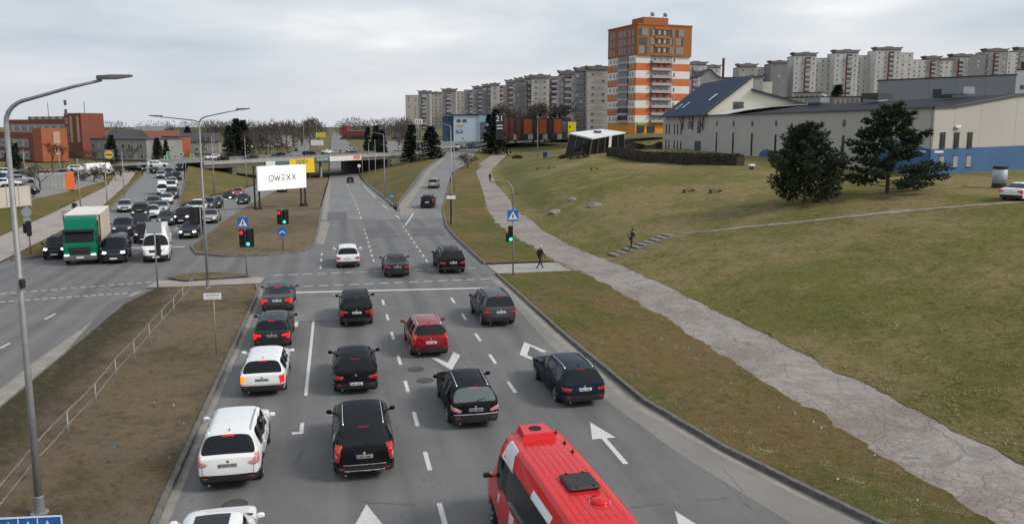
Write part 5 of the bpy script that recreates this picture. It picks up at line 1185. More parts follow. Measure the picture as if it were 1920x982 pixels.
    for i in range(10):
        a = -.6 + 24 * i / 10; MB().extr([(dep + .0, ridge - 2.9), (dep + 15, eave + .9), (dep + 15, eave + 1.15), (dep + .0, ridge - 2.65)], w2 * a, x2, up, w2 * 2.36).build('roof_sheet', SHT, h)
    MB().extr([(dep + .0, ridge - 3.3), (dep + 15.2, eave + .5), (dep + 15.2, eave + .9), (dep + .0, ridge - 2.9)], w2 * -.75, x2, up, w2 * .15).build('verge_board', EDGE, h)
    MB().extr([(-1.25, eave - .75), (-1.15, eave - .25), (dep + .35, ridge + .22), (dep + .35, ridge - .2)], w2 * -.75, x2, up, w2 * .15).build('verge_board', EDGE, h)
    for yy, s_ in ((8, .45), (23, .28), (28, .25)):
        c = x2 * (-1.2 + (dep + 1.55) * s_) + up * (eave - .30 + (ridge - eave + .5) * s_ + .12); sl_ = math.atan2(ridge - eave + .5, dep + 1.55); q = (w2 * yy + c)
        b = MB(); ax = (x2 * math.cos(sl_) + up * math.sin(sl_)); nn = (-x2 * math.sin(sl_) + up * math.cos(sl_)); b.extr([(-1.1, -.55), (1.1, -.55), (1.1, .55), (-1.1, .55)], q, ax, w2, nn * .14); b.build('skylight', mat('skylight_glass', (.5, .55, .6), .1, spec=.8), h)
    for k, yy in enumerate((20, 23, 26, 31, 34)):
        for z in (1.2, 5.0): put('slot_window', winmesh(.8, 2.4, 2, False), h, tuple(w2 * yy - x2 * .03 + up * z), rzw)
    for yy, z, ww, hh_ in ((13, 6.0, 2.6, 1.6), (5.5, 5.6, 2.6, 2.6)): put('window', winmesh(ww, hh_, 0, False), h, tuple(w2 * yy - x2 * .03 + up * z), rzw)
    MB().extr([(4, -1), (8.5, -1), (8.5, 2.6), (4, 2.6)], -x2 * .06, w2, up, x2 * .05).build('garage_door', mat('door_blue', (.02, .035, .08), .4), h)
    BRK = mat('bracket_red', (.16, .02, .025), .5)
    for yy in (2.2, 10, 18):
        b = MB(); b.tube([w2 * yy - x2 * .25 + up * (eave - 3.6), w2 * yy - x2 * .25 + up * (eave - .3)], .14, 6); b.tube([w2 * yy - x2 * .2 + up * (eave - 3.4), w2 * yy - x2 * 1.1 + up * (eave - .6)], .12, 6); b.build('roof_bracket', BRK, h)
    put('window', winmesh(2.2, 1.5, 0, False), h, tuple(x2 * 6.6 - w2 * .03 + up * (eave + 1.6)), math.atan2(x2.y, x2.x)); put('slot_window', winmesh(.6, 1.6, 2, False), h, tuple(x2 * 12.4 + w2 * .05 + up * (eave + .2)), math.atan2(x2.y, x2.x))
    # white curved canopy roof below the gable
    cvs = [(0, top + .2), (4, top + 1.0), (9, top + 1.7), (16, top + 2.1), (24, top + 2.2)]
    for (a, za), (b, zb_) in zip(cvs, cvs[1:]): MB().extr([(a, za), (b, zb_), (b, zb_ + .15), (a, za + .15)], -w2 * 12, x2, up, w2 * 11.9).build('canopy_roof', mat('canopy_white', (.5, .5, .48), .6), h)
hall()
# ------------------------------------------------------------------ halls behind
def simple(name, label, u0, d0, u1, d1, vtop, m, depth=20, wins=None, zbase=None, roof=None):
    t, W, p = bld(name, label, u0, d0, u1, d1, zbase=zbase); h = zpx(u0, vtop, d0) - p.z
    k = max(1, int(W / 6))
    for i in range(k): MB().box((W * (i + .5) / k, depth / 2, h / 2), (W / k - .04, depth, h)).build('wall_panel', m, t)
    MB().box((W / 2, depth / 2, h + .12), (W + .3, depth + .3, .3)).build('roof', roof or ROOFD, t)
    return t, W, h
t, W, h = simple('warehouse', 'windowless grey metal hall below the long panel block', 1637, 215, 1892, 190, 152, wall('hall_metal', (.235, .245, .275), .06), 40, zbase=6)
t, W, h = simple('office_block', 'white block with a strip of dark windows at right edge', 1892, 190, 1990, 184, 132, wall('white_metal', (.62, .64, .66), .05), 30, zbase=6)
for k in range(7): win(t, 1.5 + k * 1.6, h - 3.8, 1.3, 1.1, dark=2)
MB().box((3.0, 4, h + 1), (5, 4, 1.8)).build('roof_unit', ROOFD, t)
t, W, h = simple('low_building', 'low beige building with a row of narrow pillars behind the hall', 1462, 235, 1638, 225, 184, wall('beige_low', (.34, .30, .265)), 18, zbase=6.5)
for k in range(18): MB().box((2 + k * (W - 4) / 17, -.2, h - 2.6), (.5, .5, 4.2)).build('pillar', wall('pillar_beige', (.42, .37, .32)), t); 
for k in range(17): win(t, 2 + (k + .5) * (W - 4) / 17, h - 2.8, .9, 2.6, dark=2, frame=False)
t, W, h = simple('low_building', 'small flat house with dark window row below the crowned tower', 1481, 262, 1534, 258, 175, wall('house_pale', (.36, .34, .32)), 12, zbase=7)
for k in range(6): win(t, 1.2 + k * 1.5, h - 1.6, .8, 1.5, dark=2, frame=False)
t, W, p = bld('arched_hall', 'grey hall with wavy arched roof behind the blue roofed house', 1308, 232, 1424, 232, zbase=6)
n = 24; pts = []
for i in range(n + 1):
    f = i / n; pts.append((W * f, zpx(1308 + 116 * f, 150 - 18 * math.exp(-((f - .13) / .12) ** 2) - 5 * f - 14 * sm(.45, 1, f) * 0, 232) - p.z))
for (a, za), (b, zb_) in zip(pts, pts[1:]): MB().extr([(a, 0), (b - .02, 0), (b - .02, zb_), (a, za)], (0, 0, 0), (1, 0, 0), (0, 0, 1), (0, .3, 0)).build('wall_panel', PG[0], t); MB().extr([(a, za), (b, zb_), (b, zb_ + .4), (a, za + .4)], (0, -.3, 0), (1, 0, 0), (0, 0, 1), (0, 14, 0)).build('roof', ROOFD, t)
MB().tube([(W * .42, 4, 10), (W * .42, 4, zpx(1357, 107, 232) - p.z)], .35, 8).build('chimney', REDS, t); MB().box((W * .9, 6, 10.5), (10, 8, 12)).build('cream_block', wall('block_cream', (.60, .57, .49)), t)
# ------------------------------------------------------------------ pale blue building and black clad shop
t, W, p = bld('commercial_building', 'pale blue and white two storey building with dark blue side', 851, 318, 915, 318, zbase=4.5)
hz_ = zpx(851, 217, 318) - 4.5; MB().box((W * .36, 7, hz_ / 2), (W * .72, 14, hz_)).build('white_front', wall('pale_front', (.46, .53, .60), .05), t); MB().box((W * .86, 6.6, hz_ / 2 + .1), (W * .27, 14, hz_ + .2)).build('blue_front', wall('pale_blue', (.27, .40, .52), .06), t)
MB().box((-2.2, 8, hz_ / 2 - .1), (4.3, 14, hz_ - .1)).build('side_wing', wall('dark_blue', (.05, .085, .14)), t); MB().box((W / 2, 7, hz_ + .35), (W + 5, 15, .35)).build('roof', wall('roof_navy', (.03, .045, .09)), t)
for x in (2.0, 4.2): 
    for k in range(2): win(t, x + k * .8 - .4, hz_ - 2, .75, 1.1, dark=2, frame=False)
for r_ in range(4):
    for c_ in range(2): win(t, W * .82 + c_ * 1.2, 1.5 + r_ * 1.7, 1.1, 1.5, dark=0, frame=False).location.y = -.45
MB().bbox((2.3, -.1, hz_ - 6), (2.4, .12, 1.0), .3).build('shop_sign', mat('sign_blue', (.02, .04, .25), .4), t); MB().box((2.3, -.18, hz_ - 6), (1.5, .03, .3)).build('sign_mark', BUSWHITE, t)
for k in range(2): MB().box((2.6, -.06, hz_ - 3.6 - k * .6), (3.0 - k, .05, .35)).build('shop_lettering', mat('letter_ochre', (.42, .38, .25), .6), t)
t, W, p = bld('shop_building', 'black clad shop with rust orange facade panels', 938, 330, 1064, 352, zbase=4.5)
hb = zpx(950, 221, 330) - 4.5; MB().box((W / 2, 8, hb / 2), (W, 16, hb)).build('dark_body', wall('shop_black', (.03, .027, .028)), t)
for a, b in ((.33, .45), (.555, .665), (.775, .89)): MB().box((W * (a + b) / 2, -.15, hb * .62), (W * (b - a), .4, hb * .66)).build('rust_panel', wall('rust_panel', (.33, .085, .035), .12), t)
for a in (.16, .07, .25): MB().box((W * a, -.1, hb * .5), (W * .05, .3, hb * .9)).build('fin', wall('fin_rust', (.12, .03, .022)), t)
for a, b in ((.2, .3), (.47, .54), (.69, .75), (.9, .98)): MB().box((W * (a + b) / 2, -.05, hb * .6), (W * (b - a), .2, hb * .5)).build('window', WINM, t)
for k in range(8): MB().box((W * (.1 + k * .11), -.06, 1.4), (W * .07, .2, 2.2)).build('shop_window', WINL if k % 2 else WIND, t)
t = thing('pylon_sign', 'black pylon sign with white figures beside the dark conifer', 'sign', tuple(G(937, 262)), -YAW); hp = zpx(937, 213, 255) - t.location.z
g = atd(937, 262, 255); t.location = (g.x, g.y, g.z); hp = zpx(937, 213, 255) - g.z
MB().bbox((0, 0, hp / 2), (2.5, .5, hp), .05).build('pylon', TRIM, t); tm = text_mesh('21', 2.4, BUSWHITE, .01); tm.transform(Matrix.Rotation(R(90), 4, 'X')); put('figures', tm, t, (0, -.28, hp - 1.6))
for k in range(2): MB().box((0, -.27, hp - 3.6 - k * .9), (1.8, .04, .3)).build('text_bar', BUSWHITE, t)
# ------------------------------------------------------------------ slanted kiosk
def kiosk():
    F, Lc, Rc, Bk = atd(1110, 259, 172), atd(1066, 249, 177), atd(1173, 248, 180), atd(1128, 242, 187)
    f0, l0, r0, b0 = atd(1105, 284, 173), atd(1060, 281, 177), atd(1170, 273, 180), atd(1122, 270, 187); o = (f0 + l0 + r0 + b0) / 4
    t = thing('kiosk', 'slanted black glass pavilion with white roof on the lawn edge', 'kiosk', tuple(o)); BLK = mat('kiosk_black', (.010, .010, .011), .35, spec=.25); FR = mat('kiosk_frame', (.16, .16, .16), .5); RW = mat('kiosk_roof', (.66, .67, .68), .5); dn = Vector((0, 0, -.28))
    def hexa(nm, lo, hi, m): return MB().add([p - o for p in lo + hi], [(3, 2, 1, 0), (4, 5, 6, 7), (0, 1, 5, 4), (1, 2, 6, 5), (2, 3, 7, 6), (3, 0, 4, 7)]).build(nm, m, t)
    hexa('roof', [p + dn for p in (F, Rc, Bk, Lc)], [F, Rc, Bk, Lc], RW)
    cen = (F + Rc + Bk + Lc) / 4; tops = [p.lerp(cen, .06) + dn for p in (F, Rc, Bk, Lc)]; bots = [p - Vector((0, 0, 1.2)) for p in (f0, r0, b0, l0)]; hexa('glass_body', bots, tops, BLK)
    for (a, b), (c, d_), n in (((bots[0], bots[1]), (tops[0], tops[1]), 5), ((bots[3], bots[0]), (tops[3], tops[0]), 3)):
        out_ = ((b - a).cross(Vector((0, 0, 1)))).normalized() * .08
        for k in range(n + 1): MB().tube([a.lerp(b, k / n) - o + out_, c.lerp(d_, k / n) - o + out_], .07, 4).build('leaning_post', FR, t)
    a, b, c, d_ = bots[0].lerp(bots[1], .52), bots[0].lerp(bots[1], .60), tops[0].lerp(tops[1], .60), tops[0].lerp(tops[1], .52); off = ((b - a).cross(Vector((0, 0, 1)))).normalized() * .12
    MB().add([p - o + off for p in (a, b, c, d_)] + [p - o + off * .3 for p in (a, b, c, d_)], [(0, 1, 2, 3), (7, 6, 5, 4), (0, 4, 5, 1), (1, 5, 6, 2), (2, 6, 7, 3), (3, 7, 4, 0)]).build('white_door', RW, t)
    p = F.lerp(Bk, .55) - o; MB().bbox((p.x, p.y, p.z + .25), (1.5, 1.1, .5), .1).build('roof_unit', ROOFD, t)
kiosk()
# ------------------------------------------------------------------ brick hospital and houses on the left
BRK1 = mat('brick_red', (.20, .062, .042), .9, var=.15, scale=1.0, bump=.1); BRK2 = mat('brick_orange_and_sunlit', (.31, .098, .048), .9, var=.15, scale=1.0, bump=.1); GBND = wall('grey_band', (.25, .245, .24))
def hospital():
    t, W, p = bld('hospital_block', 'long red brick building with grey window bands and end tower', 22, 300, 168, 276, zbase=0)
    W0 = W; htop = zpx(150, 224, 285)
    MB().box((W * .40, 4.5, htop / 2), (W * .8, 9, htop)).build('main_slab', BRK1, t)
    for k, z in enumerate((htop - 3.0, htop - 6.6, htop - 10.2)):
        MB().box((W * .38, -.1, z), (W * .72, .3, 2.9)).build('window_band', GBND, t)
        for c in range(22): win(t, W * .04 + c * W * .72 / 22, z, 1.25, 1.7, dark=(c + k) % 3, frame=True).location.y = -.26
    MB().box((W * .9, 2, htop / 2 + 1), (W * .2, 8, htop + 2)).build('end_tower', BRK1, t)
    for x in (.885, .965): MB().box((W * x, -2.1, htop / 2 + 3), (W * .025, .3, htop - 4)).build('tower_strip', wall('tan_strip', (.42, .30, .22)), t)
    for f in range(6): win(t, W * .83, 3 + f * 3, 1.6, 1.8, dark=2).location.y = -2.02
    for k in range(7): MB().box((W * (.1 + k * .09), 6, htop + .5), (2, 2, 1.2)).build('roof_unit', CROWN, t)
    for k in (.32, .78): MB().tube([(W * k, 6, htop), (W * k, 6, htop + 6)], .12, 5).build('mast', CROWN, t)
    s, W2, p2 = bld('brick_wing', 'lower orange red brick wing in front of the long brick building', -20, 262, 90, 244, zbase=0)
    h2 = zpx(88, 241, 240)
    MB().box((W2 * .43, 4.5, h2 / 2 - .6), (W2 * .86, 9, h2 - 1.2)).build('wing_slab', BRK1, s); MB().box((W2 * .93, 2.4, h2 / 2), (W2 * .14, 7.5, h2)).build('wing_tower', BRK2, s)  # sunlight on the tower's end face is put into its brighter orange
    MB().box((W2 + .05, 3.0, h2 * .55), (.3, 2.0, h2 * .7)).build('tower_strip', wall('tan_strip', (.42, .30, .22)), s)
    for z in (h2 - 4.4, h2 - 8.0):
        MB().box((W2 * .37, -.1, z), (W2 * .7, .3, 2.6)).build('window_band', GBND, s)
        for c in range(15): win(s, W2 * .03 + c * W2 * .7 / 15, z, 1.25, 1.6, dark=c % 3).location.y = -.26
    q, W3, p3 = bld('annex_building', 'grey low annex with window rows right of the brick end tower', 172, 262, 276, 252, zbase=0); h3 = zpx(200, 262, 258)
    MB().box((W3 / 2, 7, h3 / 2), (W3, 14, h3)).build('wall', GBND, q); MB().box((W3 / 2, 7, h3 + .2), (W3 + .3, 14.3, .4)).build('roof', ROOFD, q)
    for f in range(2):
        for c in range(9): win(q, 1.2 + c * (W3 - 2) / 8.5, h3 - 2 - f * 3.1, 1.3, 1.5, dark=c % 3)
hospital()
def house(label, u, v, d, w, h, m, rm, gable=True):
    g = atd(u, v, d); t = thing('house', label, 'house', (g.x, g.y, T(g.x, g.y)), -YAW + rb.uniform(-.4, .4), 'small houses on the left skyline'); MB().box((0, 0, h / 2), (w, 9, h)).build('wall', m, t)
    if gable: MB().extr([(-5, 0), (5, 0), (0, 3.2)], (-w / 2 - .4, 0, h), (0, 1, 0), (0, 0, 1), (w + .8, 0, 0)).build('roof', rm, t)
    else: MB().box((0, 0, h + .15), (w + .4, 9.4, .3)).build('roof', rm, t)
    for k in range(max(2, int(w / 3))):
        for f in range(max(1, int(h / 3))): put('window', winmesh(1.2, 1.3, k % 3), t, (-w / 2 + w * (k + .5) / max(2, int(w / 3)), -4.51, 1.6 + f * 3))
house('long pale house with reddish roof behind the ramp top', 265, 280, 300, 26, 5.5, wall('h1', (.42, .39, .36)), mat('roof_rust', (.17, .07, .05), .9)); house('orange brick house cube behind the ramp top', 332, 280, 300, 6, 6.5, BRK2, ROOFD, False); house('grey house with dark roof right of the orange cube', 372, 283, 320, 16, 4.5, GBND, ROOFD)
house('grey gabled house deep behind the conifers', 285, 265, 420, 16, 7, GBND, mat('roof_grey', (.2, .2, .21), .9)); house('small brown house right of the brick annex', 240, 285, 280, 10, 6, wall('h2', (.36, .17, .09)), ROOFD); house('white house among the trees left of the avenue', 515, 262, 420, 14, 6, wall('h3', (.5, .5, .5)), ROOFD)
for k, (u, d, w_, h_, c_) in enumerate(((669, 640, 15, 6, (.20, .045, .035)), (646, 640, 4, 10, (.24, .03, .03)))):
    g = atd(u, 245, d); t = thing('store_building', ('low far store with dull red front', 'narrow far red tower beside the low store')[k], 'building', (g.x, g.y, 0), -YAW); MB().box((0, 8, h_ / 2), (w_, 16, h_)).build('wall', wall('store%d' % k, c_), t); MB().box((0, 8, h_ + .2), (w_ + .5, 16.5, .4)).build('roof', wall('store_roof', (.25, .22, .2)), t); MB().box((0, -.1, 1.6), (w_ * .8, .2, 2)).build('window_band', WINM, t)
g = atd(687, 268, 330); t = thing('white_cabin', 'small white flat cabin beside the far conifers', 'cabin', (g.x, g.y, T(g.x, g.y)), -YAW); MB().box((0, 2, 1.7), (8, 4, 3.4)).build('wall', wall('cabin', (.55, .55, .55)), t); MB().box((0, 2, 3.5), (8.4, 4.4, .25)).build('roof', ROOFD, t); MB().box((-3, -.05, 1.4), (1.2, .2, 2.4)).build('door', WIND, t)
# ------------------------------------------------------------------ underpass bridge with its banners
def bridge():
    x0, x1 = -34.0, 30.0; t = thing('bridge', 'low concrete road bridge over the underpass, hung with banners', 'bridge', (0, 0, 0)); CB = wall('bridge_concrete', (.30, .295, .285), .2, .3); DK = wall('bridge_shaded', (.10, .098, .095), .25, .3)  # darker concrete puts the underpass shade into deck, girders and abutments
    dvec = Vector((1, 1.05, 0)).normalized(); L = (x1 - x0) * math.sqrt(1 + 1.05 ** 2); o = Vector((x0, cross_y(x0), 0)); nb = Vector((-dvec.y, dvec.x, 0)); wd = 31 / math.sqrt(1 + 1.05 ** 2)  # deck made deeper than the road to darken the underpass
    def bar(nm, a, b, y0, y1, z0, z1, m): return MB().extr([(a, z0), (b, z0), (b, z1), (a, z1)], o + nb * y0, dvec, Vector((0, 0, 1)), nb * (y1 - y0)).build(nm, m, t)
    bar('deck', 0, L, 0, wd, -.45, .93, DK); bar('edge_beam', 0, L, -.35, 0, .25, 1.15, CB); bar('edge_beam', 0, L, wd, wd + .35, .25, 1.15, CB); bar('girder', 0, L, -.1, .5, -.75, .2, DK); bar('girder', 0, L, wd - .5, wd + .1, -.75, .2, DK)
    for y in (-.2, wd + .2):
        bar('handrail', 0, L, y - .03, y + .03, 2.0, 2.06, TRIM); bar('handrail', 0, L, y - .02, y + .02, 1.6, 1.64, TRIM)
        for k in range(37): bar('rail_post', L * k / 36 - .03, L * k / 36 + .03, y - .03, y + .03, 1.1, 2.0, TRIM)
    for xx in (-10.5, -7.5, -3.0):
        for k in range(3): s_ = (xx - x0) * math.sqrt(1 + 1.05 ** 2) ; q = o + dvec * s_ + nb * (2 + k * 5); MB().lathe([(.45, -6.5), (.45, -.4)], 14, q).build('pier', CB, t)
    for xx, sg in ((-26.5, -1), (17.5, 1)):
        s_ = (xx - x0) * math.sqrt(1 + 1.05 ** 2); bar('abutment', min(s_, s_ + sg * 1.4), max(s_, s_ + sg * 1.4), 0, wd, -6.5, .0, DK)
    def banner(label, u0, u1, v0, v1, m, extra=None):
        """hung on the near face of the bridge"""
        def hit(u, v):
            d = ray(u, v); q = o - nb * .5; tt = (Vector((q.x, q.y, 0)) - Vector((0, 0, 0))).dot(nb) / Vector((d.x, d.y, 0)).dot(nb); return Vector((0, 0, CAMH)) + d * tt
        a, b, c = hit(u0, v0), hit(u1, v0), hit(u0, v1); w_ = (Vector((b.x, b.y)) - Vector((a.x, a.y))).length; h_ = a.z - c.z
        s = thing('banner', label, 'banner', (a.x, a.y, c.z), math.atan2(dvec.y, dvec.x), 'banners on the bridge'); MB().box((w_ / 2, 0, h_ / 2), (w_, .08, h_)).build('sheet', m, s)
        MB().box((w_ / 2, .16, h_ - .1), (w_, .2, .08)).build('hanging_rail', TRIM, s)
        for tx, sz, x, z, mm in (extra or []):
            tm = text_mesh(tx, sz * h_, mm, .005, sx=1.15); tm.transform(Matrix.Rotation(R(90), 4, 'X')); put('lettering', tm, s, (w_ * x, -.06, h_ * z))
        return s, w_, h_
    YL = mat('banner_yellow', (.72, .50, .02), .6); GN = mat('banner_green', (.06, .13, .125), .6); BW = mat('banner_white', (.62, .63, .64), .6)
    banner('white banner at the left on the bridge', 498, 516, 303, 311, BW); banner('dark green banner beside the white one on the bridge', 517, 541, 303, 312, GN)
    banner('yellow banner with large black figures hanging below the bridge', 542, 589, 299, 326, YL, [('3000+', .42, .5, .78, PLTXT)]); banner('dark banner with large white letters on the bridge', 590, 618, 295, 304, GN, [('AMŽINIE', .75, .5, .5, BW)])
    s, w_, h_ = banner('long pale banner with orange stripe over the dark lane', 618, 677, 292, 303, BW); MB().box((w_ * .85, -.05, h_ * .5), (w_ * .22, .02, h_ * .6)).build('orange_patch', mat('banner_orange', (.5, .2, .1), .6), s); MB().box((w_ * .5, -.05, h_ * .93), (w_ * .98, .02, h_ * .1)).build('red_stripe', mat('banner_red', (.4, .05, .04), .6), s)
bridge()
# fence panels on the left and the orange container
t = thing('fence', 'cream fence of tall panels at the left edge', 'fence', tuple(at(2, 392, .9)), R(58)); t.location.z = .9
for k in range(-6, 3): MB().box((k * 1.6, 0, 1.3), (1.54, .06, 2.4)).build('fence_panel', wall('fence_cream', (.50, .47, .40)), t); MB().box((k * 1.6 + .8, -.02, 1.35), (.1, .1, 2.7)).build('fence_post', CONC, t)
p = G(117, 356); t = thing('container', 'grey cargo container with bright orange end doors', 'container', (p.x, p.y, p.z), R(20)); MB().bbox((-1.6, 0, 1.35), (4.2, 2.4, 2.6), .05).build('body', wall('container_grey', (.30, .31, .32)), t); MB().bbox((1.05, 0, 1.35), (1.2, 2.5, 2.7), .04).build('orange_end', mat('container_orange', (.72, .15, .02), .5), t)
for k in range(8): MB().box((-3.5 + k * .5, -1.22, 1.35), (.2, .06, 2.4)).build('corrugation', wall('container_grey', (.30, .31, .32)), t)
# ================================================================== VEGETATION
BARK = mat('bark', (.075, .058, .045), .95, var=.3, scale=8, bump=.5); TWIG = mat('twigs', (.085, .070, .058), .95); TWIGO = mat('willow_twigs', (.22, .075, .025), .95); PINEM = mat('pine_needles', (.016, .029, .012), .8, var=.45, scale=2.2); PINEL = mat('pine_needles_light', (.034, .052, .019), .8, var=.4, scale=3)
SPRM = mat('spruce_needles', (.014, .024, .016), .85, var=.4, scale=1.5); HEDM = mat('hedge_leaves', (.034, .028, .018), .9, var=.5, scale=4); FARM = mat('far_wood', (.060, .053, .050), .95, var=.3, scale=.05)
def rv(r): 
    a = r.uniform(0, 2 * math.pi); z = r.uniform(-1, 1); s = math.sqrt(1 - z * z); return Vector((s * math.cos(a), s * math.sin(a), z))
def clump(m, c, ax, n, ln, wd, r, spread=.9):
    for _ in range(n):
        d = (ax + rv(r) * spread).normalized() * ln * r.uniform(.6, 1.15); sd = d.cross(rv(r)).normalized() * wd; m.cur = 1 if r.random() < .25 else 0
        m.add([c - sd, c + sd, c + d + sd * .3, c + d - sd * .3], [(0, 1, 2, 3)])
def pine(label, base, h, rad, seed, trunk_clear, layered, lean=0.0):
    r = random.Random(seed); t = thing('pine_tree', label, 'pine tree', base); tr = MB(); cr = MB()
    top = Vector((lean, 0, h)); tr.tube([(0, 0, -.3), (0, 0, .3), Vector((lean * .4, .05, h * .45)), Vector((lean * .8, 0, h * .8)), top], [.24, .17, .12, .06, .02], 8); nb = int(66 if layered else 84)
    for k in range(nb):
        f = trunk_clear + (1 - trunk_clear) * (k / nb) ** .9; z = h * f; a = k * 2.4 + r.uniform(-.5, .5)
        prof = (min(1, (1.05 - f) * 1.35) ** .95 * min(1, .74 + f * .9) * (1.16 if k % 4 == 0 else .95)) if not layered else (1.06 - f) ** .72 * (1.12 if k % 3 else .8)
        if layered and k in (3, 8): prof *= 1.45; a = -.2 + .3 * (k == 8)
        L = rad * prof * r.uniform(.66, 1.16) + .22; d = Vector((math.cos(a), math.sin(a), .18 + .5 * f * r.random())); 
        if layered and f < .35: d.z -= .22
        p0 = Vector((lean * f, 0, z)); pts = [p0 + Vector((d.x * L * q, d.y * L * q, L * (d.z * q + .16 * q * q))) for q in (0, .35, .7, 1)]
        tr.tube(pts, [.05, .035, .022, .01], 5)
        for q in range(int(8 + 17 * L)):
            s = r.uniform(.2, 1.0) ** .7; i = min(2, int(s * 3)); p = pts[i].lerp(pts[i + 1], s * 3 - i) + rv(r) * (.14 + L * .085)
            if layered: p.z = pts[i].z * .55 + p.z * .45 + r.uniform(-.06, .16)
            clump(cr, p, Vector((d.x * .45, d.y * .45, .75)), 9, .32, .042, r, .95)
    for q in range(30): clump(cr, top + rv(r) * .35, Vector((0, 0, 1)), 9, .28, .03, r)
    tr.build('trunk', BARK, t, True); o = cr.build('crown', [PINEM, PINEL], t); return t
def g3(u, v): p = G(u, v); return (p.x, p.y, p.z)
pine('rounded dense pine standing left of the other on the lawn', g3(1508, 384), 6.8, 3.3, 3, .03, False)
pine('layered spreading pine standing right of the other, before the hall', g3(1663, 364), 7.5, 3.9, 8, .07, True, .1)
def branchy(r, h, spread, levels, n0, mat_m, tw=.012, upright=.6):
    m = MB()
    def grow(p, d, L, rad, lv):
        q = p + d * L; mid = p.lerp(q, .5) + rv(r) * L * .06; m.tube([p, mid, q], [rad, rad * .8, rad * .6], 5 if lv > 1 else 3, False)
        if lv == 0: return
        for k in range(n0 if lv < levels else n0 + 1):
            nd = (d + rv(r) * spread + Vector((0, 0, upright * .35))).normalized(); grow(p.lerp(q, r.uniform(.55, 1)), nd, L * r.uniform(.55, .8), max(tw, rad * .55), lv - 1)
    grow(Vector((0, 0, -.2)), Vector((0, 0, 1)), h * .34, h * .018, levels); return m
def tree_proto(name, seed, h, levels, n0, m, spread=.75, tw=.03, upright=.6):
    mb = branchy(random.Random(seed), h, spread, levels, n0, m, tw, upright); ys = [v[2] for v in mb.v]; sc = h / max(ys); mb.v = [(x * sc, y * sc, z * sc) for x, y, z in mb.v]
    tri = len(mb.f); cut = 60
    a = MB(); b = MB()
    a.v = mb.v; a.f = mb.f[:cut]; a.m = [0] * cut; b.v = mb.v; b.f = mb.f[cut:]; b.m = [0] * (tri - cut); return a.mesh('trunk', BARK, True), b.mesh('crown', m)
BT = [tree_proto('bare', s, 10, 5, 3, TWIG, tw=.035) for s in (1, 2, 4)]; BW_ = tree_proto('willow', 9, 10, 5, 3, TWIGO, .6, .04, 1.0); BSH = tree_proto('bush', 12, 3, 4, 4, TWIG, 1.0, .02, .3)
def spruce_proto(seed, h, rad, m):
    r = random.Random(seed); c = MB(); tr = MB().tube([(0, 0, -.3), (0, 0, h * .98)], [.22, .03], 6)
    for k in range(int(h * 26)):
        f = r.random() ** .8; z = h * (.04 + .95 * f); L = rad * (1 - f) ** .85 * r.uniform(.65, 1.15) + .15; a = r.uniform(0, 6.283); d = Vector((math.cos(a), math.sin(a), -.25)); 
        for q in range(4):
            s = (q + .6) / 4; p = Vector((0, 0, z)) + d * L * s; clump(c, p, d + Vector((0, 0, -.1)), 4, .16 * rad * .45 + .28, .09 + .03 * rad, r, .8)
    return tr.mesh('trunk', BARK, True), c.mesh('crown', [m, m])
SP = [spruce_proto(3, 8, 2.2, SPRM), spruce_proto(5, 8, 1.5, SPRM)]
def plant(proto, name, label, cat, u, vb, d, vt, wide=1.0, ph=10.0, group=None, ang=0.0):
    """placed on its pixel column at a distance, scaled so that its tip meets a photo row"""
    g = atd(u, vb, d); z0 = T(g.x, g.y); h = max(1.0, zpx(u, vt, d) - z0); s = h / ph; t = thing(name, label, cat, (g.x, g.y, z0), ang, group); t.scale = (s * wide, s * wide, s); put('trunk', proto[0], t); put('crown', proto[1], t); return t
rt = random.Random(21)
ORD = 'first second third fourth fifth sixth seventh eighth ninth tenth eleventh twelfth thirteenth fourteenth fifteenth sixteenth seventeenth eighteenth'.split()
plant(BW_, 'willow_tree', 'orange twigged bare willow in front of the brick wing', 'tree', 100, 320, 190, 262, 1.3, ang=1)
plant(BW_, 'willow_tree', 'second orange willow just right of the brick wing tower', 'tree', 118, 322, 200, 270, 1.1, ang=3)
plant(BT[0], 'bare_tree', 'dark crooked bare tree beside the orange container', 'tree', 78, 372, 122, 310, 1.5, ang=2); plant(BT[1], 'bare_tree', 'bare tree over the parked cars at left', 'tree', 62, 350, 145, 305, 1.3, ang=.5)
for k, (u, vb, vt, d) in enumerate(((160, 345, 318, 150), (178, 342, 312, 152), (196, 335, 305, 160), (142, 352, 325, 140))): plant(BSH, 'bare_bush', ('leafless bush beside the left lamp post', 'leafless bush in the middle of the roadside thicket', 'leafless bush under the yellow sign', 'leafless bush nearest the orange container')[k], 'bush', u, vb, d, vt, 1.5, 3.0, 'bushes on the left bank', k)
for k, (u, vt, d, i) in enumerate(((210, 253, 215, 0), (18, 262, 205, 1), (30, 268, 205, 1), (296, 258, 255, 0), (312, 262, 250, 1), (354, 237, 330, 0), (445, 222, 300, 0), (458, 225, 300, 0), (430, 235, 290, 1))): plant(SP[i], 'conifer_tree', ('dark conifer between the brick annex and the path', 'dark conifer at the far left edge', 'slim conifer next to the far left one', 'dark conifer behind the ramp top', 'slim conifer behind the ramp top', 'dark conifer on the skyline left of the lamp', 'tallest dark conifer left of the avenue', 'second tall conifer left of the avenue', 'slim conifer left of the tall pair')[k], 'conifer', u, 290, d, vt, 1.15, 8.0, 'dark conifers on the left', k)
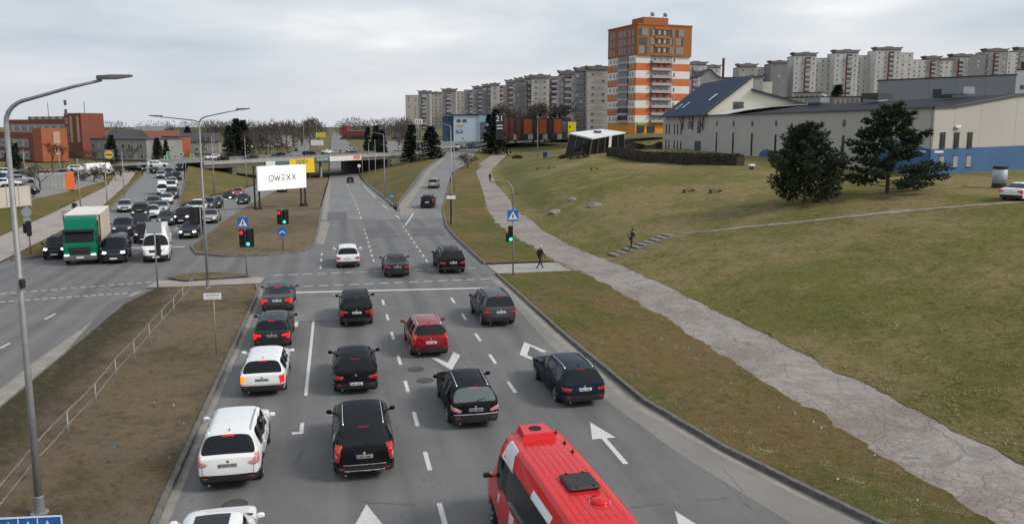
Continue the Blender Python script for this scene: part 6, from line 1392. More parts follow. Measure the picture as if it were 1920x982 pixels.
for k, (u, vt, d, i, w_) in enumerate(((706, 235, 315, 0, 1.0), (716, 243, 300, 1, 1.2), (690, 237, 330, 1, 1.0), (772, 233, 290, 1, 1.6), (808, 236, 280, 0, 1.7), (930, 205, 300, 0, 1.1), (918, 214, 305, 1, 1.3), (1565, 158, 240, 1, 1.2))): plant(SP[i], 'conifer_tree', ('dark spire conifer beside the far cabin', 'short conifer before the far parked cars', 'slim far conifer left of the cabin', 'dark yew-like conifer left of the tall white pole', 'broad dark conifer left of the pale blue building', 'tall dark conifer left of the black clad shop', 'second conifer right of the pale blue building', 'small conifer against the tall panel block')[k], 'conifer', u, 270, d, vt, w_, 8.0, 'dark conifers in the middle', k)
pos = [(u, d, vt) for u, d, vt in ((320, 330, 235), (312, 345, 240), (395, 330, 238), (412, 340, 232), (430, 350, 233), (475, 360, 233), (492, 370, 230), (508, 380, 228), (522, 390, 226), (538, 400, 228), (552, 420, 224), (566, 430, 226), (582, 450, 218), (590, 470, 222), (600, 520, 226), (470, 300, 244), (500, 310, 246), (380, 300, 248), (240, 300, 248), (226, 290, 250), (160, 215, 275), (180, 220, 280), (140, 215, 280), (246, 240, 268))]
for k, (u, d, vt) in enumerate(pos): plant(BT[k % 3], 'bare_tree', 'bare grey-brown tree %s' % ('in the belt left of the avenue, %s from the left' % ORD[sorted(p_[0] for p_ in pos[:18]).index(u)] if k < 18 else 'before the brick buildings, %s from the left' % ORD[sorted(p_[0] for p_ in pos[18:]).index(u)]), 'tree', u, 290, d, vt, rt.uniform(.9, 1.3), group='bare trees left of the avenue' if k < 18 else 'bare trees by the brick buildings', ang=k)
for k, (u, d, vt) in enumerate(((938, 330, 192), (952, 335, 188), (966, 335, 190), (1010, 340, 188), (1022, 340, 190), (1034, 345, 186), (1046, 345, 192), (1000, 340, 194))): plant(BT[k % 3], 'bare_tree', 'bare tree behind the black clad shop, %s from the left' % ORD[sorted((938, 952, 966, 1010, 1022, 1034, 1046, 1000)).index(u)], 'tree', u, 255, d + 25, vt, 1.2, group='bare trees behind the shop', ang=k * 2)
def far_wood():
    m = MB(); r = random.Random(77)
    def rowt(u0, u1, n, d0, d1, v0, v1):
        for _ in range(n):
            u = r.uniform(u0, u1); d = r.uniform(d0, d1); g = atd(u, 250, d); h = zpx(u, r.uniform(v0, v1), d) - 0; c = Vector((g.x, g.y, 0)); wd = h * r.uniform(.22, .34)
            m.tube([c, c + Vector((0, 0, h * .8))], [h * .02, h * .006], 3, False)
            for _ in range(70):
                a = rv(r); p = c + Vector((a.x * wd, a.y * wd, h * .58 + a.z * h * .40)) * 1.0; d_ = Vector((a.x * .6, a.y * .6, .9 + a.z * .3)) * h * r.uniform(.06, .16); s = d_.cross(rv(r)).normalized() * h * .012; m.add([p - s, p + s, p + d_], [(0, 1, 2)])
    rowt(190, 640, 200, 620, 1000, 226, 243); rowt(640, 790, 110, 560, 1000, 221, 240); rowt(-60, 200, 60, 500, 900, 232, 246); rowt(385, 600, 150, 430, 600, 226, 246); rowt(470, 545, 40, 300, 430, 238, 256); rowt(745, 765, 20, 420, 500, 222, 240)
    o = m.build('far_wood', FARM); o['kind'] = 'stuff'; tag(o, 'distant leafless wood along the horizon', 'wood')
far_wood()
def hedge(label, pts, w_, h, seed):
    r = random.Random(seed); P = resample(pts, 1.0); t = thing('hedge', label, 'hedge', (P[0].x, P[0].y, T(P[0].x, P[0].y))); o = Vector(t.location); m = MB(); core = MB()
    for a, b in zip(P, P[1:]):
        c = (a + b) / 2; z = T(c.x, c.y); d = (b - a).normalized(); n = Vector((-d.y, d.x)); core.box((c.x - o.x, c.y - o.y, z + h * .45 - o.z), ((b - a).length + .05, w_ * .8, h * .9), math.atan2(d.y, d.x))
        for _ in range(90):
            q = Vector((c.x, c.y)) + d * r.uniform(-.55, .55) + n * r.uniform(-.55, .55) * w_; zz_ = r.uniform(.02, 1.05) * h if abs((q - c).dot(n)) > w_ * .42 else h * r.uniform(.85, 1.1)
            clump(m, Vector((q.x - o.x, q.y - o.y, z + zz_ - o.z)), Vector((0, 0, .6)), 2, .22, .07, r, 1.2)
    core.build('hedge_core', HEDM, t)['kind'] = 'stuff'; m.build('foliage', [HEDM, HEDM], t)['kind'] = 'stuff'
hp = [G(1146, 293), G(1200, 303), G(1290, 309), G(1388, 312)]; hedge('long dark clipped hedge in front of the blue roofed house', [(p.x, p.y) for p in hp], 2.2, 1.5, 4)
hp = [G(1165, 283), G(1240, 277)]; hedge('shorter dark hedge behind the long one, by the kiosk', [(p.x, p.y) for p in hp], 2.0, 1.6, 6)
# shrub mounds by the kiosk and a leafless bush near the slip road
for k, (u, v, s_) in enumerate(((1085, 298, 2.4), (1062, 297, 1.6), (970, 297, 1.7))):
    g = G(u, v); t = thing('shrub', ('dark shrub mound in front of the kiosk', 'dark shrub beside the blue bin', 'dark shrub alone at the path edge')[k], 'shrub', tuple(g), 0, 'dark shrubs near the kiosk'); m = MB(); r = random.Random(k)
    for _ in range(500): a = rv(r); a.z = abs(a.z); clump(m, Vector((a.x * s_, a.y * s_, a.z * s_ * .55)) * r.uniform(.6, 1), a, 2, .25, .07, r, 1)
    m.build('foliage', [HEDM, HEDM], t)
    MB().tube([(0, 0, -.2), (.1, 0, s_ * .4)], [.08, .03], 5).build('stem', BARK, t)
plant(BSH, 'bare_bush', 'pale leafless bush on the verge beside the slip road', 'bush', 878, 303, 205, 285, 1.4, 3.0)
# rough grass tufts and dead leaves along the verges and slopes
def tufts():
    r = random.Random(9); GT = [mat('tuft_green', (.115, .125, .038), .95), mat('tuft_straw', (.27, .215, .115), .95)]
    def area(name, label, n, fn, hmin, hmax):
        m = MB()
        for _ in range(n):
            x, y = fn(); z = T(x, y) + .07; m.cur = 0 if r.random() < .5 else 1
            for _ in range(4):
                a = r.uniform(0, 6.28); h = r.uniform(hmin, hmax); dx, dy = math.cos(a) * .028, math.sin(a) * .028; lx, ly = -math.sin(a) * h * 1.9, math.cos(a) * h * 1.9; h *= .45
                m.add([(x - dx, y - dy, z), (x + dx, y + dy, z), (x + lx, y + ly, z + h)], [(0, 1, 2)])
        o = m.build(name, GT); o['kind'] = 'stuff'; tag(o, label, 'grass')
    def hill():
        y = 12 + 95 * r.random() ** 1.7; xp = interp(xy(PATHR), y); return xp + .15 + 34 * r.random() ** 1.3, y
    area('hill_grass_tufts', 'short winter grass on the lawn slope', 34000, hill, .03, .08)
    area('verge_grass_tufts', 'short winter grass on the verge by the right kerb', 11000, lambda: ((lambda y: (r.uniform(interp(sorted(xy(VK)), y) + .3, interp(xy(PATHL), y)), y))(16 + 41 * r.random() ** 1.5)), .03, .08)
    area('median_grass_tufts', 'short winter grass on the median with the railing', 13000, lambda: (r.uniform(-10.2, -5.3), 16 + 40 * r.random() ** 1.3), .025, .07)
    GT[:] = [mat('leaf_brown', (.19, .105, .045), .95), mat('leaf_dark', (.14, .085, .040), .95)]
    def edge(tab, s, y0, y1): y = y0 + (y1 - y0) * r.random() ** 1.3; return interp(xy(tab), y) + s * (abs(r.gauss(0, .75)) - .12), y
    area('fallen_leaves', 'brown fallen leaves and moss along both edges of the footpath', 16000, lambda: edge(PATHL, -1, 12, 150) if r.random() < .55 else edge(PATHR, 1, 12, 110), .01, .03)
tufts()
# ================================================================== STREET FURNITURE
GALV = mat('galvanised_steel', (.25, .255, .26), .55, .4, var=.15, scale=3); GALVD = mat('dark_steel', (.10, .10, .105), .5, .5); LAMPH = mat('lamp_head', (.10, .10, .105), .5); SIGNB = mat('sign_blue_face', (.015, .13, .50), .4); SIGNW = mat('sign_white_face', (.74, .75, .75), .5); SIGNBK = mat('sign_grey_back', (.30, .32, .33), .6); SIGNK = mat('sign_black', (.012, .012, .012), .5)
LRED = mat('signal_red', (.5, .0, .0), .3, emit=((1, .01, .008), 2.0)); LGRN = mat('signal_green', (.0, .4, .25), .3, emit=((.05, 1, .55), 1.6)); LOFF = mat('signal_off', (.02, .02, .02), .3)
def axd(p): return p.x * math.sin(YAW) + p.y * math.cos(YAW)
def lampH(label, bu, bv, tu, tv, tips, r0=.10, r1=.055, zg=None, group='street lamps', flange=True, bend=.25, nm='street_lamp'):
    """pole from photo foot to photo fork, arms to photo tips, all at the foot's distance"""
    g = G(bu, bv) if zg is None else at(bu, bv, zg); d = axd(g); tp = atd(tu, tv, d); h = tp.z - g.z; t = thing(nm, label, 'street lamp', tuple(g), -YAW, group)
    MB().tube([(0, 0, 0), (0, 0, h * .35), (0, 0, h)], [r0, r0 * .8, r1], 12).build('pole', GALV, t, True)
    if flange: MB().lathe([(r0 * 2.2, 0), (r0 * 2.2, .04), (r0 * 1.3, .05), (r0 * 1.2, .5), (r0, .52)], 14).build('base_flange', GALV, t)
    for u, v in tips:
        q = atd(u, v, d); lx = (q.x - tp.x) * math.cos(YAW) - (q.y - tp.y) * math.sin(YAW); lz = q.z - tp.z; s = 1 if lx > 0 else -1; A = abs(lx)
        pts = [(0, 0, h - .4)] + [(s * A * (1 - math.cos(a)) * bend, 0, h + lz * .55 * math.sin(a)) for a in (0, .25, .5, .75, 1.0, 1.2, 1.4)] + [(s * A * .6, 0, h + lz * .82), (s * A * .86, 0, h + lz * .97)]
        MB().tube(pts, [r1, r1, r1, r1, r1 * .95, r1 * .9, r1 * .85, r1 * .8, r1 * .7, r1 * .6], 8).build('arm', GALV, t, True)
        hd = MB(); L = max(.5, A * .26); zc = h + lz; hd.add([(s * (A * .86 - .1), -.07, zc - .02), (s * (A * .86 - .1), .07, zc - .02), (s * (A * .86 - .1), .07, zc + .08), (s * (A * .86 - .1), -.07, zc + .08), (s * (A * .86 + L * .4), -.15, zc - .01), (s * (A * .86 + L * .4), .15, zc - .01), (s * (A * .86 + L * .4), .13, zc + .10), (s * (A * .86 + L * .4), -.13, zc + .10), (s * (A * .86 + L), -.09, zc + .05), (s * (A * .86 + L), .09, zc + .05), (s * (A * .86 + L), .08, zc + .10), (s * (A * .86 + L), -.08, zc + .10)],
            [(0, 1, 2, 3), (11, 10, 9, 8)] + [(a + k, a + (k + 1) % 4, a + 4 + (k + 1) % 4, a + 4 + k) for a in (0, 4) for k in range(4)]); hd = hd.build('lamp_head', LAMPH, t)
    return t
t = lampH('tall grey lamp post with one long arm at the left edge', 75, 962, 6, 232, [(215, 148)], .105, .06, group=None, zg=.12)
MB().bbox((.12, -.1, 6.4), (.14, .12, .25), .03).build('camera_box', TRIM, t)
lampH('double armed lamp post at the end of the near median', 390, 540, 370, 232, [(286, 219), (455, 206)], .095, .05, group=None, zg=.1)
for k, a in enumerate(((152, 398, 146, 297, []), (202, 392, 196, 312, []), (234, 372, 231, 285, []), (722, 378, 721, 254, [(702, 249)]), (705, 358, 704, 262, []), (693, 348, 692, 268, []), (680, 338, 680, 275, []), (847, 418, 844, 240, [(822, 231)]), (852, 366, 852, 235, []), (768, 275, 765, 224, []), (786, 279, 785, 226, []), (595, 292, 593, 233, []), (571, 294, 569, 232, []), (403, 300, 403, 250, []), (463, 352, 458, 258, []), (876, 302, 873, 240, []), (1008, 296, 1003, 228, [(1020, 216)]), (955, 268, 953, 215, []), (1123, 262, 1122, 228, []), (20, 335, 18, 275, []), (47, 330, 46, 280, []), (113, 325, 111, 278, []), (402, 362, 398, 255, []))):
    lb = ('lamp post beside the left footpath nearest the truck', 'second lamp post beside the left footpath', 'third lamp post where the left verge ends', 'lamp post with curved arm at the tip of the gore', 'second lamp post in the gore from its tip', 'third lamp post in the gore', 'lamp post in the gore nearest the underpass', 'dark footed lamp post on the right verge with an arm to the left', 'white lamp post close beside the dark footed one', 'tall white pole left of the dark yew-like conifer', 'tall white pole carrying the white sign box', 'white pole in front of the small white billboard', 'white pole on the left far avenue', 'white pole left of the bridge', 'thin pole before the left bridge opening', 'white pole on the verge by the crossing road', 'lamp post with arm in front of the rust orange panels', 'lamp post right of the black pylon', 'thin pole above the kiosk roof', 'lamp post leftmost in the left car park', 'second lamp post in the left car park', 'lamp post by the willow in the left car park', 'thin lamp post on the grass slope beside the ramp')[k]
    lampH(lb, *a, r0=.09 if k < 9 else .11, r1=.05 if k < 9 else .06, flange=k < 9)
# crossing sign, traffic signals
def crossing_sign(root, x, z, s=.72, y=-.06):
    o = MB().bbox((x, y, z), (s, .03, s), .02).build('crossing_sign', SIGNB, root); MB().extr([(-s * .42, -s * .36), (s * .42, -s * .36), (0, s * .38)], (x, y - .018, z), (1, 0, 0), (0, 0, 1), (0, -.004, 0)).build('white_triangle', SIGNW, o)
    f = MB(); k = s * .9
    for a, b, w_ in (((0, .08), (-.02, -.10), .06), ((-.02, -.10), (-.12, -.30), .035), ((-.02, -.10), (.12, -.30), .035), ((0, .05), (-.11, -.08), .028), ((0, .05), (.11, -.06), .028)):
        A, B = Vector((a[0] * k, a[1] * k)), Vector((b[0] * k, b[1] * k)); n = Vector((-(B - A).y, (B - A).x)).normalized() * w_ * k; f.extr([A - n, A + n, B + n * .8, B - n * .8], (x, y - .0225, z), (1, 0, 0), (0, 0, 1), (0, -.003, 0))
    f.lathe([(.05 * k, 0), (.05 * k, .004)], 10, (x, y - .022, z + .14 * k), Matrix.Rotation(R(90), 3, 'X'))
    for q in range(-2, 3): f.extr([(-.02, 0), (.02, 0), (.012, .05 * k), (-.012, .05 * k)], (x + q * .13 * k, y - .0225, z - .38 * k), (1, 0, 0), (0, 0, 1), (0, -.003, 0))
    f.build('walking_figure', SIGNK, o); return o
def head3(root, x, z, lit, w_=.34, h=1.0, y=-.1, board=None, face=-1):
    o = MB().bbox((x, y, z), (w_, .22, h), .04).build('signal_head', SIGNK, root)
    if board: MB().box((x + board[2], y + .1, z + board[3]), (board[0], .03, board[1])).build('backing_board', SIGNK, o)
    for k in range(3):
        zz_ = z + h * .32 - k * h * .32; mt = {'r': LRED if k == 0 else LOFF, 'g': LGRN if k == 2 else LOFF, 'o': LOFF}[lit]; MB().lathe([(.125, 0), (.125, .02), (.10, .04)], 16, (x, y + face * .105, zz_), Matrix.Rotation(R(90) * -face, 3, 'X')).build('lens', mt, o)
        MB().lathe([(.145, .0), (.15, .14), (.14, .14), (.135, .0)], 12, (x, y + face * .105, zz_), Matrix.Rotation(R(90) * -face, 3, 'X')).build('visor', SIGNK, o) if False else None
        vz = MB(); n = 8
        for q in range(n + 1):
            a = math.pi * q / n; vz.v += [(x + .14 * math.cos(a), y + face * .10, zz_ + .14 * math.sin(a)), (x + .14 * math.cos(a), y + face * .28, zz_ + .14 * math.sin(a) + .01)]
        vz.f = [(2 * q, 2 * q + 1, 2 * q + 3, 2 * q + 2) for q in range(n)]; vz.m = [0] * n; vz.build('visor', SIGNK, o)
    return o
def pole(root, h, r=.055, m=GALV): return MB().tube([(0, 0, -.1), (0, 0, h * .5), (0, 0, h)], [r, r * .9, r * .8], 10).build('pole', m, root, True)
def atpole(name, label, u, v, cat, z=.05, group=None): g = at(u, v, z) if z is not None else G(u, v); t = thing(name, label, cat, tuple(g), -YAW * .3, group); return t, g, axd(g)
def zat(u, v, d, g): return zpx(u, v, d) - g.z
SG = 'traffic signals at the junction'
t, g, d = atpole('traffic_light', 'traffic light showing red and green under a blue crossing sign', 463, 518, 'traffic light', group=SG); zs = zat(458, 417, d, g); pole(t, zs + .45); crossing_sign(t, -.1, zs, .72); zl = zat(459, 446, d, g); head3(t, -.22, zl, 'r', .32, 1.25, board=(1.0, 1.3, .32, 0)); head3(t, .22, zl, 'g', .32, 1.25)
t, g, d = atpole('traffic_light', 'traffic light showing red and green above a round blue arrow sign', 531, 470, 'traffic light', group=SG); zl = zat(528, 407, d, g); pole(t, zl + .7); head3(t, -.22, zl, 'r', .32, 1.2, board=(.95, 1.25, .3, 0)); head3(t, .22, zl, 'g', .32, 1.2); zr = zat(530, 434, d, g)
def round_arrow(root, x, z, r, dn=True, y=-.07):
    o = MB().lathe([(r, 0), (r, .03), (r * .96, .035)], 24, (x, y, z), Matrix.Rotation(R(90), 3, 'X')).build('round_sign', SIGNB, root); k = r
    for s in (-1, 1): MB().extr([(0, .28 * k), (s * .62 * k, -.22 * k), (s * .62 * k, -.48 * k), (0, .02 * k)][::s], (x, y - .04, z), (1, 0, 0), (0, 0, 1), (0, -.004, 0)).build('white_arrow', SIGNW, o)
    return o
round_arrow(t, 0, zr, .40)
t, g, d = atpole('traffic_light', 'green traffic light with crossing sign on an arched lamp pole', 962, 516, 'traffic light', group=SG); zs = zat(956, 404, d, g); zt_ = zat(955, 362, d, g); zq = zat(940, 340, d, g); pole(t, zs + .5)
MB().tube([(0, 0, zs + .4), (0, 0, zt_), (-.12, 0, zt_ + .5), (-.4, 0, zq - .02), (-.75, 0, zq), (-1.2, 0, zq - .02)], [.05, .045, .04, .035, .03, .03], 8).build('arched_arm', GALV, t, True); MB().bbox((-1.3, 0, zq - .04), (.4, .18, .08), .03).build('lamp_head', LAMPH, t); crossing_sign(t, -.02, zs, .78); zl = zat(953, 438, d, g); head3(t, -.20, zl, 'g', .34, 1.15); MB().bbox((-.42, -.02, zl - .25), (.22, .3, .6), .05).build('side_signal', SIGNK, t)
t, g, d = atpole('traffic_light', 'traffic light with round sign on the left footpath, seen from behind', 58, 478, 'traffic light', group=SG); zl = zat(55, 428, d, g); zr = zat(51, 398, d, g); pole(t, zr + .6); head3(t, .05, zl, 'o', .36, 1.25, face=1); MB().bbox((-.3, .0, zl), (.24, .26, .8), .05).build('side_signal', SIGNK, t); MB().lathe([(.38, 0), (.38, .02)], 24, (-.05, -.06, zr), Matrix.Rotation(R(90), 3, 'X')).build('round_sign_back', SIGNBK, t); MB().box((-.03, -.06, zr - .62), (.55, .02, .35)).build('sign_plate', SIGNBK, t)
t, g, d = atpole('traffic_light', 'black signal board seen from behind among the oncoming cars', 379, 468, 'traffic light', group=SG); zl = zat(370, 405, d, g); pole(t, zl + .9); head3(t, -.35, zl, 'o', .34, 1.35, face=1, y=.05, board=(1.1, 1.55, -.05, 0)); 
t, g, d = atpole('traffic_light', 'signal and blank grey sign seen from behind before the white van', 296, 541, 'traffic light', group=SG); zl = zat(292, 462, d, g); zs = zat(288, 427, d, g); pole(t, zs + .5); head3(t, .12, zl, 'o', .34, 1.3, face=1, y=.12); MB().box((0, -.07, zs), (.95, .03, .75)).build('sign_back', SIGNBK, t); MB().box((0, -.03, zs), (.9, .04, .05)).build('sign_rail', GALV, t)
# plain signs
t, g, d = atpole('street_name_sign', 'small white street name sign on the near median', 406, 665, 'sign', .1); zs = zat(404, 555, d, g); pole(t, zs + .1, .03); o = MB().bbox((-.04, -.04, zs), (.78, .025, .30), .012).build('plate', SIGNW, t)
for w_, h_, dz in ((.60, .07, .055), (.52, .035, -.075)):
    for q in range(9): MB().box((-.04 - w_ / 2 + w_ * (q + .5) / 9, -.055, zs + dz), (w_ / 9 * .62, .002, h_ * (.7 + .3 * ((q * 7) % 3) / 2))).build('lettering', mat('sign_grey_letters', (.22, .23, .25), .6), o)
t, g, d = atpole('direction_sign', 'blank back of a two legged sign beside the underpass road', 433, 408, 'sign', None); zs = zat(433, 383, d, g); w_ = 24 * d / FPX
for s in (-1, 1): MB().tube([(s * w_ * .42, 0, -.3), (s * w_ * .42, 0, zs + .4)], .05, 8).build('leg', GALV, t)
MB().bbox((0, -.06, zs), (w_, .05, 1.1), .02).build('sign_back', SIGNBK, t)
t, g, d = atpole('direction_sign', 'blank back of a small grey sign above the truck', 129, 425, 'sign', None); zs = zat(129, 403, d, g); w_ = 22 * d / FPX
for s in (-1, 1): MB().tube([(s * w_ * .4, 0, -.2), (s * w_ * .4, 0, zs + .3)], .04, 8).build('leg', GALV, t)
MB().bbox((0, -.05, zs), (w_, .05, .95), .02).build('sign_back', SIGNBK, t)
t, g, d = atpole('info_plate', 'small white plate on a black post by the slip kerb', 846, 422, 'sign', None); zs = zat(847, 370, d, g); MB().tube([(0, 0, 0), (0, 0, zs + .3)], .09, 8).build('post', SIGNK, t); MB().bbox((0, -.1, zs), (.95, .04, .36), .02).build('plate', SIGNW, t)
t, g, d = atpole('keep_side_sign', 'round blue arrow sign at the tip of the gore', 735, 382, 'sign', None); zs = zat(734, 367, d, g); pole(t, zs, .035); round_arrow(t, 0, zs, .36)
t, g, d = atpole('speed_sign', 'white round sign by the underpass mouth', 674, 335, 'sign', None); zs = zat(673, 311, d, g); pole(t, zs, .05); MB().lathe([(.5, 0), (.5, .04)], 20, (0, -.06, zs), Matrix.Rotation(R(90), 3, 'X')).build('disc', SIGNW, t)
YG = mat('sign_fluo', (.42, .62, .10), .5)
for k, (u, v, vs_) in enumerate(((312, 308, 296), (317, 306, 288), (341, 305, 289), (361, 304, 292), (280, 310, 302), (833, 282, 259), (868, 281, 260), (914, 279, 261))):
    t, g, d = atpole('crossing_warning_sign', ('first', 'second', 'third', 'fourth', 'lowest', 'leftmost', 'middle', 'rightmost')[k] + (' yellow green crossing sign left of the bridge' if k < 5 else ' of the yellow green crossing signs below the pale blue building'), u, v, 'sign', None, 'crossing signs on the crossing road'); zs = zat(u, vs_, d, g); pole(t, zs, .05); o = MB().bbox((0, -.06, zs), (1.0, .05, 1.0), .02).build('plate', YG, t); MB().box((0, -.095, zs), (.6, .02, .6)).build('blue_field', SIGNB, o)
t, g, d = atpole('store_sign', 'yellow round logo sign on a high frame in the left car park', 208, 340, 'sign', None); zs = zat(207, 290, d, g); o = MB().bbox((0, -.1, zs), (1.9, .2, 1.9), .05).build('panel', mat('store_sign_blue', (.10, .12, .16), .5), t); MB().lathe([(.78, 0), (.78, .04)], 24, (0, -.2, zs), Matrix.Rotation(R(90), 3, 'X')).build('yellow_disc', mat('sign_yellow', (.75, .48, .02), .5), o); MB().box((0, -.26, zs), (1.2, .02, .28)).build('lettering', mat('sign_navy', (.1, .08, .1), .5), o)
for s in (-1, 1): MB().tube([(s * .8, 0, -.2), (s * .8, 0, zs + .95)], .07, 6).build('leg', GALVD, t)
# white box sign on the tall pole, yellow poster, yellow and small billboards on the avenue
def board(name, label, u0, u1, v0, v1, d, m, cat='billboard', legs=True, vb=None, lm=GALV):
    a, b = atd(u0, v1, d), atd(u1, v0, d); c = (a + b) / 2; gz = T(c.x, c.y); t = thing(name, label, cat, (c.x, c.y, gz), -YAW); W = (u1 - u0) * d / FPX; H = b.z - a.z; zc = c.z - gz; MB().bbox((0, 0, zc), (W, .25, H), .04).build('panel', m, t)
    if legs:
        for s in (-1, 1): MB().tube([(s * W * .3, .2, -.2), (s * W * .3, .2, zc + H * .4)], .1, 6).build('leg', lm, t)
    return t, W, H, zc
board('billboard', 'small white billboard between the far avenues', 583, 606, 263, 273, 330, SIGNW); board('billboard', 'yellow billboard behind the small white one', 592, 610, 249, 258, 420, mat('poster_yellow', (.62, .52, .06), .5))
t, W, H, z = board('poster_panel', 'bright yellow poster panel right of the black clad shop', 1065, 1080, 229, 247, 300, mat('poster_yellow2', (.72, .55, .01), .5), 'poster'); MB().bbox((-.8, -.16, z), (.5, .06, .7), .1).build('poster_mark', SIGNK, t)
t, W, H, z = board('sign_box', 'white sign box high on the tall white pole', 778, 792, 224, 233, 285, SIGNW, 'sign')
for k in range(3): MB().box((-.7 + k * .7, -.15, z), (.35, .03, 1.0)).build('letter', mat('letter_grey', (.25, .27, .3), .6), t)
# ------------------------------------------------------------------ the big billboard
def billboard():
    d = 109.0; pl, pr = at(482, 398, -.5), at(578, 390, -.55); dl, dr = axd(pl), axd(pr); a, b = atd(482, 357, dl), atd(572, 353, dr); ta = atd(481, 315, dl); tb = atd(570, 309, dr)
    t = thing('billboard', 'large white billboard with black OWEXX lettering on the median', 'billboard', tuple((pl + pr) / 2), math.atan2(b.y - a.y, b.x - a.x)); W = (Vector((b.x, b.y)) - Vector((a.x, a.y))).length; z0 = (a.z + b.z) / 2 - t.location.z; z1 = (ta.z + tb.z) / 2 - t.location.z + .12; H = z1 - z0
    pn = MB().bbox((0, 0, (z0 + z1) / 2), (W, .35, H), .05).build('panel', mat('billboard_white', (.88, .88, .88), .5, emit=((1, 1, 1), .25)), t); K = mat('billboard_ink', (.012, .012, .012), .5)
    zc = (z0 + z1) / 2 - .02; s = W * .095; x0 = -W * .24; y = -.185
    rg = MB(); n = 28; ro, ri = s * .56, s * .42
    for k in range(n):
        p, q = 2 * math.pi * k / n, 2 * math.pi * (k + 1) / n; rg.extr([(ro * math.cos(p), ro * math.sin(p)), (ro * math.cos(q), ro * math.sin(q)), (ri * math.cos(q), ri * math.sin(q)), (ri * math.cos(p), ri * math.sin(p))], (x0, y, zc), (1, 0, 0), (0, 0, 1), (0, -.01, 0))
    rg.build('letter_ring', K, pn); MB().lathe([(s * .1, 0), (s * .1, .012)], 12, (x0, y, zc), Matrix.Rotation(R(90), 3, 'X')).build('letter_dot', K, pn)
    def strokes(nm, x, segs):
        m = MB()
        for (ax, az), (bx, bz) in segs:
            A, B = Vector((ax * s, az * s)), Vector((bx * s, bz * s)); n_ = Vector((-(B - A).y, (B - A).x)).normalized() * s * .07; m.extr([A - n_, B - n_, B + n_, A + n_], (x, y, zc), (1, 0, 0), (0, 0, 1), (0, -.01, 0))
        m.build(nm, K, pn)
    strokes('letter', x0 + s * 1.3, [((-.6, .5), (-.3, -.5)), ((-.3, -.5), (0, .35)), ((0, .35), (.3, -.5)), ((.3, -.5), (.6, .5))])
    strokes('letter', x0 + s * 2.55, [((-.35, .45), (.35, .45)), ((-.35, 0), (.35, 0)), ((-.35, -.45), (.35, -.45))])
    for k in (3.75, 4.95): strokes('letter', x0 + s * k, [((-.42, .52), (.42, -.52)), ((-.42, -.52), (.42, .52))])
    for s_ in (-1, 1):
        for dx in (-.35, .35):
            MB().box((s_ * (W / 2 - .15) + dx, .45, z1 * .5 - .2), (.16, .16, z1 + .6)).build('leg', SIGNK, t)
        for k in range(4): MB().tube([(s_ * (W / 2 - .15) - .35, .45, k * 1.4), (s_ * (W / 2 - .15) + .35, .45, k * 1.4 + 1.2)], .03, 4).build('leg_brace', SIGNK, t)
        MB().bbox((s_ * (W / 2 - .1), .3, -.02), (2.4, 1.6, .25), .05).build('concrete_pad', CONC, t)
        MB().box((s_ * (W / 2 - .15), .4, .35), (.9, .6, .5)).build('ballast', SIGNK, t)
    for z in (z0 + .2, z1 - .2): MB().box((0, .3, z), (W, .12, .12)).build('back_rail', SIGNK, t)
billboard()
# blue lane sign: only its upper edge reaches into the frame
t = thing('lane_sign', 'top of a blue lane direction sign at the lower left corner', 'sign', tuple(at(10, 1100, .1)), -YAW * .5); d = axd(Vector(t.location)); tp = atd(112, 969, d); lo = Vector(t.location); ca, sa = math.cos(-YAW * .5), math.sin(-YAW * .5); xr = (tp.x - lo.x) * ca + (tp.y - lo.y) * sa; zt_ = tp.z - lo.z
pn = MB().bbox((xr - 1.6, 0, zt_ - .75), (3.2, .05, 1.5), .03).build('panel', SIGNB, t); MB().box((xr - 1.6, -.03, zt_ - .02), (3.14, .02, .035)).build('white_border', SIGNW, pn); MB().box((xr - .02, -.03, zt_ - .75), (.03, .02, 1.45)).build('white_border', SIGNW, pn)
for k in range(4):
    x = xr - .33 - k * .42; MB().extr([(-.1, -.28), (.1, -.28), (0, -.05)], (x, -.03, zt_ - .06), (1, 0, 0), (0, 0, 1), (0, -.006, 0)).build('white_arrow', SIGNW, pn); MB().box((x, -.03, zt_ - .7), (.06, .012, .75)).build('arrow_shaft', SIGNW, pn)
for k in range(2): MB().box((xr - .54 - k * .42, -.03, zt_ - .2), (.02, .012, .3)).build('lane_stroke', SIGNW, pn)
for s in (-2.4, -.7): MB().tube([(xr + s, .1, -.2), (xr + s, .1, zt_ - .1)], .05, 8).build('leg', GALV, t)
# ------------------------------------------------------------------ pedestrian railing on the median
t = thing('railing', 'two rail grey pipe railing along the near median', 'railing', (-9.05, 0, .1)); ys = [4.5 + 3.1 * k for k in range(17)]; rr = random.Random(3); zz_ = [rr.uniform(-.05, .05) for _ in ys]; xx = [rr.uniform(-.05, .05) for _ in ys]
for k, y in enumerate(ys): MB().tube([(xx[k], y, -.3), (xx[k] + rr.uniform(-.03, .03), y, 1.02 + zz_[k])], .028, 8).build('post', GALV, t, True)
for k in range(len(ys) - 1):
    for z in (1.0, .52): MB().tube([(xx[k], ys[k] + .03, z + zz_[k]), ((xx[k] + xx[k + 1]) / 2 + rr.uniform(-.03, .03), (ys[k] + ys[k + 1]) / 2, z + (zz_[k] + zz_[k + 1]) / 2 - .01), (xx[k + 1], ys[k + 1] - .03, z + zz_[k + 1])], .017, 6).build('rail', GALV, t, True)
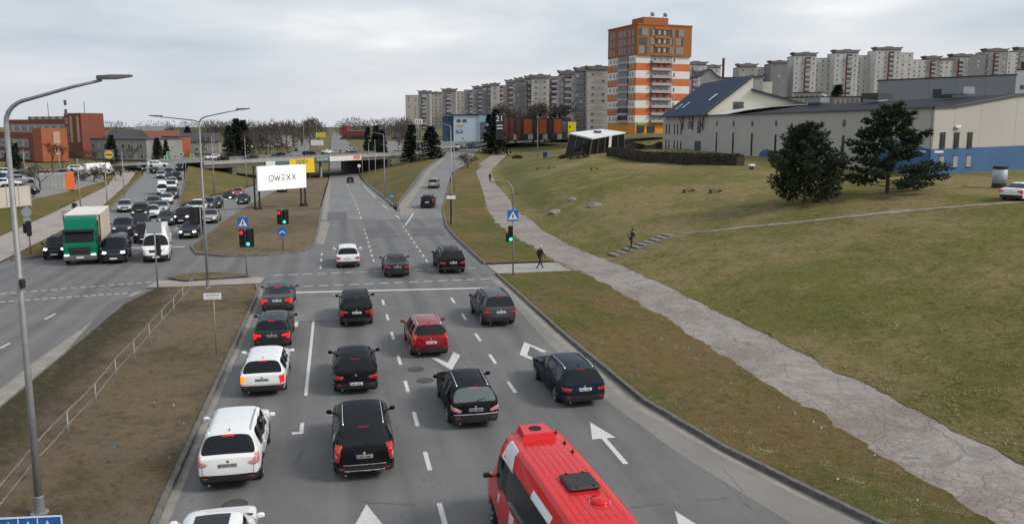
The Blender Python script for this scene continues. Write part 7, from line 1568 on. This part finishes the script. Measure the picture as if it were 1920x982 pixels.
# ------------------------------------------------------------------ concrete steps and the trodden path up the lawn
t = thing('steps', 'flight of worn concrete slab steps up the grass slope', 'steps', tuple(G(1150, 481)))
o = Vector(t.location); a, b = G(1150, 481), G(1262, 441); n = 9
for k in range(n):
    p = a.lerp(b, (k + .3) / n); p.z = T(p.x, p.y) + .12; MB().bbox((0, 0, 0), (1.35, .75, .14), .015).build('step', mat('step_concrete', (.17, .158, .145), .9, var=.3, scale=3, bump=.4), t, loc=tuple(p - o), rz=math.atan2(b.y - a.y, b.x - a.x) + R(80))
DIRT = mat('trodden_path', (.23, .19, .155), .95, var=.25, scale=1.2, bump=.3)
pp = [G(u, v) for u, v in ((1262, 441), (1330, 436), (1420, 426), (1560, 412), (1700, 397), (1860, 385), (1915, 381))]
strip('trodden_path', [(p.x - .35, p.y + .55) for p in pp], [(p.x + .35, p.y - .55) for p in pp], 60, lambda x, y: lawn_z(x, y) + .03, DIRT)
# ------------------------------------------------------------------ small things on the lawn
STONE = mat('field_stone', (.22, .21, .20), .9, var=.4, scale=4, bump=.6)
for k, (u, v, s) in enumerate(((1041, 401, .62), (1073, 377, .5), (1115, 388, .62))):
    bm = bmesh.new(); bmesh.ops.create_icosphere(bm, subdivisions=3, radius=1); r = random.Random(k)
    for q in bm.verts: q.co = Vector((q.co.x * (1.3 if k != 1 else 1.1), q.co.y * .8, max(-.25, q.co.z * .62))) * (1 + .28 * noise.noise(q.co * 1.6 + Vector((k * 7, 0, 0))))
    me = bpy.data.meshes.new('boulder'); bm.to_mesh(me); bm.free(); me.materials.append(STONE); g = G(u, v); o = put('boulder', me, None, (g.x, g.y, g.z + .12)); o.scale = (s,) * 3; tag(o, ('nearest grey boulder on the lawn, close to the footpath', 'smallest and farthest of three grey boulders', 'rightmost grey boulder on the lawn')[k], 'boulder', 'boulders on the lawn')
WOODD = mat('bench_wood', (.05, .035, .025), .8)
for k, (u, v) in enumerate(((1012, 318), (1034, 317), (1114, 319), (1291, 361), (1341, 362))):
    g = G(u, v); t = thing('bench', ('low dark bench leftmost on the lawn', 'low dark bench second from the left on the lawn', 'low dark bench below the kiosk', 'low dark slab seat left of the rounded pine', 'low dark slab seat nearest the rounded pine')[k], 'bench', tuple(g), -YAW, 'low benches on the lawn'); 
    for j in range(3): MB().bbox((0, -.16 + j * .16, .30), (1.4, .13, .06), .01).build('seat_plank', WOODD, t)
    for s in (-1, 1): MB().bbox((s * .5, 0, .11), (.2, .42, .32), .02).build('leg', WOODD, t)
for k, (u, v) in enumerate(((1213, 302), (1233, 303), (1409, 319))):
    g = G(u, v); t = thing('ground_light', ('white ground light left of its pair before the hedge', 'white ground light right of its pair before the hedge', 'white ground light at the end of the hedge')[k], 'light', tuple(g), 0, 'ground lights'); MB().bbox((0, 0, .25), (.45, .45, .5), .05).build('base', TRIM, t); MB().bbox((0, 0, .62), (.7, .6, .3), .06).build('cover', SIGNW, t)
g = G(1873, 353); t = thing('advertising_column', 'round pale advertising column with dark cap and foot', 'advertising column', tuple(g)); MB().lathe([(.62, 0), (.62, .45)], 24).build('foot', TRIM, t, False); MB().lathe([(.6, .45), (.6, 1.75)], 28).build('drum', mat('drum_pale', (.36, .40, .46), .5, var=.2, scale=2), t, True); MB().lathe([(.62, 1.75), (.62, 1.95), (.66, 1.97), (.66, 2.02)], 24).build('cap', TRIM, t)
for u, v, lb, c in ((1022, 296, 'dark blue waste bin beside the kiosk', (.02, .03, .18)), (906, 0, '', None)):
    if c: g = G(u, v); t = thing('waste_bin', lb, 'bin', tuple(g), -YAW); MB().bbox((0, 0, .6), (.95, .8, 1.1), .06).build('body', mat('bin_blue', c, .5), t); MB().bbox((0, 0, 1.2), (1.0, .85, .14), .05).build('lid', mat('bin_lid', (.01, .015, .09), .5), t)
# litter
LIT = mat('litter_paper', (.42, .41, .39), .8); LITB = mat('litter_blue', (.03, .25, .6), .5)
for k, (u, v) in enumerate(((215, 846), (318, 865), (326, 765), (290, 760), (345, 800), (1525, 797), (1540, 808), (1660, 715), (1460, 770), (1490, 780), (1640, 860), (1135, 520), (1240, 640), (1290, 660), (1370, 725), (1570, 905), (1720, 945), (1120, 568), (1680, 615))):
    g = G(u, v); m = MB(); r = random.Random(k); s = r.uniform(.025, .05); m.add([(-s, -s * .6, .01), (s, -s * .5, .03), (s * .8, s * .6, .02), (-s * .7, s * .5, .05), (0, 0, .09)], [(0, 1, 4), (1, 2, 4), (2, 3, 4), (3, 0, 4), (3, 2, 1, 0)]); o = m.build('litter', LITB if k == 0 else LIT, None, loc=(g.x, g.y, g.z + .1)); tag(o, 'crumpled blue wrapper on the near median' if k == 0 else ('scrap of pale paper on the near median grass' if k < 5 else 'scrap of pale paper on the grass beside the right footpath'), 'litter', None if k == 0 else ('paper scraps on the median' if k < 5 else 'paper scraps by the footpath'))
# manholes
for k, (u, v) in enumerate(((780, 692), (797, 713), (440, 946))):
    g = at(u, v); t = thing('manhole_cover', ('round iron cover behind the dark red car', 'second iron cover ahead of the black estate car', 'rusty iron cover in the left lane near the bottom')[k], 'manhole cover', (g.x, g.y, .006)); MB().lathe([(.36, 0), (.36, .008)], 24).build('frame', mat('iron_frame', (.05, .05, .05), .7), t); MB().lathe([(.29, .008), (.29, .012)], 24).build('lid', mat('iron_lid', (.07, .062, .055), .7, var=.4, scale=20), t)
# ================================================================== PEOPLE
SKIN = mat('skin', (.42, .26, .20), .6); JKT = mat('black_jacket', (.012, .012, .014), .8, var=.3, scale=9); TRS = mat('dark_trousers', (.022, .022, .026), .85); HAIRD = mat('dark_hair', (.015, .012, .01), .7); SHOE = mat('shoes', (.02, .02, .02), .6); CAPW = mat('white_cap', (.55, .45, .43), .8)
def person(label, loc, heading, J, cap=None, hood=False, bag=None, group=None, s=1.0):
    """J: joint positions (x right, y forward, z up) in metres for a 1.75 m figure"""
    names = list(J); ids = {n: i for i, n in enumerate(names)}
    rad = dict(pelvis=.155, waist=.145, chest=.165, neck=.06, head0=.075, head1=.105, head2=.085, shL=.085, shR=.085, elL=.055, elR=.055, wrL=.04, wrR=.04, paL=.038, paR=.038, hiL=.11, hiR=.11, knL=.075, knR=.075, anL=.05, anR=.05, toL=.04, toR=.04)
    V = [Vector(J[n]) for n in names]; E = [('pelvis', 'waist'), ('waist', 'chest'), ('chest', 'neck'), ('neck', 'head0'), ('head0', 'head1'), ('head1', 'head2')]
    for q in 'LR': E += [('chest', 'sh' + q), ('sh' + q, 'el' + q), ('el' + q, 'wr' + q), ('wr' + q, 'pa' + q), ('pelvis', 'hi' + q), ('hi' + q, 'kn' + q), ('kn' + q, 'an' + q), ('an' + q, 'to' + q)]
    me = bpy.data.meshes.new('body'); me.from_pydata(V, [(ids[a], ids[b]) for a, b in E], []); o = bpy.data.objects.new('tmp', me); COL.objects.link(o); sk = o.modifiers.new('k', 'SKIN'); ss = o.modifiers.new('s', 'SUBSURF'); ss.levels = 1
    for i, n in enumerate(names): me.skin_vertices[0].data[i].radius = (rad[n] * (1.18 if n in ('chest', 'waist', 'pelvis') else 1), rad[n] * (.85 if n in ('chest', 'waist', 'pelvis') else 1)); me.skin_vertices[0].data[i].use_root = n == 'pelvis'
    dg = bpy.context.evaluated_depsgraph_get(); bm_ = bpy.data.meshes.new_from_object(o.evaluated_get(dg)); bpy.data.objects.remove(o)
    t = thing('person', label, 'person', loc, -heading, group); t.scale = (s,) * 3
    for m in (JKT, TRS, SKIN, SHOE): bm_.materials.append(m)
    for p in bm_.polygons:
        c = p.center; n = min(names, key=lambda k: (Vector(J[k]) - c).length - rad[k]); p.use_smooth = True; p.material_index = {'pa': 2, 'wr': 0, 'he': 2, 'ne': 2, 'kn': 1, 'hi': 1, 'an': 1, 'to': 3}.get(n[:2], 0)
    put('body', bm_, t)
    for q in 'LR':                                                    # five separate fingers on each hand
        p = Vector(J['pa' + q]); d = (p - Vector(J['wr' + q])).normalized(); sd = d.cross(Vector((0, 1, 0))).normalized() if abs(d.y) < .9 else Vector((1, 0, 0)); hm = MB()
        for k in range(4): L = (.07, .08, .075, .06)[k]; b0 = p + d * .03 + Vector((0, 1, 0)) * (k - 1.5) * .019; hm.tube([b0, b0 + d * L * .55, b0 + d * L + sd * .025], [.010, .009, .007], 6)
        b0 = p + Vector((0, .03, 0)); hm.tube([b0, b0 + d * .03 + Vector((0, .025, 0)), b0 + d * .06 + Vector((0, .02, 0))], [.011, .010, .008], 6); hm.build('fingers', SKIN, t)
    h1, h2 = Vector(J['head1']), Vector(J['head2']); up = (h2 - Vector(J['head0'])).normalized()
    b = bmesh.new(); bmesh.ops.create_icosphere(b, subdivisions=2, radius=.122)
    for v in b.verts: v.co = Vector((v.co.x * .92, v.co.y * 1.05 - .012, v.co.z)) 
    bmesh.ops.delete(b, geom=[v for v in b.verts if (v.co.z < -.01 and v.co.y > -.03) or v.co.z < -.075 or (v.co.y > .085 and v.co.z < .06)], context='VERTS'); hm = bpy.data.meshes.new('hair'); b.to_mesh(hm); b.free(); hm.materials.append(cap or (JKT if hood else HAIRD)); put('cap' if cap else ('hood' if hood else 'hair'), hm, t, tuple(h1 + up * .035))
    f = MB(); f.add([(-.016, .10, -.02), (.016, .10, -.02), (0, .128, -.03), (0, .10, .02)], [(0, 1, 2), (1, 3, 2), (3, 0, 2)]); f.build('nose', SKIN, t, loc=tuple(h1))
    for x in (-.035, .035): MB().lathe([(.012, 0), (.012, .006)], 8, (x, .098, .02), Matrix.Rotation(R(-90), 3, 'X')).build('eye', HAIRD, t, loc=tuple(h1))
    MB().box((0, .098, -.055), (.045, .01, .01)).build('mouth', mat('lips', (.3, .12, .1), .6), t, loc=tuple(h1))
    if bag: MB().bbox((0, 0, 0), bag[1], .06).build('backpack' if bag[2] == 'b' else 'carried_bag', bag[3], t, loc=bag[0])
    return t
walk = dict(pelvis=(0, 0, .95), waist=(0, .02, 1.12), chest=(0, .05, 1.34), neck=(0, .07, 1.49), head0=(0, .09, 1.54), head1=(0, .11, 1.64), head2=(0, .11, 1.70), shL=(-.19, .05, 1.40), shR=(.19, .05, 1.40), elL=(-.25, -.10, 1.15), elR=(.25, .14, 1.15), wrL=(-.24, .0, .93), wrR=(.23, .34, 1.02), paL=(-.23, .04, .85), paR=(.22, .42, 1.0), hiL=(-.09, 0, .90), hiR=(.09, 0, .90), knL=(-.10, .20, .50), knR=(.10, -.05, .48), anL=(-.10, .30, .10), anR=(.10, -.34, .14), toL=(-.11, .46, .05), toR=(.10, -.24, .04))
climb = dict(walk); climb.update(waist=(0, .06, 1.11), chest=(0, .14, 1.32), neck=(0, .19, 1.46), head0=(0, .22, 1.51), head1=(0, .25, 1.60), head2=(0, .26, 1.66), shL=(-.19, .14, 1.38), shR=(.19, .14, 1.38), elL=(-.25, .06, 1.12), elR=(.25, .16, 1.12), wrL=(-.22, .26, 1.02), wrR=(.22, .36, 1.06), paL=(-.20, .34, 1.0), paR=(.20, .43, 1.05), knL=(-.10, .30, .62), knR=(.10, .0, .48), anL=(-.10, .26, .26), anR=(.10, -.22, .10), toL=(-.11, .42, .22), toR=(.10, -.08, .04))
stand = dict(walk); stand.update(knL=(-.10, .03, .5), knR=(.10, .0, .5), anL=(-.10, .0, .09), anR=(.10, -.03, .09), toL=(-.11, .14, .05), toR=(.11, .11, .05), elR=(.25, .0, 1.14), wrR=(.24, .1, .9), paR=(.24, .12, .82))
g = at(1012, 504, .05); person('pedestrian in black with pale cap striding across the footpath spur', (g.x, g.y, .055), R(70), walk, cap=CAPW)
g = G(1182, 472); person('hooded person in black climbing the slab steps with a pale bag', (g.x, g.y, g.z + .16), R(58), climb, hood=True, bag=((-.02, -.22, 1.22), (.30, .18, .42), 'b', mat('bag_grey', (.16, .16, .16), .8)))
g = at(919, 342, .05); person('small dark figure walking far up the cracked footpath', (g.x, g.y, .06), R(200), walk)
g = G(141, 405); person('dark figure standing on the left footpath above the truck', (g.x, g.y, g.z + .05), R(170), stand)
g = G(227, 333); person('distant walker where the left footpath meets the crossing road', (g.x, g.y, g.z + .1), R(180), walk)
g = at(638, 291, .98); person('dark figure walking along the bridge', (g.x, g.y, 1.16), R(45), stand)
# ------------------------------------------------------------------ last touches
for o in [q for q in bpy.data.meshes if q.users == 0]: bpy.data.meshes.remove(o)
